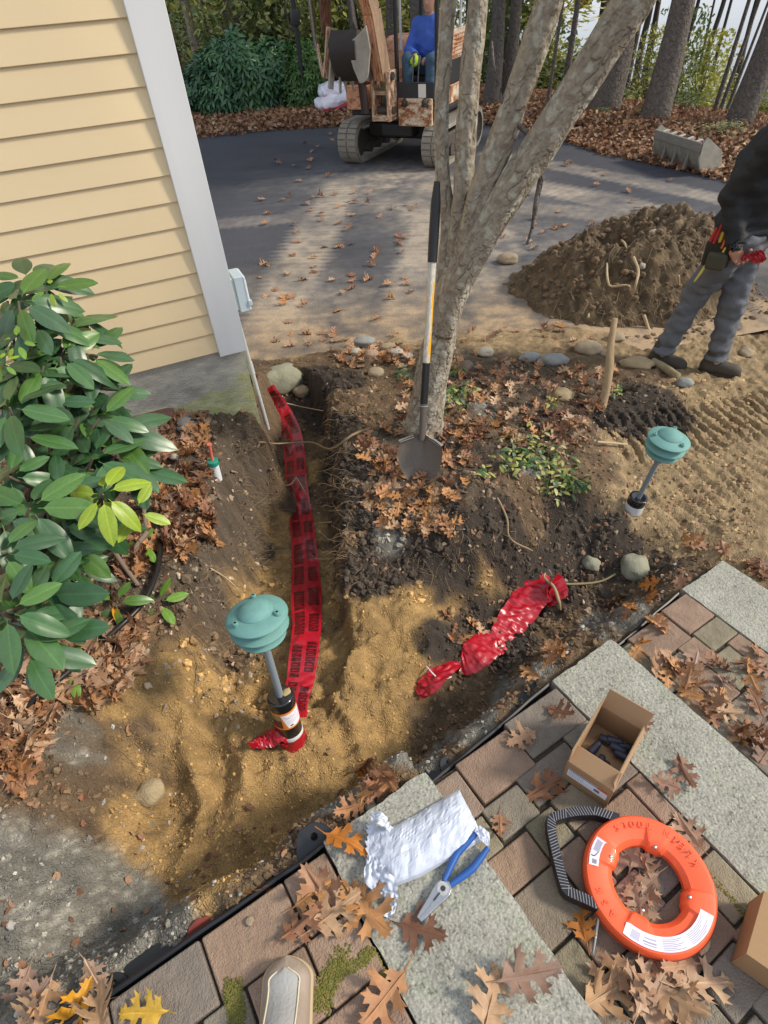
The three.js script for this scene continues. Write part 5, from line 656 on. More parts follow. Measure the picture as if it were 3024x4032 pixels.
for (const r of [[787, 734, 46, 28, 'grey', 'dark grey rounded stone furthest back in the bed edging left of the tree'], [768, 757, 24, 20, 'pale', 'small pale stone below the dark grey one in the bed edging'], [803, 762, 30, 26, 'pink', 'pinkish stone in the bed edging left of the tree'], [838, 746, 34, 22, 'tan', 'tan stone in the middle of the edging left of the tree'], [855, 758, 34, 20, 'pale', 'pale flat stone close to the left of the trunk'], [812, 800, 34, 30, 'tan', 'tan stone sunk in leaves left of the trunk'], [880, 768, 26, 18, 'grey', 'grey stone touching the left of the trunk'],
  [1008, 786, 32, 38, 'brown', 'upright dark brown stone right of the trunk'], [1049, 757, 36, 26, 'pale', 'pale pointed stone right of the trunk'], [972, 748, 26, 18, 'pale', 'small pale stone behind the trunk on its right'], [1143, 768, 44, 26, 'grey', 'blue grey oval stone in the right bed edging'], [1168, 778, 24, 26, 'grey', 'small grey stone leaning on the long grey stone'], [1196, 773, 62, 34, 'grey', 'long grey stone in the right bed edging'], [1270, 747, 62, 42, 'tan', 'large brown boulder left of the standing stick'], [1305, 760, 30, 20, 'tan', 'small tan stone just behind the standing stick'], [1215, 848, 48, 38, 'sand', 'tan lone cobble among the leaves in the bed'],
  [1098, 556, 44, 30, 'tan', 'tan boulder at the left foot of the dirt pile'], [1374, 780, 74, 34, 'sand', 'long mossy tan stone by the boot of the standing person'], [1478, 822, 34, 26, 'grey', 'grey cobble at the end of the short log'], [1330, 725, 36, 26, 'tan', 'tan stone at the near foot of the dirt pile'], [405, 912, 54, 42, 'grey', 'speckled grey cobble right of the dark brick'], [325, 1700, 66, 52, 'sand', 'large sandy rock lying in the trench at lower left'], [1368, 1212, 60, 62, 'moss', 'pointed grey rock in the right end of the trench'], [1276, 1210, 36, 36, 'moss', 'round dull stone in the right end of the trench'], [646, 812, 34, 30, 'tan', 'flat tan stone right of the mossy boulder'], [540, 1985, 18, 16, 'tan', 'small round pebble by the black edging'], [800, 1735, 26, 22, 'pale', 'pale pebble at the head of the upper granite tread'], [378, 985, 20, 16, 'pale', 'small white stone in the leaves near the marker'], [1610, 760, 30, 26, 'tan', 'tan stone behind the forward boot'], [1585, 700, 30, 30, 'brown', 'brown stone at the right foot of the dirt pile']]) rock(...r);
{ const m = mesh('rock', stone(.38, .20, .26, 8.1, 4), stoneM.moss); const p = G(604, 800, .06); m.position.set(p.x, -.01, p.z); m.rotation.y = .4; tag(m, 'big pale mossy boulder at the head of the trench', 'rock'); }
{ // bricks and flags by the foundation
  const b = mesh('brick', box(.20, .055, .095, 0, .02, 0, .004), std(C(.17, .085, .07), .85, { map: PAVMAP })); b.position.copy(landing(337, 912)); b.position.y += .012; b.rotation.set(.1, -.05, -.06); tag(b, 'dark red brown brick lying flat by the foundation', 'brick');
  for (const [x, y, w, d, ry, l] of [[395, 882, .17, .11, .5, 'mossy flat flagstone against the foundation'], [352, 872, .14, .09, -.2, 'second mossy flagstone left against the foundation'], [318, 946, .13, .11, .2, 'pale concrete fragment below the dark brick']]) { const f = mesh('flagstone', rough(box(w, .035, d, 0, .012, 0, .006), .004, 30), std(C(.30, .28, .21), .95, { map: PAVMAP, bumpMap: SOILBUMP, bumpScale: .004 })); f.position.copy(landing(x, y)); f.position.y += .008; f.rotation.set(.08, ry, .05); tag(f, l, 'stone'); }
  const lg = tube([landing(1408, 786).add(V(0, .02, 0)), landing(1436, 803).add(V(0, .025, 0)), landing(1462, 818).add(V(0, .015, 0))], [.026, .03, .028], 12, 14, .15); tag(mesh('log', lg, std(C(.33, .27, .16), .9, { map: PAVMAP })), 'short split log in the dirt beside the boot', 'log');
  const s0 = landing(1300, 884), s1 = G(1328, 688, .52); const st = tube([s0.clone().add(V(0, -.05, 0)), s0.clone().lerp(s1, .35).add(V(.008, 0, .008)), s0.clone().lerp(s1, .7), s1], [.026, .025, .022, .017], 12, 24, .16); tag(mesh('wooden_stake', st, std(C(.40, .29, .17), .9, { map: PAVMAP, bumpMap: SOILBUMP, bumpScale: .004 })), 'rough wooden stick standing upright in the planting bed', 'stake');
  const hose = [[262, 1100, .05], [318, 1100, .05], [340, 1150, .03], [345, 1200, .03], [330, 1260, .03], [300, 1312, .03], [262, 1350, .03], [220, 1386, .03], [160, 1440, .03], [100, 1490, .03], [40, 1545, .02]].map(([x, y, l]) => { const p = landing(x, y); p.y += l; return G(x, y, p.y); }); tag(mesh('hose', tube(hose, [.0105], 12, 80), phys(C(.012, .012, .013), .4)), 'black irrigation hose curving under the shrub along the bed', 'hose');
  for (const [a, b2, r, l] of [[[245, 1192], [302, 1272], .010, 'grey cut branch crossing under the hose'], [[330, 1175], [285, 1215], .011, 'short sawn branch stub beside the hose'], [[322, 1120], [328, 1185], .009, 'bare upright branch behind the hose']]) { const p = landing(...a).add(V(0, .07, 0)), q = landing(...b2).add(V(0, .02, 0)); tag(mesh('cut_branch', tube([p, p.clone().lerp(q, .5).add(V(0, .012, .006)), q], [r, r * .9], 9, 12, .15), std(C(.20, .15, .115), .9)), l, 'branch'); }
  const sp = landing(466, 1022), t = thing('sprinkler_riser', 'white plastic sprinkler riser with green cap and red stem in the bank', 'sprinkler', sp); t.rotation.z = -.04; t.scale.setScalar(1.55); mesh('body', lathe([[.0155, -.02], [.0155, .042], [.0145, .043]], 20), std(C(.66, .68, .72), .45), t); mesh('cap', lathe([[0, .058], [.016, .058], [.0178, .055], [.0178, .042], [.0155, .041]], 20), std(C(.015, .25, .18), .4), t); mesh('stem', merge([bar(V(0, .058, 0), V(.004, .115, 0), .0055, .005, 12), bar(V(.004, .115, 0), V(.004, .119, 0), .008, .008, 12)]), std(C(.62, .16, .11), .45), t);
}
{ // moss between the bricks
  const g = new THREE.IcosahedronGeometry(1, 1), n = 7000, im = new THREE.InstancedMesh(rough(g, .25, 2, 2), std(0xffffff, 1), n), o = new THREE.Object3D(); reseed(91); let k = 0; const put = (px, py, r, L, d = 1) => { const c = G(px, py, L); for (let i = 0; i < d * 2.6; i++) { const x = c.x + rr(-r, r), z = c.z + rr(-r, r); o.position.set(x, L - .007 + rr(0, .004), z); const s = rr(.0016, .0038); o.scale.set(s, s * .7, s); o.rotation.set(rr(0, 3), rr(0, 3), 0); o.updateMatrix(); if (k < n) { im.setMatrixAt(k, o.matrix); const q = rr(0, 1); im.setColorAt(k, _c.setRGB(lerp(.09, .20, q), lerp(.11, .16, q), lerp(.018, .045, q))); k++; } } };
  const path = (pts, r, L, d) => { for (let i = 0; i < pts.length - 1; i++) for (let s = 0; s < 1; s += .04) put(lerp(pts[i][0], pts[i + 1][0], s), lerp(pts[i][1], pts[i + 1][1], s), r, L, d); };
  path([[742, 2060], [705, 2125], [690, 2170]], .02, L1 + .004, 9); path([[705, 2120], [780, 2075], [800, 2055]], .011, L1 + .004, 6); path([[805, 2060], [835, 2120], [850, 2150]], .008, L1, 6); path([[500, 2130], [512, 2212]], .018, L1 + .005, 14); path([[1120, 1770], [1150, 1740]], .008, L2, 5); path([[1535, 1890], [1620, 1985]], .008, L2, 6); path([[1300, 1860], [1310, 1890]], .006, L2, 5); path([[1640, 1970], [1600, 2020]], .008, L2, 6);
  im.count = k; im.name = 'moss'; scene.add(im); im.castShadow = im.receiveShadow = true; tag(im, 'green moss filling joints between the bricks', 'moss', null, 'stuff');
}
// ---------------------------------------------------------------- the near tree with five stems
const barkTex = (s, base, dark, lich) => dataTex(256, (u, v) => { const w = tfbm(u, v, 5, s, 4), r = Math.abs(vn(u + w * .25, v * .55 + w * .2, 10, s + 3) - .5) * 2, n = tfbm(u, v, 20, s + 5, 4), l = ss(.54, .66, tfbm(u, v, 9, s + 9, 5)) * lich; const k = ss(.0, .3, r) * .22 + n * 1.1 - .0; const c = [0, 1, 2].map((i) => lerp(dark[i], base[i], clamp(k, 0, 1.2))); return [lerp(c[0], .66, l), lerp(c[1], .69, l), lerp(c[2], .58, l)]; }, false, 3.2, 2.4, 512);
const barkBump = (s) => dataTex(256, (u, v) => { const w = tfbm(u, v, 5, s, 4), r = Math.abs(vn(u + w * .25, v * .55 + w * .2, 10, s + 3) - .5) * 2; return ss(.0, .35, r) * .3 + tfbm(u, v, 16, s + 5, 4) * .7; }, false, 3.2, 2.4, 512);
const bark1 = std(0xffffff, .92, { map: barkTex(3, [.37, .32, .245], [.17, .14, .105], .3), bumpMap: barkBump(3), bumpScale: .02 }), bark2 = std(C(.34, .32, .31), .95, { map: barkTex(7, [.50, .46, .42], [.20, .17, .15], .3), bumpMap: barkBump(7), bumpScale: .03 });
{
  const base = landing(915, 940), t = thing('tree', 'lichen spotted multi stemmed tree with flaking bark behind the shovel', 'tree', null);
  const stem = (name, pts, seg = 20, tail = 1) => { const P = [], R = []; for (const [x, y, w, z] of pts) { const p = GZ(x, y, z); P.push(p); R.push(w * .43 / FPX * project(p)[2]); } if (tail) { const d = P[P.length - 1].clone().sub(P[P.length - 2]).normalize(); for (let i = 1; i <= 3; i++) { P.push(P[P.length - 1].clone().addScaledVector(d.clone().add(V(rr(-.2, .2), .25, rr(-.2, .2))).normalize(), .6)); R.push(R[R.length - 1] * .82); } } mesh(name, tube(P, R, seg, P.length * 16, .13), bark1, t); return P; };
  reseed(61);
  stem('trunk', [[908, 975, 120, -2.66], [915, 930, 88, -2.68], [930, 830, 80, -2.69], [948, 740, 86, -2.69], [970, 650, 80, -2.68], [992, 580, 70, -2.67]], 28, 0);
  const s4 = stem('stem', [[955, 720, 60, -2.66], [985, 620, 76, -2.65], [1040, 520, 80, -2.63], [1110, 400, 80, -2.6], [1185, 290, 84, -2.57], [1265, 165, 88, -2.53], [1370, -5, 92, -2.47], [1430, -120, 86, -2.42]], 26);
  stem('stem', [[978, 640, 50, -2.68], [1005, 540, 58, -2.67], [1035, 430, 62, -2.66], [1080, 310, 62, -2.65], [1130, 170, 64, -2.63], [1185, 5, 66, -2.6], [1215, -100, 60, -2.58]], 22);
  stem('stem', [[962, 660, 44, -2.72], [985, 540, 50, -2.74], [998, 430, 50, -2.75], [1006, 320, 46, -2.76], [1016, 160, 46, -2.78], [1034, -5, 50, -2.8], [1040, -100, 46, -2.82]], 20);
  stem('stem', [[950, 680, 30, -2.74], [962, 560, 38, -2.77], [968, 470, 34, -2.79], [956, 380, 34, -2.8], [954, 260, 36, -2.82], [960, 120, 40, -2.84], [970, -5, 42, -2.86], [976, -100, 38, -2.88]], 18);
  mesh('twig', tube([GZ(1170, 380, -2.58), GZ(1158, 440, -2.56), GZ(1150, 490, -2.56), GZ(1138, 528, -2.55)], [.012, .010, .006], 8, 24, .25), bark2, t);
  mesh('twig', tube([GZ(1140, 290, -2.6), GZ(1095, 240, -2.62), GZ(1070, 160, -2.66), GZ(1062, 90, -2.7)], [.010, .006, .004], 7, 20, .2), bark2, t);
  const P = [], I = []; for (let i = 0; i < 420; i++) { const c = V(rr(-.6, 2.6), rr(3.2, 5.2), rr(-4, -1.4)), s = rr(.03, .06), q = new THREE.Quaternion().setFromEuler(new THREE.Euler(rr(0, 6), rr(0, 6), 0)); [[-1, 0, -2], [1, 0, -1], [1, .3, 2], [-1, .2, 1]].forEach((k) => { const v = V(...k).multiplyScalar(s * .5).applyQuaternion(q).add(c); P.push(v.x, v.y, v.z); }); const b = i * 4; I.push(b, b + 1, b + 2, b, b + 2, b + 3); }
  const g = new THREE.BufferGeometry(); g.setAttribute('position', new THREE.Float32BufferAttribute(P, 3)); g.setIndex(I); g.computeVertexNormals(); const cr = mesh('crown', g, std(C(.12, .13, .03), .7, { side: THREE.DoubleSide }), t);
}
// ---------------------------------------------------------------- rhododendron in front of the wall
function rhodoLeaf(v) { reseed(600 + v); const n = 10, P = [], I = [], U = []; const droop = rr(.05, .5), fold = rr(.15, .5); for (let i = 0; i <= n; i++) { const t = i / n, w = .172 * Math.pow(Math.max(0, Math.sin(Math.PI * Math.pow(Math.min(1, Math.max(0, (t - .1) / .9)), .95))), .55) * (t < .1 ? 0 : 1) * (1 + .15 * Math.sin(t * 3)) + .006; for (let j = -3; j <= 3; j++) { const x = w * j / 3; P.push(x, fold * Math.abs(x) * .8 - 1.4 * x * x - droop * t * t + .012 * noise(x * 9, t * 7, v), t); U.push(.5 + x * 1.3, t); } } for (let i = 0; i < n; i++) for (let j = 0; j < 6; j++) { const a = i * 7 + j, b = a + 7; I.push(a, b, a + 1, a + 1, b, b + 1); } const g = new THREE.BufferGeometry(); g.setAttribute('position', new THREE.Float32BufferAttribute(P, 3)); g.setAttribute('uv', new THREE.Float32BufferAttribute(U, 2)); g.setIndex(I); g.computeVertexNormals(); return g; }
const RL = [0, 1, 2, 3, 4].map(rhodoLeaf);
const rlMap = dataTex(128, (u, v) => { const w = Math.abs(u - .5), mid = ss(.03, .008, w), side = ss(.10, .0, Math.abs((((v * 9 - w * 6) % 1) + 1) % 1 - .5)) * .10, n = tfbm(u, v, 5, 3, 4); const k = .74 + (n - .45) * .4 - side, b = ss(.74, .8, vn(u, v, 13, 77)) * ss(.45, .6, tfbm(u, v, 3, 55, 2)); return [lerp(k + mid * .26, .95, b), lerp(k + mid * .22, .42, b), lerp(k * .95 + mid * .1, .5, b)]; }, false, 1);
const rhodoM = [[.06, .16, .05], [.048, .135, .052], [.075, .18, .055], [.10, .22, .045], [.04, .11, .042], [.07, .15, .07]].map((c) => phys(C(...c), .36, { map: rlMap, side: THREE.DoubleSide, clearcoat: .25, clearcoatRoughness: .35 })), limeM = [phys(C(.30, .42, .035), .42, { map: rlMap, side: THREE.DoubleSide }), phys(C(.17, .33, .045), .42, { map: rlMap, side: THREE.DoubleSide })];
const shrubDepthAt = (px, py) => { const d = ray(px, py), hz = Math.hypot(d.x, d.z), dist = lerp(2.25, 1.16, clamp((py - 600) / 820, 0, 1)); return dist / hz; };
function whorl(t, p, n, size, mats, dir, spread = 1.2) { const ph = rr(0, 6.28), q0 = new THREE.Quaternion().setFromUnitVectors(UP, dir); for (let i = 0; i < n; i++) { const m = mesh('leaf', pick(RL), pick(mats), t), a = ph + i / n * 6.283 + rr(-.25, .25); const q = new THREE.Quaternion().setFromEuler(new THREE.Euler(rr(-.35, .35) * spread * .6 + .12, a, rr(-.3, .3), 'YXZ')); m.quaternion.copy(q0).multiply(q); m.scale.setScalar(size * rr(.75, 1.15)); m.position.copy(p).add(V(0, 0, .02).applyQuaternion(m.quaternion)); } }
{
  reseed(70); const t = thing('rhododendron', 'glossy rhododendron shrub with large dark leaves in front of the yellow wall', 'shrub', null); const root = landing(120, 1330); const stems = [];
  const W = [[16, 650, 7], [7, 722, 6], [5, 785, 8], [100, 625, 7], [130, 771, 8], [176, 838, 8], [215, 905, 8], [37, 940, 8], [123, 954, 8], [60, 860, 7], [200, 990, 7], [65, 1098, 8], [98, 1285, 7], [57, 1404, 7], [6, 1195, 8], [20, 1030, 7], [130, 1060, 7], [150, 1175, 8], [95, 1190, 8], [15, 1320, 7], [60, 1250, 7], [150, 720, 6], [110, 870, 7], [250, 985, 6], [60, 605, 7], [40, 650, 7], [160, 690, 6], [190, 765, 7], [40, 820, 7], [95, 790, 7], [225, 850, 7], [245, 940, 7], [285, 1010, 6], [170, 905, 7], [95, 1000, 7], [40, 1340, 7], [100, 1370, 6], [20, 880, 7], [75, 700, 7], [0, 1120, 7], [120, 1130, 6]];
  for (const [x, y, n] of W) { const p = GD(x, y, shrubDepthAt(x, y) * rr(.97, 1.05)); whorl(t, p, n, rr(.12, .155), rhodoM, V(rr(-.2, .35), 1, rr(.1, .6)).normalize()); stems.push(tube([root.clone(), root.clone().lerp(p, .5).add(V(rr(-.1, .1), .1, rr(-.1, .1))), p], [.012, .007, .004], 7, 10, .1)); }
  for (let k = 0; k < 20; k++) { const x = rr(0, 230), y = rr(680, 1380); const p = GD(x, y, shrubDepthAt(x, y) * rr(1.1, 1.28)); if (p.y < .5) p.y = .5; whorl(t, p, 7, rr(.12, .15), rhodoM, V(rr(-.4, .4), 1, rr(-.2, .5)).normalize()); stems.push(tube([root.clone(), p], [.01, .004], 6, 6)); }
  for (const [x, y] of [[115, 632], [5, 790], [40, 745]]) { const p = GD(x, y, shrubDepthAt(x, y) * .97); whorl(t, p.add(V(0, .012, 0)), 6, .045, limeM, V(0, 1, .2).normalize(), 2.4); }
  mesh('branches', merge(stems), std(C(.12, .09, .06), .9), t);
  const s1 = thing('rhododendron', 'young rhododendron sprig with bright yellow green leaves at the edge of the shrub', 'shrub', null); { const p = GD(222, 1068, shrubDepthAt(222, 1068) * .90); whorl(s1, p, 8, .115, [limeM[0]], V(.1, 1, .45).normalize()); whorl(s1, GD(290, 1105, shrubDepthAt(290, 1105) * .93), 4, .105, [limeM[0]], V(.2, 1, .4).normalize()); mesh('stem', tube([landing(215, 1210), p], [.006, .004], 6, 8), std(C(.14, .1, .06), .9), s1); }
  const s2 = thing('rhododendron', 'low green sprig of five leaves above the hose on bare soil', 'shrub', null); { const p = landing(350, 1318).add(V(0, .045, 0)); whorl(s2, p, 5, .088, [limeM[1]], V(0, 1, .3).normalize()); mesh('stem', tube([landing(345, 1325), p], [.004, .003], 6, 6), std(C(.14, .1, .06), .9), s2); }
  const s3 = thing('rhododendron', 'small green sprig right beside the bright orange leaf on the hose', 'shrub', null); { const p = landing(262, 1325).add(V(0, .06, 0)); whorl(s3, p, 5, .095, [limeM[1], rhodoM[3]], V(0, 1, .3).normalize()); mesh('stem', tube([landing(258, 1335), p], [.004, .003], 6, 6), std(C(.14, .1, .06), .9), s3); }
  const s4 = thing('rhododendron', 'two pale green leaves poking through the litter beside the bend of the hose', 'shrub', null); { const p = landing(320, 1195).add(V(0, .06, 0)); whorl(s4, p, 3, .09, [limeM[1]], V(0, 1, .3).normalize()); mesh('stem', tube([landing(318, 1205), p], [.004, .003], 6, 6), std(C(.14, .1, .06), .9), s4); }
  const s5 = thing('rhododendron', 'lone rounded green leaf lowest along the hose', 'shrub', null); { const p = landing(165, 1462).add(V(0, .05, 0)); whorl(s5, p, 2, .09, [limeM[1]], V(0, 1, .3).normalize()); mesh('stem', tube([landing(165, 1470), p], [.003, .003], 6, 6), std(C(.14, .1, .06), .9), s5); }
}
// ---------------------------------------------------------------- ground cover
function cover(n, spots, label, mats) { const g = RL[1].clone(); const im = new THREE.InstancedMesh(g, phys(0xffffff, .5, { map: rlMap, side: THREE.DoubleSide }), n), o = new THREE.Object3D(); let k = 0; while (k < n) { const [x, y, r] = pick(spots); const a = rr(0, 6.28), q = Math.sqrt(rnd()) * r; const p = landing(x + Math.cos(a) * q, y + Math.sin(a) * q * .7); o.position.copy(p).add(V(0, rr(.005, .05), 0)); o.rotation.set(rr(-.7, .5), rr(0, 6.28), rr(-.5, .5), 'YXZ'); o.scale.setScalar(rr(.028, .05)); o.updateMatrix(); im.setMatrixAt(k, o.matrix); im.setColorAt(k, pick(mats)); k++; } im.name = numbered('ground_cover'); scene.add(im); im.castShadow = im.receiveShadow = true; tag(im, label, 'ground cover', null, 'stuff'); }
reseed(808); const vg = [C(.06, .14, .04), C(.09, .19, .05), C(.42, .42, .10), C(.5, .48, .2), C(.05, .11, .04)];
cover(420, [[1140, 960, 55], [1110, 1000, 40], [1190, 1010, 55], [1200, 1060, 40], [1240, 1050, 25], [1160, 990, 40]], 'variegated green and yellow creeping vine on the right of the planting bed', vg);
cover(130, [[985, 880, 30], [1010, 850, 22], [970, 860, 20]], 'yellow green creeping vine at the right foot of the trunk', vg);
cover(90, [[875, 815, 16], [985, 805, 14]], 'dark green creeping vine tufts beside the trunk', [vg[0], vg[4], vg[1]]);
cover(60, [[1045, 1030, 18], [1190, 880, 16], [1330, 850, 18]], 'few scattered green creeper leaves on the bed', vg);
// ---------------------------------------------------------------- heap of dug soil
{
  const cx = 2.22, cz = -4.97, n = 190, m = 90, pos = [], col = [], idx = [], uv = [];
  const prof = (a, r) => { const ax = Math.cos(a), az = Math.sin(a); const k = 1 - r; let h = .66 * ss(0, .62, k) * (1 - .25 * ss(.55, 1, k)); h *= .84 + .16 * Math.cos(a - .2); return Math.min(h, .60 + .02 * Math.cos(a * 3)); };
  const rad = (a) => { const ax = Math.cos(a), az = Math.sin(a); return 1 / Math.hypot(ax / (ax < 0 ? 1.16 : 1.2), az / (az > 0 ? .86 : .80)) * (1 + .14 * noise(ax * 1.6, az * 1.6, 7) + .05 * noise(ax * 6, az * 6, 3)); };
  const pileY = (x, z) => { const dx = x - cx, dz = z - cz, a = Math.atan2(dz, dx), r = Math.hypot(dx, dz) / rad(a); if (r > 1.02) return -9; return -.1 + prof(a, Math.min(1, r)) + (1 - r * .5) * (.12 * fbm(x * 3, z * 3, 8, 3) + .17 * fbm(x * 9, z * 9, 2, 3)) + .025 * (1 - 2 * Math.abs(noise(x * 22, z * 22, 4))) * ss(1.05, .8, r) + .012 * fbm(x * 50, z * 50, 1, 2); };
  globalThis.pileY = pileY;
  for (let j = 0; j <= m; j++) for (let i = 0; i <= n; i++) { const a = i / n * 6.28319, r = j / m * 1.015, R = rad(a) * r, x = cx + Math.cos(a) * R, z = cz + Math.sin(a) * R; const y = pileY(x, z); pos.push(x, y, z); uv.push(x + y * .6, z + y * .7); const q = fbm(x * 4, z * 4, 3, 3), w = fbm(x * 15, z * 15, 6, 3); _c.copy(C(.13, .09, .052)).lerp(C(.27, .195, .115), clamp(.35 + q * 1.4 + w * .6 + (y > .55 ? .5 : 0), 0, 1)).multiplyScalar(clamp(1 + w * .9, .55, 1.5)); col.push(_c.r, _c.g, _c.b); }
  for (let j = 0; j < m; j++) for (let i = 0; i < n; i++) { const a = j * (n + 1) + i, b = a + n + 1; idx.push(a, a + 1, b, b, a + 1, b + 1); }
  const g = new THREE.BufferGeometry(); g.setAttribute('position', new THREE.Float32BufferAttribute(pos, 3)); g.setAttribute('color', new THREE.Float32BufferAttribute(col, 3)); g.setAttribute('uv', new THREE.Float32BufferAttribute(uv, 2)); g.setIndex(idx); g.computeVertexNormals();
  const t = thing('dirt_pile', 'heap of brown dug soil with roots behind the standing person', 'dirt pile', null); mesh('soil_heap', g, new THREE.MeshStandardMaterial({ vertexColors: true, map: GRAIN, roughness: .97, bumpMap: SOILBUMP, bumpScale: .012 }), t);
  reseed(71); const list = [], cl = []; for (let i = 0; i < 1500; i++) { const a = rr(0, 6.28), r = Math.sqrt(rnd()) * 1.1, x = cx + Math.cos(a) * r * rad(a), z = cz + Math.sin(a) * r * rad(a), y = Math.max(pileY(x, z), -.06); const s = rr(.006, .04) * rr(.35, 1); const q = new THREE.IcosahedronGeometry(s, 0); q.scale(1, rr(.6, 1), 1); q.translate(x, y, z); cl.push(q); }
  mesh('soil_clods', merge(cl), std(C(.15, .10, .06), 1), t).userData.kind = 'stuff';
  for (let i = 0; i < 170; i++) { const a = rr(.2, 2.9), r = Math.sqrt(rr(.1, 1)); let x = cx + Math.cos(a) * r * rad(a), z = cz + Math.sin(a) * r * rad(a); const P = [V(x, pileY(x, z) - .005, z)]; for (let k = 0; k < 3; k++) { x += rr(-.06, .06); z += rr(-.04, .06); P.push(V(x, Math.max(pileY(x, z), -.08) + rr(.004, .03), z)); } list.push(tube(P, [rr(.001, .0035), .0008], 4, 8)); }
  mesh('hair_roots', merge(list), std(C(.30, .22, .13), .9), t).userData.kind = 'stuff';
  const pr = (pts, r, label) => { const P = pts.map(([x, y]) => { let p = G(x, y, .4); for (let k = 0; k < 14; k++) { const h = Math.max(pileY(p.x, p.z), -.08); p = G(x, y, lerp(p.y, h, .5)); } p.y += .015; return p; }); tag(mesh('tree_root', tube(P, [r, r * .9, r * .5], 7, P.length * 6, .12), rootM[2]), label, 'root'); };
  pr([[1310, 570], [1312, 610], [1316, 622], [1352, 620], [1355, 638]], .009, 'pale crooked root on the left of the dirt pile'); pr([[1368, 560], [1378, 590], [1372, 620], [1360, 650]], .010, 'pale upright root in the middle of the dirt pile'); pr([[1390, 685], [1400, 715], [1420, 745], [1440, 765]], .013, 'grey root sticking out of the foot of the dirt pile'); pr([[1340, 520], [1352, 545], [1350, 585]], .010, 'thick short root near the top of the dirt pile'); pr([[1465, 600], [1466, 640], [1467, 690]], .008, 'straight pale root hanging on the right of the dirt pile'); pr([[1270, 690], [1275, 660], [1285, 640]], .008, 'small pale root low on the left of the dirt pile');
  for (const [x, y, s, l] of [[1415, 505, .07, 'pale stone high on the right of the dirt pile'], [1385, 575, .05, 'grey stone in the middle of the dirt pile']]) { let p = G(x, y, .5); for (let k = 0; k < 14; k++) p = G(x, y, lerp(p.y, Math.max(pileY(p.x, p.z), -.08), .5)); const q = mesh('rock', stone(s * 1.4, s, s * 1.2, x * .1, 2), stoneM.pale); q.position.copy(p); tag(q, l, 'rock'); }
}
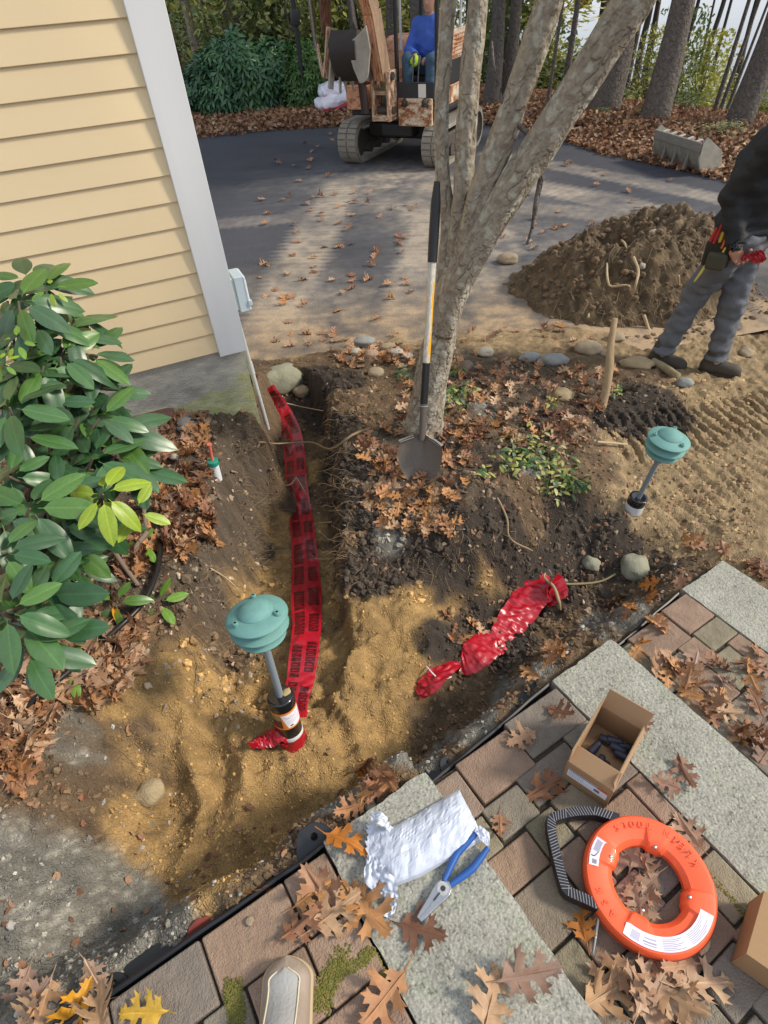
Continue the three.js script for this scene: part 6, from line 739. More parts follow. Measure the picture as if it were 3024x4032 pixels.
// ---------------------------------------------------------------- excavator
const wear = (s, paint, rust, amt) => dataTex(256, (u, v) => { const n = tfbm(u, v, 6, s, 5), m = tfbm(u, v, 22, s + 8, 4), k = ss(amt - .08, amt + .22, n * .7 + m * .3); return [0, 1, 2].map((i) => lerp(rust[i] * (.7 + m * .6), paint[i] * (.88 + m * .2), k)); }, true, 1.2);
const exT = thing('excavator', 'weathered orange mini excavator facing the camera with its bucket curled up', 'excavator', null);
const EXYAW = -29 * Math.PI / 180; { const p = G(840, 361, 0); exT.position.set(p.x, 0, p.z); exT.rotation.y = EXYAW; exT.updateMatrixWorld(true); }
{
  const t = exT, orangeW = std(0xffffff, .7, { map: wear(5, [.86, .64, .50], [.58, .36, .24], .30) }), creamW = std(0xffffff, .7, { map: wear(9, [.84, .78, .70], [.58, .36, .22], .38) }), rustM = std(0xffffff, .8, { map: wear(15, [.55, .38, .28], [.34, .22, .16], .42) }), black = std(C(.02, .02, .022), .6), iron = std(C(.10, .085, .075), .6, { metalness: .3, bumpMap: SOILBUMP, bumpScale: .004 }), chrome = std(C(.5, .5, .5), .25, { metalness: .9 }), steelG = std(C(.42, .40, .36), .6, { map: PAVMAP }), redW = std(C(.25, .05, .035), .7, { map: PAVMAP });
  const trackM = std(C(.40, .375, .33), .95, { map: PAVMAP, bumpMap: SOILBUMP, bumpScale: .006 });
  for (const s of [-1, 1]) { // rubber tracks: belt, lugs, rollers
    const W = .31, L = 1.75, H = .50, r = H / 2, cx = s * .67, n = 84; const path = (u) => { const st = L - 2 * r, per = 2 * st + 2 * Math.PI * r; let d = u * per; if (d < st) return [-d, H - .0, 0]; d -= st; if (d < Math.PI * r) { const a = Math.PI / 2 + d / r; return [-st + Math.cos(a) * r, r + Math.sin(a) * r, 0]; } d -= Math.PI * r; if (d < st) return [-st + d, 0, 0]; d -= st; const a = -Math.PI / 2 + d / r; return [Math.cos(a) * r, r + Math.sin(a) * r, 0]; };
    const P = [], I = [], U = []; for (let i = 0; i <= n; i++) { const u = (i % n) / n, [z, y] = path(u), [z2, y2] = path((u + .002) % 1), tx = z2 - z, ty = y2 - y, l = Math.hypot(tx, ty), nz = -ty / l, ny = tx / l; const out = ny * (y - r) + nz * (z + L / 2 - r) > 0 ? 1 : -1; for (const [x, o] of [[-W / 2, -.05], [-W / 2, 0], [W / 2, 0], [W / 2, -.05]]) { P.push(cx + x, y + ny * o * out, z - r + nz * o * out); U.push(x, u * 5); } } for (let i = 0; i < n; i++) for (let j = 0; j < 3; j++) { const a = i * 4 + j; I.push(a, a + 1, a + 4, a + 1, a + 5, a + 4); }
    const g = new THREE.BufferGeometry(); g.setAttribute('position', new THREE.Float32BufferAttribute(P, 3)); g.setAttribute('uv', new THREE.Float32BufferAttribute(U, 2)); g.setIndex(I); const belt = mesh('track', toCreasedNormals(g, .5), std(C(.40, .375, .33), .95, { map: PAVMAP, bumpMap: SOILBUMP, bumpScale: .006, side: THREE.DoubleSide }), t);
    const lugs = []; for (let i = 0; i < 56; i++) { const u = i / 56, [z, y] = path(u), [z2, y2] = path((u + .002) % 1), an = Math.atan2(y2 - y, z2 - z); for (const k of [-1, 1]) { const b = new THREE.BoxGeometry(W * .44, .018, .06); b.rotateX(-an); const nz = -(y2 - y), ny = z2 - z, l = Math.hypot(nz, ny), out = ny * (y - r) + nz * (z + L / 2 - r) > 0 ? 1 : -1; b.translate(cx + k * W * .25, y + ny / l * .012 * out, z - r + nz / l * .012 * out); lugs.push(b); } }
    mesh('track_lugs', merge(lugs), trackM, belt).userData.kind = 'stuff';
    mesh('track_frame', merge([box(.12, .2, 1.2, cx, r, -L / 2, .03)]), iron, t);
    for (const z of [-.25, -1.5]) { const w = new THREE.CylinderGeometry(.19, .19, .16, 24); w.rotateZ(Math.PI / 2); w.translate(cx, r, z); mesh('track_wheel', w, iron, t); }
    for (const z of [-.6, -.9, -1.2]) { const w = new THREE.CylinderGeometry(.08, .08, .18, 16); w.rotateZ(Math.PI / 2); w.translate(cx, .13, z); mesh('roller', w, iron, t); }
  }
  mesh('undercarriage', merge([box(1.1, .2, .7, 0, .36, -.85, .04), box(.5, .18, 1.1, 0, .40, -.85, .04)]), black, t); { const g = new THREE.CylinderGeometry(.38, .42, .14, 32); g.translate(0, .54, -.85); mesh('slew_ring', g, iron, t); }
  mesh('deck', box(1.34, .07, 1.55, .02, .63, -.95, .02), black, t);
  mesh('front_panel', box(.50, .32, .06, .40, .66, -.09, .015), creamW, t);
  mesh('floor_panel', box(.66, .2, .05, .34, .895, -.12, .01), std(C(.025, .03, .04), .4), t);
  mesh('warning_sticker', box(.11, .15, .004, .50, .90, -.092, .001), std(C(.75, .73, .70), .5), t);
  mesh('step_box', box(.34, .28, .5, -.48, .82, -.30, .02), orangeW, t); mesh('side_cover', box(.30, .3, .5, -.46, 1.11, -.40, .03), redW, t);
  mesh('engine_hood', box(1.3, .72, .5, .02, 1.03, -1.55, .08), orangeW, t); mesh('counterweight', (() => { const g = new THREE.CylinderGeometry(.68, .68, .42, 40, 1, false, Math.PI / 2 + .15, Math.PI - .3); g.rotateY(0); g.scale(1, 1, .6); g.translate(.02, .86, -1.48); return g; })(), orangeW, t);
  const side = mesh('side_panel', box(.05, .82, .85, .67, 1.08, -1.0, .02), creamW, t); const sl = []; for (let k = 0; k < 14; k++) sl.push(box(.012, .014, .74, .70, .88 + k * .042, -1.0, .002)); for (const q of sl) mesh('louvre', q, orangeW, side);
  mesh('seat', merge([box(.46, .12, .44, .38, .95, -.76, .04), box(.44, .5, .12, .38, 1.26, -.98, .05, -.12)]), black, t); mesh('console', merge([box(.14, .34, .5, .04, 1.04, -.85, .03), box(.10, .3, .5, .66, 1.04, -.8, .03)]), black, t);
  for (const [x, z] of [[.68, -.16], [.08, -.22], [.68, -1.28], [-.02, -1.28]]) mesh('canopy_post', bar(V(x, .95, z), V(x, 2.5, z), .028, .028, 12), black, t);
  mesh('canopy_roof', box(.86, .05, 1.3, .34, 2.5, -.72, .02), std(C(.5, .5, .48), .6), t); mesh('white_rod', bar(V(.02, 1.3, -.5), V(.02, 2.4, -.5), .018, .018, 8), std(C(.6, .6, .6), .5), t); mesh('white_rod', bar(V(.72, 1.5, -.9), V(.72, 2.4, -.9), .018, .018, 8), std(C(.6, .6, .6), .5), t);
  for (const x of [.34, .42]) mesh('travel_lever', merge([bar(V(x, .86, -.11), V(x + .01, 1.21, -.17), .009, .009, 8), bar(V(x + .01, 1.19, -.17), V(x + .012, 1.27, -.18), .016, .016, 10)]), std(C(.10, .11, .12), .5), t);
  // swing post, boom, stick and bucket
  mesh('swing_post', merge([box(.05, .56, .26, -.13, .86, .02, .015), box(.05, .56, .26, .10, .86, .02, .015), box(.28, .07, .30, -.015, .62, 0, .02), box(.28, .05, .24, -.015, .9, -.02, .02)]), creamW, t); for (const y of [.70, 1.08]) { const c = new THREE.CylinderGeometry(.045, .045, .34, 18); c.rotateZ(Math.PI / 2); c.translate(-.015, y, .05); mesh('pin', c, iron, t); }
  const b0 = V(-.015, 1.05, .06), b1 = V(-.04, 1.75, .24), b2 = V(-.07, 2.45, .62), b3 = V(-.16, 2.75, 1.5);
  mesh('boom', merge([beam(b0, b1, .15, .20, .03), beam(b1, b2, .14, .20, .03), beam(b2, b3, .16, .2, .03)]), orangeW, t);
  mesh('boom_plate', merge([beam(b0.clone().add(V(.082, 0, 0)), b1.clone().add(V(.082, 0, 0)), .012, .19, .003), beam(b1.clone().add(V(.077, 0, 0)), b2.clone().add(V(.077, 0, 0)), .012, .19, .003)]), std(C(.60, .40, .26), .6, { map: PAVMAP }), t);
  mesh('boom_cylinder', bar(V(-.21, .70, .22), V(-.2, 1.45, .34), .055, .055, 18), std(C(.05, .035, .035), .35), t); mesh('cylinder_rod', bar(V(-.2, 1.45, .34), V(-.18, 1.95, .46), .028, .028, 14), chrome, t);
  const s0 = V(-.18, 2.85, 1.42), s1 = V(-.78, 1.55, .55);
  const a0 = V(-.52, 2.75, .45), a1 = V(-.62, 2.1, .32), a2 = V(-.70, 1.55, .22);
  mesh('stick', merge([beam(a0, a1, .15, .2, .03), beam(a1, a2, .13, .16, .03)]), rustM, t);
  mesh('stick_cylinder', bar(V(-.78, 2.6, .45), V(-.80, 1.95, .40), .05, .05, 16), std(C(.30, .13, .10), .5), t); mesh('cylinder_rod', bar(V(-.80, 1.95, .40), V(-.82, 1.42, .33), .026, .026, 14), chrome, t);
  mesh('link_plate', merge([beam(V(-.60, 1.62, .30), V(-.66, 1.10, .42), .03, .10, .01), beam(V(-.80, 1.45, .33), V(-.70, 1.12, .42), .03, .07, .01)]), creamW, t); mesh('link_plate', merge([beam(V(-.52, 1.42, .38), V(-.56, 1.0, .5), .03, .09, .01), beam(V(-.46, 1.3, .36), V(-.44, .95, .46), .025, .06, .01)]), steelG, t);
  { // curled bucket: side cheeks and shell
    const sh = new THREE.Shape(); sh.moveTo(0, 0); sh.lineTo(.30, .05); sh.quadraticCurveTo(.42, -.1, .34, -.34); sh.quadraticCurveTo(.22, -.52, -.02, -.50); sh.lineTo(-.06, -.42); sh.quadraticCurveTo(.10, -.25, 0, 0); for (const [x, m] of [[-.10, iron], [-.46, iron]]) { const g = new THREE.ExtrudeGeometry(sh, { depth: .025, bevelEnabled: false }); g.rotateY(-Math.PI / 2); g.translate(x, 1.55, .20); mesh('bucket_cheek', g, m, t); }
    const P = [], I = []; const pr = [[.30, .05], [.40, -.06], [.41, -.2], [.34, -.34], [.22, -.45], [.08, -.50], [-.02, -.50]]; pr.forEach(([z, y]) => { P.push(-.47, 1.55 + y, .2 + z, -.1, 1.55 + y, .2 + z); }); for (let i = 0; i < pr.length - 1; i++) { const a = 2 * i; I.push(a, a + 1, a + 2, a + 1, a + 3, a + 2); } const g = new THREE.BufferGeometry(); g.setAttribute('position', new THREE.Float32BufferAttribute(P, 3)); g.setIndex(I); g.computeVertexNormals(); mesh('bucket_shell', g, std(C(.03, .026, .024), .75, { side: THREE.DoubleSide }), t);
    const lp = new THREE.Shape(); lp.moveTo(-.02, 0); lp.quadraticCurveTo(.06, -.01, .09, .08); lp.lineTo(.13, .28); lp.lineTo(.10, .46); lp.lineTo(.02, .40); lp.lineTo(-.11, .33); lp.quadraticCurveTo(-.12, .22, -.08, .12); lp.closePath(); const lg = new THREE.ExtrudeGeometry(lp, { depth: .025, bevelEnabled: true, bevelSize: .004, bevelThickness: .004, bevelSegments: 1 }); lg.scale(1.15, 1.2, 1); lg.translate(-.05, 1.08, .56); mesh('bucket_side_cutter', lg, steelG, t);
    for (let k = 0; k < 3; k++) { const b = new THREE.ConeGeometry(.035, .16, 4); b.rotateX(Math.PI); b.scale(1, 1, .5); b.translate(-.44 + k * .11, 1.0, .30); mesh('bucket_tooth', b, steelG, t); }
  }
  mesh('hydraulic_hose', tube([V(.0, 1.1, -.1), V(-.02, 1.7, .12), V(-.05, 2.3, .45)], [.014], 8, 20), black, t); mesh('hydraulic_hose', tube([V(-.3, 1.25, -.2), V(-.28, 1.6, .1), V(-.2, 2.3, .5)], [.014], 8, 20), black, t);
}
{ // spare grading bucket lying in the leaves
  const p0 = G(1409, 322, .12), p1 = G(1503, 358, .10), d = p1.clone().sub(p0).setY(0), L = d.length() * 1.02; d.normalize(); const t = thing('bucket', 'grey concrete coated excavator bucket lying on the leaves at the edge of the driveway', 'excavator bucket', p0); const back = V(d.z, 0, -d.x); if (back.z > 0) back.negate(); const m = new THREE.Matrix4().makeBasis(d, V(0, 1, 0), back.clone().negate()); if (m.determinant() < 0) throw 1; t.quaternion.setFromRotationMatrix(m); t.position.y = -.02;
  const gM = std(C(.34, .33, .30), .9, { map: PAVMAP, bumpMap: SOILBUMP, bumpScale: .006, side: THREE.DoubleSide });
  const pr = [[0, .34], [.01, .26], [-.02, .16], [-.07, .06], [-.15, 0], [-.28, -.01], [-.40, .02]]; const P = [], I = []; pr.forEach(([z, y]) => P.push(0, y, z, L, y, z)); for (let i = 0; i < pr.length - 1; i++) { const a = 2 * i; I.push(a, a + 1, a + 2, a + 1, a + 3, a + 2); } const g = new THREE.BufferGeometry(); g.setAttribute('position', new THREE.Float32BufferAttribute(P, 3)); g.setIndex(I); const n0 = toCreasedNormals(g, 1); n0.setAttribute('uv', new THREE.Float32BufferAttribute(new Float32Array(n0.attributes.position.count * 2).map((_, i) => (i % 2 ? n0.attributes.position.getY(i >> 1) : n0.attributes.position.getX(i >> 1))), 2)); mesh('shell', n0, gM, t);
  const sh = new THREE.Shape(); sh.moveTo(0, .36); sh.lineTo(-.05, .42); sh.lineTo(-.30, .26); sh.lineTo(-.40, 0); sh.lineTo(-.28, -.02); sh.lineTo(-.14, -.01); sh.lineTo(-.06, .06); sh.lineTo(0, .18); sh.closePath(); for (const x of [0, L]) { const q = new THREE.ExtrudeGeometry(sh, { depth: .03, bevelEnabled: false }); q.rotateY(-Math.PI / 2); q.scale(1, 1, -1); q.translate(x + .015, 0, 0); q.scale(1, 1, 1); const pp = q.attributes.position; for (let i = 0; i < pp.count; i++) pp.setZ(i, -Math.abs(pp.getZ(i))); q.computeVertexNormals(); mesh('end_plate', q, std(C(.42, .40, .35), .9, { map: PAVMAP, side: THREE.DoubleSide }), t); }
  mesh('top_lip', box(L, .10, .035, L / 2, .32, .01, .006), gM, t); for (const f of [.28, .52, .78]) mesh('rib', box(.035, .26, .03, L * f, .17, .0, .006, -.2), gM, t); for (let k = 0; k < 5; k++) { const c = box(.04, .02, .10, L * (.14 + k * .18), .365, -.04, .006, .2); mesh('tooth', c, std(C(.45, .43, .40), .8), t); }
}
{ // sand bags and pole by the far shrub
  const bag = (x, y, w, ry, l) => { const g = new THREE.SphereGeometry(.5, 28, 18); const p = g.attributes.position; for (let i = 0; i < p.count; i++) { const a = p.getX(i) * 2, b = p.getZ(i) * 2, c = p.getY(i) * 2; p.setXYZ(i, Math.sign(a) * Math.pow(Math.abs(a), .6) * .34 * w, c * .13 + .05 * noise(a * 3, b * 3, x), Math.sign(b) * Math.pow(Math.abs(b), .6) * .24); } const q = rough(g, .04, 7, 3, x); const t = thing('sand_bag', l, 'bag', G(x + 16, y + 7, .0), ry); q.translate(0, .15, 0); mesh('sack', q, phys(C(.70, .70, .78), .4), t); mesh('red_print', rough((() => { const s = box(.5 * w, .05, .012, 0, .07, .235, .004); return s; })(), .008, 12), std(C(.5, .03, .06), .5), t); return t; };
  bag(706, 234, 1.1, .2, 'white and red plastic sack lying left of the excavator'); const b = bag(742, 233, .9, -.5, 'second white and red sack leaning against the first one'); b.rotation.z = .35; b.position.y += .08; const c2 = bag(706, 230, .9, .1, 'white sack lying on top of the other sacks'); c2.position.y += .19;
  const t = thing('pole', 'thin black metal pole with a collar standing before the far shrub', 'pole', G(662, 238, 0)); mesh('shaft', bar(V(0, -.1, 0), V(0, 3.1, 0), .05, .045, 14), std(C(.02, .022, .025), .5), t); mesh('collar', lathe([[.05, 1.38], [.09, 1.40], [.09, 1.62], [.05, 1.64]], 16), std(C(.025, .027, .03), .5), t);
  const t2 = thing('pole', 'slimmer dark rod next to the black pole', 'pole', G(648, 215, 0)); mesh('shaft', bar(V(0, -.1, 0), V(-.1, 3.1, 0), .02, .016, 10), std(C(.05, .045, .04), .7), t2);
}
// ---------------------------------------------------------------- woods
const treeGeo = (() => { const mk = (s) => { reseed(s); const P = [], R = []; let x = 0, z = 0; for (let i = 0; i <= 8; i++) { P.push(V(x, i * 1.3 - .15, z)); R.push(i === 0 ? 1.5 : i === 1 ? 1.02 : 1 - i * .07); x += rr(-.07, .07); z += rr(-.07, .07); } return [P, R]; }; return [1, 2, 3, 4].map(mk); })();
const crownGeo = (() => { const mk = (s) => { reseed(s); const P = [], I = []; for (let i = 0; i < 260; i++) { const a = rr(0, 6.28), r = Math.sqrt(rnd()) * 2.4, c = V(Math.cos(a) * r, rr(6, 11.5), Math.sin(a) * r), sz = rr(.12, .3), q = new THREE.Quaternion().setFromEuler(new THREE.Euler(rr(0, 6), rr(0, 6), 0)); [[-1, 0, -1], [1, .2, -.7], [.8, 0, 1], [-.8, .3, 1]].forEach((k) => { const v = V(...k).multiplyScalar(sz).applyQuaternion(q).add(c); P.push(v.x, v.y, v.z); }); const b = i * 4; I.push(b, b + 1, b + 2, b, b + 2, b + 3); } const g = new THREE.BufferGeometry(); g.setAttribute('position', new THREE.Float32BufferAttribute(P, 3)); g.setIndex(I); g.computeVertexNormals(); return g; }; return [11, 12, 13].map(mk); })();
const crownM = [std(C(.10, .12, .03), .8, { side: THREE.DoubleSide }), std(C(.18, .16, .03), .8, { side: THREE.DoubleSide }), std(C(.20, .11, .03), .8, { side: THREE.DoubleSide })];
const bark3 = std(C(.30, .285, .28), .95, { map: bark2.map, bumpMap: bark2.bumpMap, bumpScale: .03 }), barkPale = std(C(1.0, .98, .95), .95, { map: bark1.map, bumpMap: bark2.bumpMap, bumpScale: .03 });
function tree(p, w, label, m, group, lean = 0, leanZ = 0) { const t = thing('woodland_tree', label, 'tree', p, 0, group); const v = Math.floor(rnd() * 4), [P, R] = treeGeo[v]; const pts = P.map((q, i) => V(q.x * w * 4 + lean * q.y, q.y, q.z * w * 4 + leanZ * q.y)); mesh('trunk', tube(pts, R.map((r) => r * w / 2), w > .25 ? 16 : 9, 26, .06), m, t); const l = []; for (let k = 0; k < 3; k++) { const y = rr(4, 7.5), a = rr(0, 6.28), q = V(lean * y, y, leanZ * y); l.push(tube([q, q.clone().add(V(Math.cos(a) * .8, .6, Math.sin(a) * .8)), q.clone().add(V(Math.cos(a) * 1.9, 1.4, Math.sin(a) * 1.9))], [w * .2, w * .12, w * .05], 6, 8)); } mesh('limbs', merge(l), m, t); const c = mesh('crown', pick(crownGeo), pick(crownM), t); c.rotation.y = rr(0, 6); c.scale.setScalar(rr(.8, 1.15)); c.position.set(lean * 8, 0, leanZ * 8); return t; }
const onF = (px, py) => { let p = G(px, py, 0); for (let i = 0; i < 10; i++) p = G(px, py, lerp(p.y, floorH(p.x, p.z), .5)); return p; };
reseed(909);
for (const [x, y, w, m, l, ln] of [[1300, 243, .62, bark2, 'thick grey lichened trunk just right of the near tree', .03], [1412, 262, .50, bark2, 'straight grey brown trunk standing behind the grey bucket', .02], [1500, 212, .42, bark3, 'dark trunk of the leaning pair right of the grey brown trunk', .05], [1455, 205, .36, bark3, 'dark trunk of the pair left behind the other', .03], [1592, 272, .44, bark3, 'dark leaning trunk nearest the right edge above the standing person', .05], [1540, 250, .09, bark3, 'thin sapling stem left of the rightmost dark trunk', .05], [1553, 246, .08, bark3, 'second thin sapling stem left of the rightmost dark trunk', .09], [1568, 244, .07, bark3, 'third and thinnest sapling of the cluster by the rightmost trunk', .12], [1640, 205, .12, bark3, 'thin trunk at the very right edge of the woods', .02], [1660, 190, .5, bark3, 'broad dark trunk cut off by the right edge', .02],
  [525, 190, .66, bark3, 'thick dark trunk behind the left half of the far shrub', 0], [620, 205, .42, bark3, 'dark trunk behind the right half of the far shrub', .0], [440, 190, .24, barkPale, 'pale slender trunk left of the thick dark trunk', -.01], [402, 195, .09, bark3, 'thin crooked trunk beside the white corner board', -.04], [470, 170, .12, bark3, 'thin dark stem between pale and thick trunk', 0], [905, 215, .46, bark3, 'dark trunk straight behind the seat of the excavator', 0], [850, 200, .3, bark3, 'dark trunk behind the boom of the excavator', .01], [772, 205, .2, bark3, 'slim trunk behind the curled bucket', 0], [1060, 235, .36, bark3, 'dark trunk between the second and third stem of the near tree', 0], [1095, 225, .3, bark2, 'grey trunk showing between the stems of the near tree', .02], [1215, 225, .14, bark3, 'thin trunk right behind the biggest stem of the near tree', .03], [1180, 240, .08, bark3, 'thin forked sapling behind the biggest stem of the near tree', .05]]) tree(onF(x, y), w * (x > 1000 ? .66 : .85), l, m, null, ln);
for (let i = 0; i < 46; i++) { const x = rr(-16, 22), z = rr(-44, -19); if (Math.abs(x * .2) > 4.5) continue; tree(V(x, floorH(x, z), z), rr(.1, .4), 'dark trunk deep in the woods', pick([bark3, bark2, bark3]), 'trees deep in the woods', rr(-.03, .03)); }
// understorey: loose bushes of small leaves
const bushGeo = (() => { const mk = (s, n, sz) => { reseed(s); const P = [], I = []; for (let i = 0; i < n; i++) { const a = rr(0, 6.28), u = Math.pow(rnd(), .6), r = u * (.75 + .35 * Math.sin(a * 3 + s)), y = rr(.05, 1.0); const k = Math.sqrt(Math.max(.05, 1 - Math.pow(y * 1.02 - .35, 2) * 1.3)); const c = V(Math.cos(a) * r * k, y, Math.sin(a) * r * k), q = new THREE.Quaternion().setFromEuler(new THREE.Euler(rr(-1, 1), rr(0, 6), rr(-.8, .8))), s2 = sz * rr(.6, 1.3); [[0, 0, -1], [.45, .08, 0], [0, 0, 1], [-.45, .08, 0]].forEach((k2) => { const v = V(...k2).multiplyScalar(s2).applyQuaternion(q).add(c); P.push(v.x, v.y, v.z); }); const b = i * 4; I.push(b, b + 1, b + 2, b, b + 2, b + 3); } const g = new THREE.BufferGeometry(); g.setAttribute('position', new THREE.Float32BufferAttribute(P, 3)); g.setIndex(I); g.computeVertexNormals(); return g; }; return [mk(21, 900, .05), mk(22, 900, .05), mk(23, 700, .06)]; })();
const twigGeo = (() => { reseed(5); const l = []; for (let i = 0; i < 14; i++) { const a = rr(0, 6.28), r = rr(.3, .9); l.push(tube([V(0, 0, 0), V(Math.cos(a) * r * .4, .4, Math.sin(a) * r * .4), V(Math.cos(a) * r, rr(.7, 1), Math.sin(a) * r)], [.014, .008, .004], 4, 6)); } return merge(l); })();
const bushM = [[.13, .19, .04], [.24, .27, .05], [.38, .38, .06], [.10, .15, .04], [.18, .22, .05]].map((c) => phys(C(...c), .7, { side: THREE.DoubleSide, transmission: .35, thickness: 0 }));
function bush(p, r, h, label, m, group, tilt = 0) { const t = thing('woodland_shrub', label, 'shrub', p, rr(0, 6), group); const b = mesh('foliage', pick(bushGeo), m, t); b.scale.set(r, h, r); const s = mesh('twigs', twigGeo, bark3, t); s.scale.set(r * .8, h * .8, r * .8); return t; }
for (let i = 0; i < 44; i++) { const px = rr(350, 900), d = rr(17, 32), q = ray(px, 100), z = -d, x = q.x / -q.z * d; bush(V(x, floorH(x, z), z), rr(.9, 2.2), rr(1.2, 3.2), ...(() => { const k = Math.floor(rnd() * 5); return [['mid green undergrowth between the trunks on the left', 'olive undergrowth between the trunks on the left', 'yellowing undergrowth between the trunks on the left', 'dark green undergrowth between the trunks on the left', 'fresh green undergrowth between the trunks on the left'][k], bushM[k], 'undergrowth on the left ' + ['mid green', 'olive', 'yellowing', 'dark green', 'fresh green'][k]]; })()); }
for (let i = 0; i < 26; i++) { const px = rr(1050, 1700), d = rr(15, 30), q = ray(px, 100), z = -d, x = q.x / -q.z * d; const t = bush(V(x, floorH(x, z) + rr(.3, 1.3), z), rr(.9, 1.9), rr(.9, 1.6), 'yellow green sapling leaves before the bright water', pick([bushM[2], bushM[1], bushM[2], phys(C(.48, .48, .08), .7, { side: THREE.DoubleSide, transmission: .35, thickness: 0 })]), 'sapling leaves on the right'); }
for (let i = 0; i < 16; i++) { const px = rr(1030, 1480), d = rr(15, 26), q = ray(px, 100), z = -d, x = q.x / -q.z * d; bush(V(x, floorH(x, z) + .3, z), rr(.9, 1.7), rr(1.2, 2.6), 'dark undergrowth behind the stems of the near tree', bushM[i % 2 ? 3 : 0], 'dark undergrowth on the right'); }
for (const [x, y, r, h, l] of [[830, 232, .6, .5, 'low green plants behind the excavator'], [1395, 262, .3, .25, 'low green plants at the foot of the grey brown trunk'], [1560, 300, .5, .2, 'patch of low green plants behind the grey bucket'], [1480, 240, .4, .3, 'low bush between the dark trunks'], [1300, 255, .25, .15, 'small green tuft at the foot of the thick grey trunk'], [1340, 190, .5, .4, 'dark low bush at the edge of the slope'], [1600, 180, .6, .5, 'dark bush before the water at the right']]) bush(onF(x, y), r, h, l, pick([bushM[0], bushM[3], bushM[4]]));
{ // big far rhododendron and its lighter neighbour
  const W = (n, s, cols, label, cx, cy, w, h, d) => { reseed(s); const g = merge([0, 1, 2, 3, 4, 5].map((i) => { const q = new THREE.BufferGeometry(); q.setAttribute('position', new THREE.Float32BufferAttribute([0, 0, 0, .16, .04, .5, 0, -.05, 1, -.16, .04, .5], 3)); q.setIndex([0, 1, 2, 0, 2, 3]); q.computeVertexNormals(); q.rotateX(.25 + (i % 2) * .2); q.rotateY(i * 1.047); return q; })); const t = thing('shrub', label, 'shrub', G(cx, cy, 0)); const im = new THREE.InstancedMesh(g, phys(0xffffff, .4, { side: THREE.DoubleSide }), n), o = new THREE.Object3D(); for (let i = 0; i < n; i++) { const a = rr(0, 6.28), u = rr(-.25, 1), r = Math.sqrt(1 - u * u * .8) * (.85 + .18 * noise(Math.cos(a) * 2, u * 2, Math.sin(a) * 2)) * rr(.75, 1.05); o.position.set(Math.cos(a) * r * w, Math.max(.06, (u * .78 + .25) * h * (.9 + .25 * noise(Math.cos(a) * 2.2, 3, s))), Math.sin(a) * r * d); o.rotation.set(rr(-.5, .5) + Math.sin(a) * .6, rr(0, 6), rr(-.5, .5) - Math.cos(a) * .6); o.scale.setScalar(rr(.8, 1.2) * (s === 31 ? .2 : .12)); o.updateMatrix(); im.setMatrixAt(i, o.matrix); im.setColorAt(i, pick(cols)); } im.name = 'foliage'; im.castShadow = im.receiveShadow = true; im.userData.kind = 'stuff'; t.add(im); const st = []; for (let k = 0; k < 9; k++) { const a = rr(0, 6.28); st.push(tube([V(0, 0, 0), V(Math.cos(a) * w * .3, h * .35, Math.sin(a) * d * .3), V(Math.cos(a) * w * .75, h * .7, Math.sin(a) * d * .75)], [.03, .02, .01], 5, 8)); } mesh('stems', merge(st), bark3, t); };
  W(1500, 31, [C(.055, .14, .06), C(.075, .165, .075), C(.10, .21, .075), C(.045, .11, .055)], 'big dark green shrub with long leaves at the far edge of the driveway', 540, 232, 1.6, 1.22, .9);
  W(900, 32, [C(.06, .14, .03), C(.09, .19, .04), C(.05, .11, .03)], 'lighter green bush right of the big dark shrub behind the black pole', 668, 232, .5, 1.2, .5);
}
{ // lake behind the trees on the right
  const g = new THREE.PlaneGeometry(220, 160); g.rotateX(-Math.PI / 2); g.translate(60, -3.7, -112); const m = mesh('lake', g, phys(C(.10, .13, .16), .08, { bumpMap: FINEBUMP, bumpScale: .01 })); tag(m, 'bright lake glimpsed between the trees on the right', 'lake', null, 'structure');
}
// leaf litter of the wood edge, far enough to read as one mass
reseed(515);
const wpoly = (pts) => pts.map(([x, y]) => { const p = G(x, y, 0); return [p.x, p.z]; });
const lit = (n, poly, s0, s1, label, pile, v) => litter('leaf_litter', n, poly, s0, s1, label, [BROWNS[0], BROWNS[1], BROWNS[2], BROWNS[5], BROWNS[3], BROWNS[4], PALES[0]], { world: (x, z) => floorH(x, z) + .01, pile, tilt: .8, geo: OAK[v * 2 + 1] });
lit(11000, wpoly([[330, 325], [420, 300], [600, 281], [760, 272], [880, 262], [880, 215], [640, 215], [400, 205], [330, 230]]), .06, .11, 'rusty leaf drift along the far left edge of the driveway', .12, 0);
lit(11000, wpoly([[1000, 264], [1120, 277], [1210, 302], [1300, 333], [1400, 353], [1500, 375], [1659, 412], [1760, 440], [1760, 330], [1500, 300], [1300, 270], [1000, 225]]), .06, .10, 'rusty leaf drift along the far right edge of the driveway', .12, 1);
lit(10000, wpoly([[1000, 228], [1300, 272], [1500, 302], [1760, 335], [1800, 200], [1500, 140], [1200, 130], [1000, 160]]), .07, .12, 'brown leaves covering the wood floor on the right', .08, 2);
lit(5000, wpoly([[300, 215], [640, 220], [1000, 230], [1000, 150], [640, 130], [300, 120]]), .12, .2, 'brown leaves covering the wood floor on the left', .08, 0);
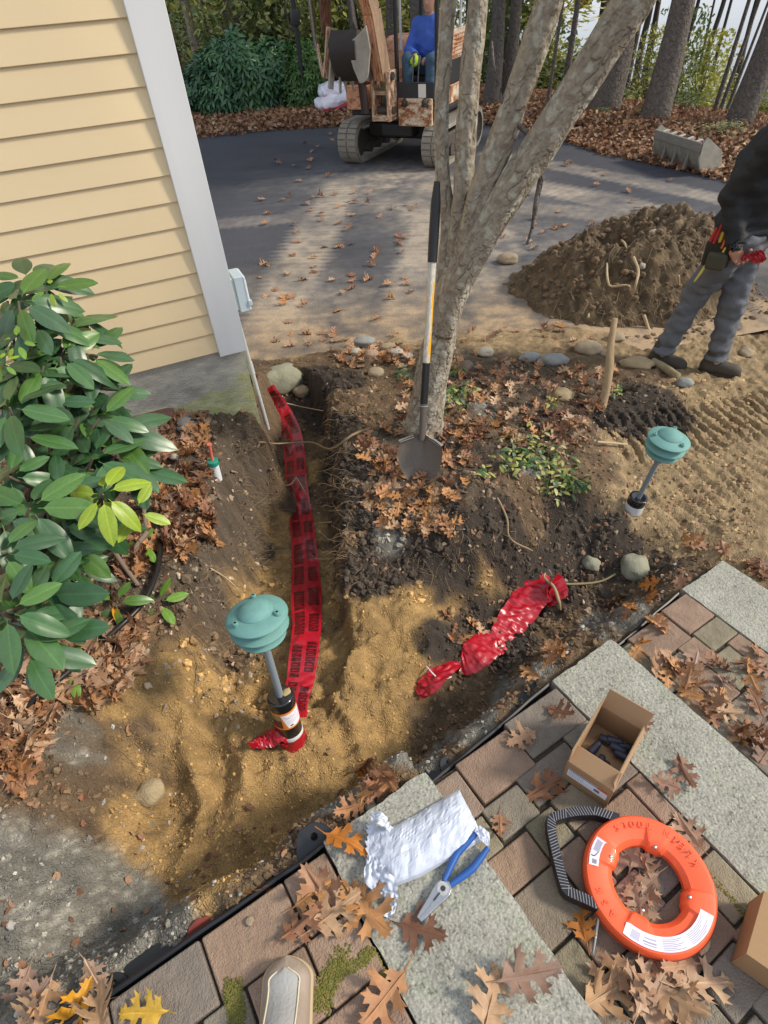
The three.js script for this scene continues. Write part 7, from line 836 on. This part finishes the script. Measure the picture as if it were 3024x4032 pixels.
// ---------------------------------------------------------------- people
const smin = (a, b, k) => { const h = clamp(.5 + .5 * (b - a) / k, 0, 1); return lerp(b, a, h) - k * h * (1 - h); };
const capsule = (p, a, b, ra, rb) => { const bx = b.x - a.x, by = b.y - a.y, bz = b.z - a.z, px = p.x - a.x, py = p.y - a.y, pz = p.z - a.z, t = clamp((px * bx + py * by + pz * bz) / (bx * bx + by * by + bz * bz + 1e-9), 0, 1); return Math.hypot(px - bx * t, py - by * t, pz - bz * t) - lerp(ra, rb, t); };
const ellip = (p, c, r, q) => { const v = V(p.x - c.x, p.y - c.y, p.z - c.z); if (q) v.applyQuaternion(q); const k = Math.hypot(v.x / r.x, v.y / r.y, v.z / r.z); return (k - 1) * Math.min(r.x, r.y, r.z); };
function nets(f, lo, hi, cell) {                                   // smooth skin of a field
  const nx = Math.ceil((hi.x - lo.x) / cell) + 1, ny = Math.ceil((hi.y - lo.y) / cell) + 1, nz = Math.ceil((hi.z - lo.z) / cell) + 1, F = new Float32Array(nx * ny * nz), p = V(0, 0, 0), id = (i, j, k) => (k * ny + j) * nx + i;
  for (let k = 0; k < nz; k++) for (let j = 0; j < ny; j++) for (let i = 0; i < nx; i++) { p.set(lo.x + i * cell, lo.y + j * cell, lo.z + k * cell); F[id(i, j, k)] = f(p); }
  const vid = new Int32Array(nx * ny * nz).fill(-1), P = [], I = [];
  for (let k = 0; k < nz - 1; k++) for (let j = 0; j < ny - 1; j++) for (let i = 0; i < nx - 1; i++) { let m = 0, sx = 0, sy = 0, sz = 0, c = 0; const v = [0, 1, 2, 3, 4, 5, 6, 7].map((q) => F[id(i + (q & 1), j + (q >> 1 & 1), k + (q >> 2))]); for (let q = 0; q < 8; q++) if (v[q] < 0) m |= 1 << q; if (m === 0 || m === 255) continue; for (const [a, b] of EDGES) if ((v[a] < 0) !== (v[b] < 0)) { const t = v[a] / (v[a] - v[b]); sx += lerp(a & 1, b & 1, t); sy += lerp(a >> 1 & 1, b >> 1 & 1, t); sz += lerp(a >> 2, b >> 2, t); c++; } vid[id(i, j, k)] = P.length / 3; P.push(lo.x + (i + sx / c) * cell, lo.y + (j + sy / c) * cell, lo.z + (k + sz / c) * cell); }
  const quad = (a, b, c, d, fl) => { if (a < 0 || b < 0 || c < 0 || d < 0) return; if (fl) I.push(a, c, b, a, d, c); else I.push(a, b, c, a, c, d); };
  for (let k = 1; k < nz - 1; k++) for (let j = 1; j < ny - 1; j++) for (let i = 1; i < nx - 1; i++) { const s = F[id(i, j, k)] < 0; if (s !== F[id(i + 1, j, k)] < 0) quad(vid[id(i, j - 1, k - 1)], vid[id(i, j, k - 1)], vid[id(i, j, k)], vid[id(i, j - 1, k)], !s); if (s !== F[id(i, j + 1, k)] < 0) quad(vid[id(i - 1, j, k - 1)], vid[id(i - 1, j, k)], vid[id(i, j, k)], vid[id(i, j, k - 1)], !s); if (s !== F[id(i, j, k + 1)] < 0) quad(vid[id(i - 1, j - 1, k)], vid[id(i, j - 1, k)], vid[id(i, j, k)], vid[id(i - 1, j, k)], !s); }
  const g = new THREE.BufferGeometry(); g.setAttribute('position', new THREE.Float32BufferAttribute(P, 3)); g.setIndex(I); g.computeVertexNormals(); const U = new Float32Array(P.length / 3 * 2); for (let i = 0; i < U.length / 2; i++) { U[2 * i] = P[3 * i] + P[3 * i + 2] * .7; U[2 * i + 1] = P[3 * i + 1]; } g.setAttribute('uv', new THREE.BufferAttribute(U, 2)); return g;
}
const EDGES = [[0, 1], [2, 3], [4, 5], [6, 7], [0, 2], [1, 3], [4, 6], [5, 7], [0, 4], [1, 5], [2, 6], [3, 7]];
const skinM = phys(C(.50, .27, .19), .5), weave = dataTex(128, (u, v) => .7 + .3 * (vn(u, v, 64, 2) * .6 + vn(u, v, 32, 5) * .4), false, 6), denimGrey = std(C(.135, .145, .165), .85, { map: weave, bumpMap: FINEBUMP, bumpScale: .002 }), denimBlue = std(C(.055, .12, .20), .85, { map: weave }), jacketM = std(C(.012, .014, .017), .7, { bumpMap: FINEBUMP, bumpScale: .003 }), hoodieM = std(C(.055, .13, .52), .85, { bumpMap: FINEBUMP, bumpScale: .003 }), bootM = std(C(.055, .045, .033), .75, { bumpMap: FINEBUMP, bumpScale: .002 });
const boundsOf = (pts, pad) => { const b = new THREE.Box3().setFromPoints(pts); b.expandByScalar(pad); return [b.min, b.max]; };
function hand(wrist, dir, palmN, curl, parent, mat, sc = 1, name = 'hand') {   // palm, four fingers, thumb; its own fine grid
  const d = dir.clone().normalize(), n = palmN.clone().addScaledVector(d, -palmN.dot(d)).normalize(), s = d.clone().cross(n); const at = (a, b, c) => wrist.clone().addScaledVector(d, a * sc).addScaledVector(s, b * sc).addScaledVector(n, c * sc); const caps = [[at(-.03, 0, 0), at(.03, 0, 0), .024, .027], [at(.02, -.022, 0), at(.085, -.03, 0), .019, .015], [at(.02, 0, 0), at(.09, -.009, 0), .019, .015], [at(.02, .012, 0), at(.088, .012, 0), .019, .014], [at(.02, .024, 0), at(.08, .031, 0), .018, .013]];
  [[-.031, .082, .068], [-.010, .090, .076], [.012, .088, .070], [.033, .080, .055]].forEach(([b, a, L], k) => { let p = at(a, b, 0), an = curl * .5; for (const f of [.45, .32, .25]) { const q = p.clone().addScaledVector(d, Math.cos(an) * L * f * sc).addScaledVector(n, Math.sin(an) * L * f * sc); caps.push([p, q, (.0095 - k * .0004) * sc, .0085 * sc]); p = q; an += curl * .8; } });
  { let p = at(.02, -.034, .006), q = at(.052, -.056, .018), r = at(.078, -.052, .036); caps.push([p, q, .014 * sc, .0115 * sc], [q, r, .0112 * sc, .009 * sc]); }
  const [lo, hi] = boundsOf(caps.flatMap((c) => [c[0], c[1]]), .035); const g = nets((p) => { let m = 9; caps.forEach((c, i) => { m = i < 5 ? smin(m, capsule(p, c[0], c[1], c[2], c[3]), .012) : smin(m, capsule(p, c[0], c[1], c[2], c[3]), .005); }); return m; }, lo, hi, .004); return { geo: g, at };
}
function boot(ankle, toe, parent, mat, soleC) { const d = toe.clone().setY(0).normalize(), o = V(ankle.x, ankle.y - .085, ankle.z), P = (a, y) => o.clone().addScaledVector(d, a).add(V(0, y, 0)); const f = (p) => { let m = capsule(p, P(-.045, .045), P(.14, .038), .042, .042); m = smin(m, capsule(p, P(-.04, .07), P(-.02, .15), .043, .05), .03); m = smin(m, capsule(p, P(.03, .07), P(.11, .045), .036, .04), .03); return Math.max(m, -(p.y - o.y - .004)); }; const [lo, hi] = boundsOf([P(-.1, 0), P(.22, .2)], .05); mesh('boot', nets(f, lo, hi, .007), mat, parent); const so = (p) => { const m = Math.min(capsule(p, P(-.045, .012), P(.14, .012), .048, .048)); return Math.max(m, Math.abs(p.y - o.y - .008) - .012); }; mesh('boot_sole', nets(so, lo, hi, .007), std(C(...soleC), .8), parent); }
function headGeo(c, fwd) { const r = fwd.clone().cross(UP).normalize(), at = (x, y, z) => c.clone().addScaledVector(r, x).add(V(0, y, 0)).addScaledVector(fwd, z); const R = new THREE.Quaternion().setFromRotationMatrix(new THREE.Matrix4().makeBasis(r, UP, fwd.clone())).invert(); const f = (p) => { let m = ellip(p, at(0, .03, -.01), V(.076, .10, .095), R); m = smin(m, ellip(p, at(0, -.045, .025), V(.056, .07, .062), R), .04); m = smin(m, capsule(p, at(0, .02, .088), at(0, -.022, .108), .010, .014), .012); m = smin(m, capsule(p, at(-.02, -.058, .080), at(.02, -.058, .080), .008, .008), .01); m = smin(m, capsule(p, at(0, -.098, .066), at(0, -.1, .06), .02, .02), .02); for (const s of [-1, 1]) { m = smin(m, ellip(p, at(s * .078, -.005, -.01), V(.012, .032, .02), R), .01); m = smin(m, capsule(p, at(s * .018, .035, .084), at(s * .05, .037, .072), .008, .007), .012); m = -smin(-m, ellip(p, at(s * .032, .016, .093), V(.016, .010, .012), R), .006); } m = smin(m, capsule(p, at(0, -.08, -.01), at(0, -.18, -.03), .052, .056), .03); return m; }; return { f, at, R }; }
const lift = (f, k) => (p) => f(p) - k;
{ // standing person with boots in the dirt
  const t = thing('person', 'person in black jacket and grey jeans walking past the dirt pile', 'person', null);
  const fw = V(.78, 0, .62).normalize(), rt = V(-fw.z, 0, fw.x);
  const aR = G(1432, 762, 0), aL = G(1546, 778, 0), kR = G(1500, 640, .42), kL = G(1574, 648, .42).addScaledVector(fw, .03), hip = V(2.29, .86, -3.58), hR = hip.clone().addScaledVector(rt, .095), hL = hip.clone().addScaledVector(rt, -.095), ch = V(2.29, 1.18, -3.55), nk = V(2.31, 1.44, -3.52), sR = nk.clone().addScaledVector(rt, .18).add(V(-.02, -.06, 0)), sL = nk.clone().addScaledVector(rt, -.18).add(V(0, -.06, 0)), eR = V(2.09, 1.10, -3.50), wR = G(1588, 535, .84), eL = sL.clone().add(V(.06, -.28, .0)), wL = eL.clone().add(V(.12, -.22, .08));
  const hd = headGeo(nk.clone().add(V(.03, .19, .02)), V(.85, -.15, .5).normalize());
  const legs = (p, k) => { let m = capsule(p, hR, kR, .085 + k, .06 + k); m = smin(m, capsule(p, kR, aR, .058 + k, .042 + k * 1.25), .03); let n = capsule(p, hL, kL, .085 + k, .06 + k); n = smin(n, capsule(p, kL, aL, .058 + k, .042 + k * 1.25), .03); m = smin(m, n, .03); return smin(m, ellip(p, hip, V(.15 + k, .13 + k, .13 + k)), .06); };
  const torso = (p, k) => { let m = ellip(p, hip.clone().add(V(0, .06, 0)), V(.155 + k, .15, .135 + k)); m = smin(m, ellip(p, ch, V(.165 + k, .24, .135 + k)), .08); m = smin(m, capsule(p, sR, sL, .062 + k, .062 + k), .06); return smin(m, capsule(p, ch, nk, .1, .058), .05); };
  const arms = (p, k) => { let m = capsule(p, sR, eR, .054 + k, .044 + k); m = smin(m, capsule(p, eR, wR, .043 + k, .030 + k), .025); let n = capsule(p, sL, eL, .054 + k, .044 + k); n = smin(n, capsule(p, eL, wL, .043 + k, .03 + k), .025); return Math.min(m, n); };
  const all = [aR, aL, kR, kL, hR, hL, ch, nk, sR, sL, eR, wR, eL, wL];
  const [lo, hi] = boundsOf([...all, nk.clone().add(V(0, .32, 0))], .18);
  const h1 = hand(wR, G(1606, 575, .70).sub(wR), V(.35, -.2, .8), 1.25, t, skinM), h2 = hand(wL, V(.2, -1, .1), V(-.6, 0, -.4), .6, t, skinM);
  const body = nets((p) => { let m = legs(p, 0); m = smin(m, torso(p, 0), .05); m = smin(m, arms(p, 0), .03); return smin(m, hd.f(p), .02); }, lo, hi, .014);
  mesh('body', merge([body, h1.geo, h2.geo]), skinM, t);
  const wr = (p, s, a) => a * (noise(p.x * s, p.y * s * 2.2, p.z * s) + .6 * noise(p.x * s * 2.3, p.y * s * 3.1, p.z * s * 2.3));
  mesh('jeans', nets((p) => { let m = legs(p, .02) - wr(p, 9, .016) - .012 * ss(.22, .02, p.y) * Math.sin(p.y * 75); m = Math.max(m, p.y - (hip.y + .10)); return Math.max(m, .015 - p.y + .0); }, ...boundsOf([aR, aL, hR, hL, kR, kL], .2), .011), denimGrey, t);
  mesh('jacket', nets((p) => { let m = smin(torso(p, .035), arms(p, .022), .035) - wr(p, 8, .012); m = Math.max(m, hip.y - .015 - p.y - (p.distanceTo(eR) < .45 && capsule(p, eR, wR, .09, .09) < 0 ? 9 : 0)); m = Math.max(m, -capsule(p, wR, wR.clone().add(wR.clone().sub(eR).setLength(.1)), .05, .05)); return m; }, ...boundsOf([hip, nk, sR, sL, eR, wR, eL, wL], .2), .012), jacketM, t);
  mesh('hair', nets((p) => Math.max(ellip(p, hd.at(0, .045, -.02), V(.085, .105, .10), hd.R), -ellip(p, hd.at(0, -.03, .09), V(.075, .1, .09), hd.R)), ...boundsOf([hd.at(0, .05, 0)], .16), .008), std(C(.06, .04, .03), .8), t);
  boot(aR.clone().setY(-.015), V(.72, 0, .55), t, bootM, [.03, .025, .02]); boot(aL.clone().setY(-.015), V(.80, 0, .42), t, bootM, [.03, .025, .02]);
  // pouch on the belt with tools
  const pc = G(1537, 522, .80), up = V(0, 1, 0); const pt = thing('tool_pouch', 'dark tool pouch stuffed with red and yellow handled tools on the hip', 'tool pouch', hR.clone().addScaledVector(rt, .085).addScaledVector(fw, -.09).add(V(0, -.06, 0)), Math.atan2(rt.x, rt.z)); const pm = std(C(.035, .03, .02), .85, { bumpMap: FINEBUMP, bumpScale: .003 });
  mesh('pocket', box(.15, .15, .05, 0, -.02, 0, .02), pm, pt); mesh('pocket', box(.11, .10, .05, .01, -.05, .035, .02), std(C(.06, .055, .035), .85), pt);
  [[-.06, .04, .085, [.45, .03, .02]], [-.035, .06, .10, [.4, .02, .02]], [-.01, .055, .09, [.62, .45, .03]], [.015, .04, .075, [.60, .12, .03]], [.045, .05, .08, [.4, .03, .02]], [.03, .02, .07, [.6, .5, .1]]].forEach(([x, y, l, c], i) => mesh('tool_handle', tube([V(x, y - .02, .01 + .01 * (i % 2)), V(x + .01, y + l * .6, .012), V(x + .016, y + l, .01)], [.009, .0105, .008], 10, 8), phys(C(...c), .35), pt));
  mesh('tool_handle', tube([V(-.035, -.07, .03), V(-.06, -.15, .03), V(-.075, -.19, .025)], [.008, .008, .005], 8, 8), phys(C(.6, .5, .08), .4), pt);
  const c = h1.at(.075, 0, .03); tag(mesh('warning_tape', film([c.clone().addScaledVector(fw, .0), c.clone().addScaledVector(fw, .04), c.clone().addScaledVector(fw, .08).add(V(0, .01, 0)), c.clone().addScaledVector(fw, .11).add(V(0, .03, 0))], [.04, .05, .09, .07], V(0, 1, .3), { n: 50, crinkle: .016, seed: 6 }), plain), 'crumpled piece of red film held in the hand of the standing person', 'warning tape');
}
{ // operator in the seat of the excavator, in the machine's own axes
  const t = thing('person', 'person in blue hoodie and jeans seated at the controls of the excavator', 'person', null); const M = exT.matrixWorld; const L = (x, y, z) => V(x, y, z).applyMatrix4(M); const fw = V(0, 0, 1).transformDirection(M);
  const hip = L(.38, 1.10, -.72), hR = L(.29, 1.09, -.68), hL = L(.47, 1.09, -.68), kR = L(.22, 1.22, -.27), kL = L(.56, 1.21, -.27), aR = L(.25, .80, -.2), aL = L(.55, .80, -.2), ch = L(.38, 1.36, -.70), nk = L(.38, 1.60, -.66), sR = L(.20, 1.54, -.68), sL = L(.56, 1.54, -.68), eR = L(.12, 1.28, -.54), eL = L(.64, 1.28, -.56), wR = L(.33, 1.25, -.27), wL = L(.48, 1.22, -.42);
  const hd = headGeo(nk.clone().add(V(0, .19, 0)).addScaledVector(fw, .03), fw.clone().add(V(0, -.12, 0)).normalize());
  const legs = (p, k) => { let m = Math.min(smin(capsule(p, hR, kR, .082 + k, .062 + k), capsule(p, kR, aR, .058 + k, .045 + k), .03), smin(capsule(p, hL, kL, .082 + k, .062 + k), capsule(p, kL, aL, .058 + k, .045 + k), .03)); return smin(m, ellip(p, hip, V(.17 + k, .12 + k, .15 + k)), .05); };
  const torso = (p, k) => smin(smin(ellip(p, ch, V(.18 + k, .25 + k, .15 + k)), capsule(p, sR, sL, .065 + k, .065 + k), .06), capsule(p, ch, nk, .1, .06), .05), arms = (p, k) => Math.min(smin(capsule(p, sR, eR, .056 + k, .046 + k), capsule(p, eR, wR, .044 + k, .032 + k), .025), smin(capsule(p, sL, eL, .056 + k, .046 + k), capsule(p, eL, wL, .044 + k, .032 + k), .025));
  const all = [hip, hR, hL, kR, kL, aR, aL, ch, nk, sR, sL, eR, eL, wR, wL]; const [lo, hi] = boundsOf([...all, nk.clone().add(V(0, .32, 0))], .16);
  const h1 = hand(wR, L(.36, 1.21, -.19).sub(wR), V(0, -1, .1), 1.1, t, skinM), h2 = hand(wL, L(.44, 1.21, -.34).sub(wL), V(0, -1, 0), .8, t, skinM);
  mesh('body', merge([nets((p) => { let m = smin(legs(p, 0), torso(p, 0), .05); m = smin(m, arms(p, 0), .03); return smin(m, hd.f(p), .02); }, lo, hi, .016), h2.geo]), skinM, t);
  const wr = (p, s, a) => a * (noise(p.x * s, p.y * s * 1.6, p.z * s) + .6 * noise(p.x * s * 2.3, p.y * s * 2.6, p.z * s * 2.3));
  mesh('jeans', nets((p) => Math.max(legs(p, .016) - wr(p, 9, .008), L(0, .84, 0).y - p.y), lo, hi, .014), denimBlue, t);
  mesh('hoodie', nets((p) => { let m = smin(torso(p, .03), arms(p, .024), .035) - wr(p, 8, .012); m = smin(m, capsule(p, nk.clone().addScaledVector(fw, -.06), nk.clone().addScaledVector(fw, -.05).add(V(0, .03, 0)), .09, .08), .03); return Math.max(m, p.y - nk.y - .06, -capsule(p, wR, wR.clone().add(wR.clone().sub(eR).setLength(.1)), .05, .05)); }, lo, hi, .014), hoodieM, t);
  mesh('glove', h1.geo, std(C(.50, .75, .02), .7), t);
  mesh('cap', nets((p) => { const a = Math.max(ellip(p, hd.at(0, .055, -.012), V(.084, .085, .102), hd.R), hd.at(0, .05, 0).y - p.y); return Math.min(a, Math.max(ellip(p, hd.at(0, .055, .09), V(.07, .01, .07), hd.R), 0)); }, ...boundsOf([hd.at(0, .05, 0)], .2), .009), std(C(.10, .11, .13), .8), t);
  boot(aR.clone().add(V(0, .02, 0)), fw, t, bootM, [.03, .025, .02]); boot(aL.clone().add(V(0, .02, 0)), fw, t, bootM, [.03, .025, .02]);
}
renderer.render(scene, camera);
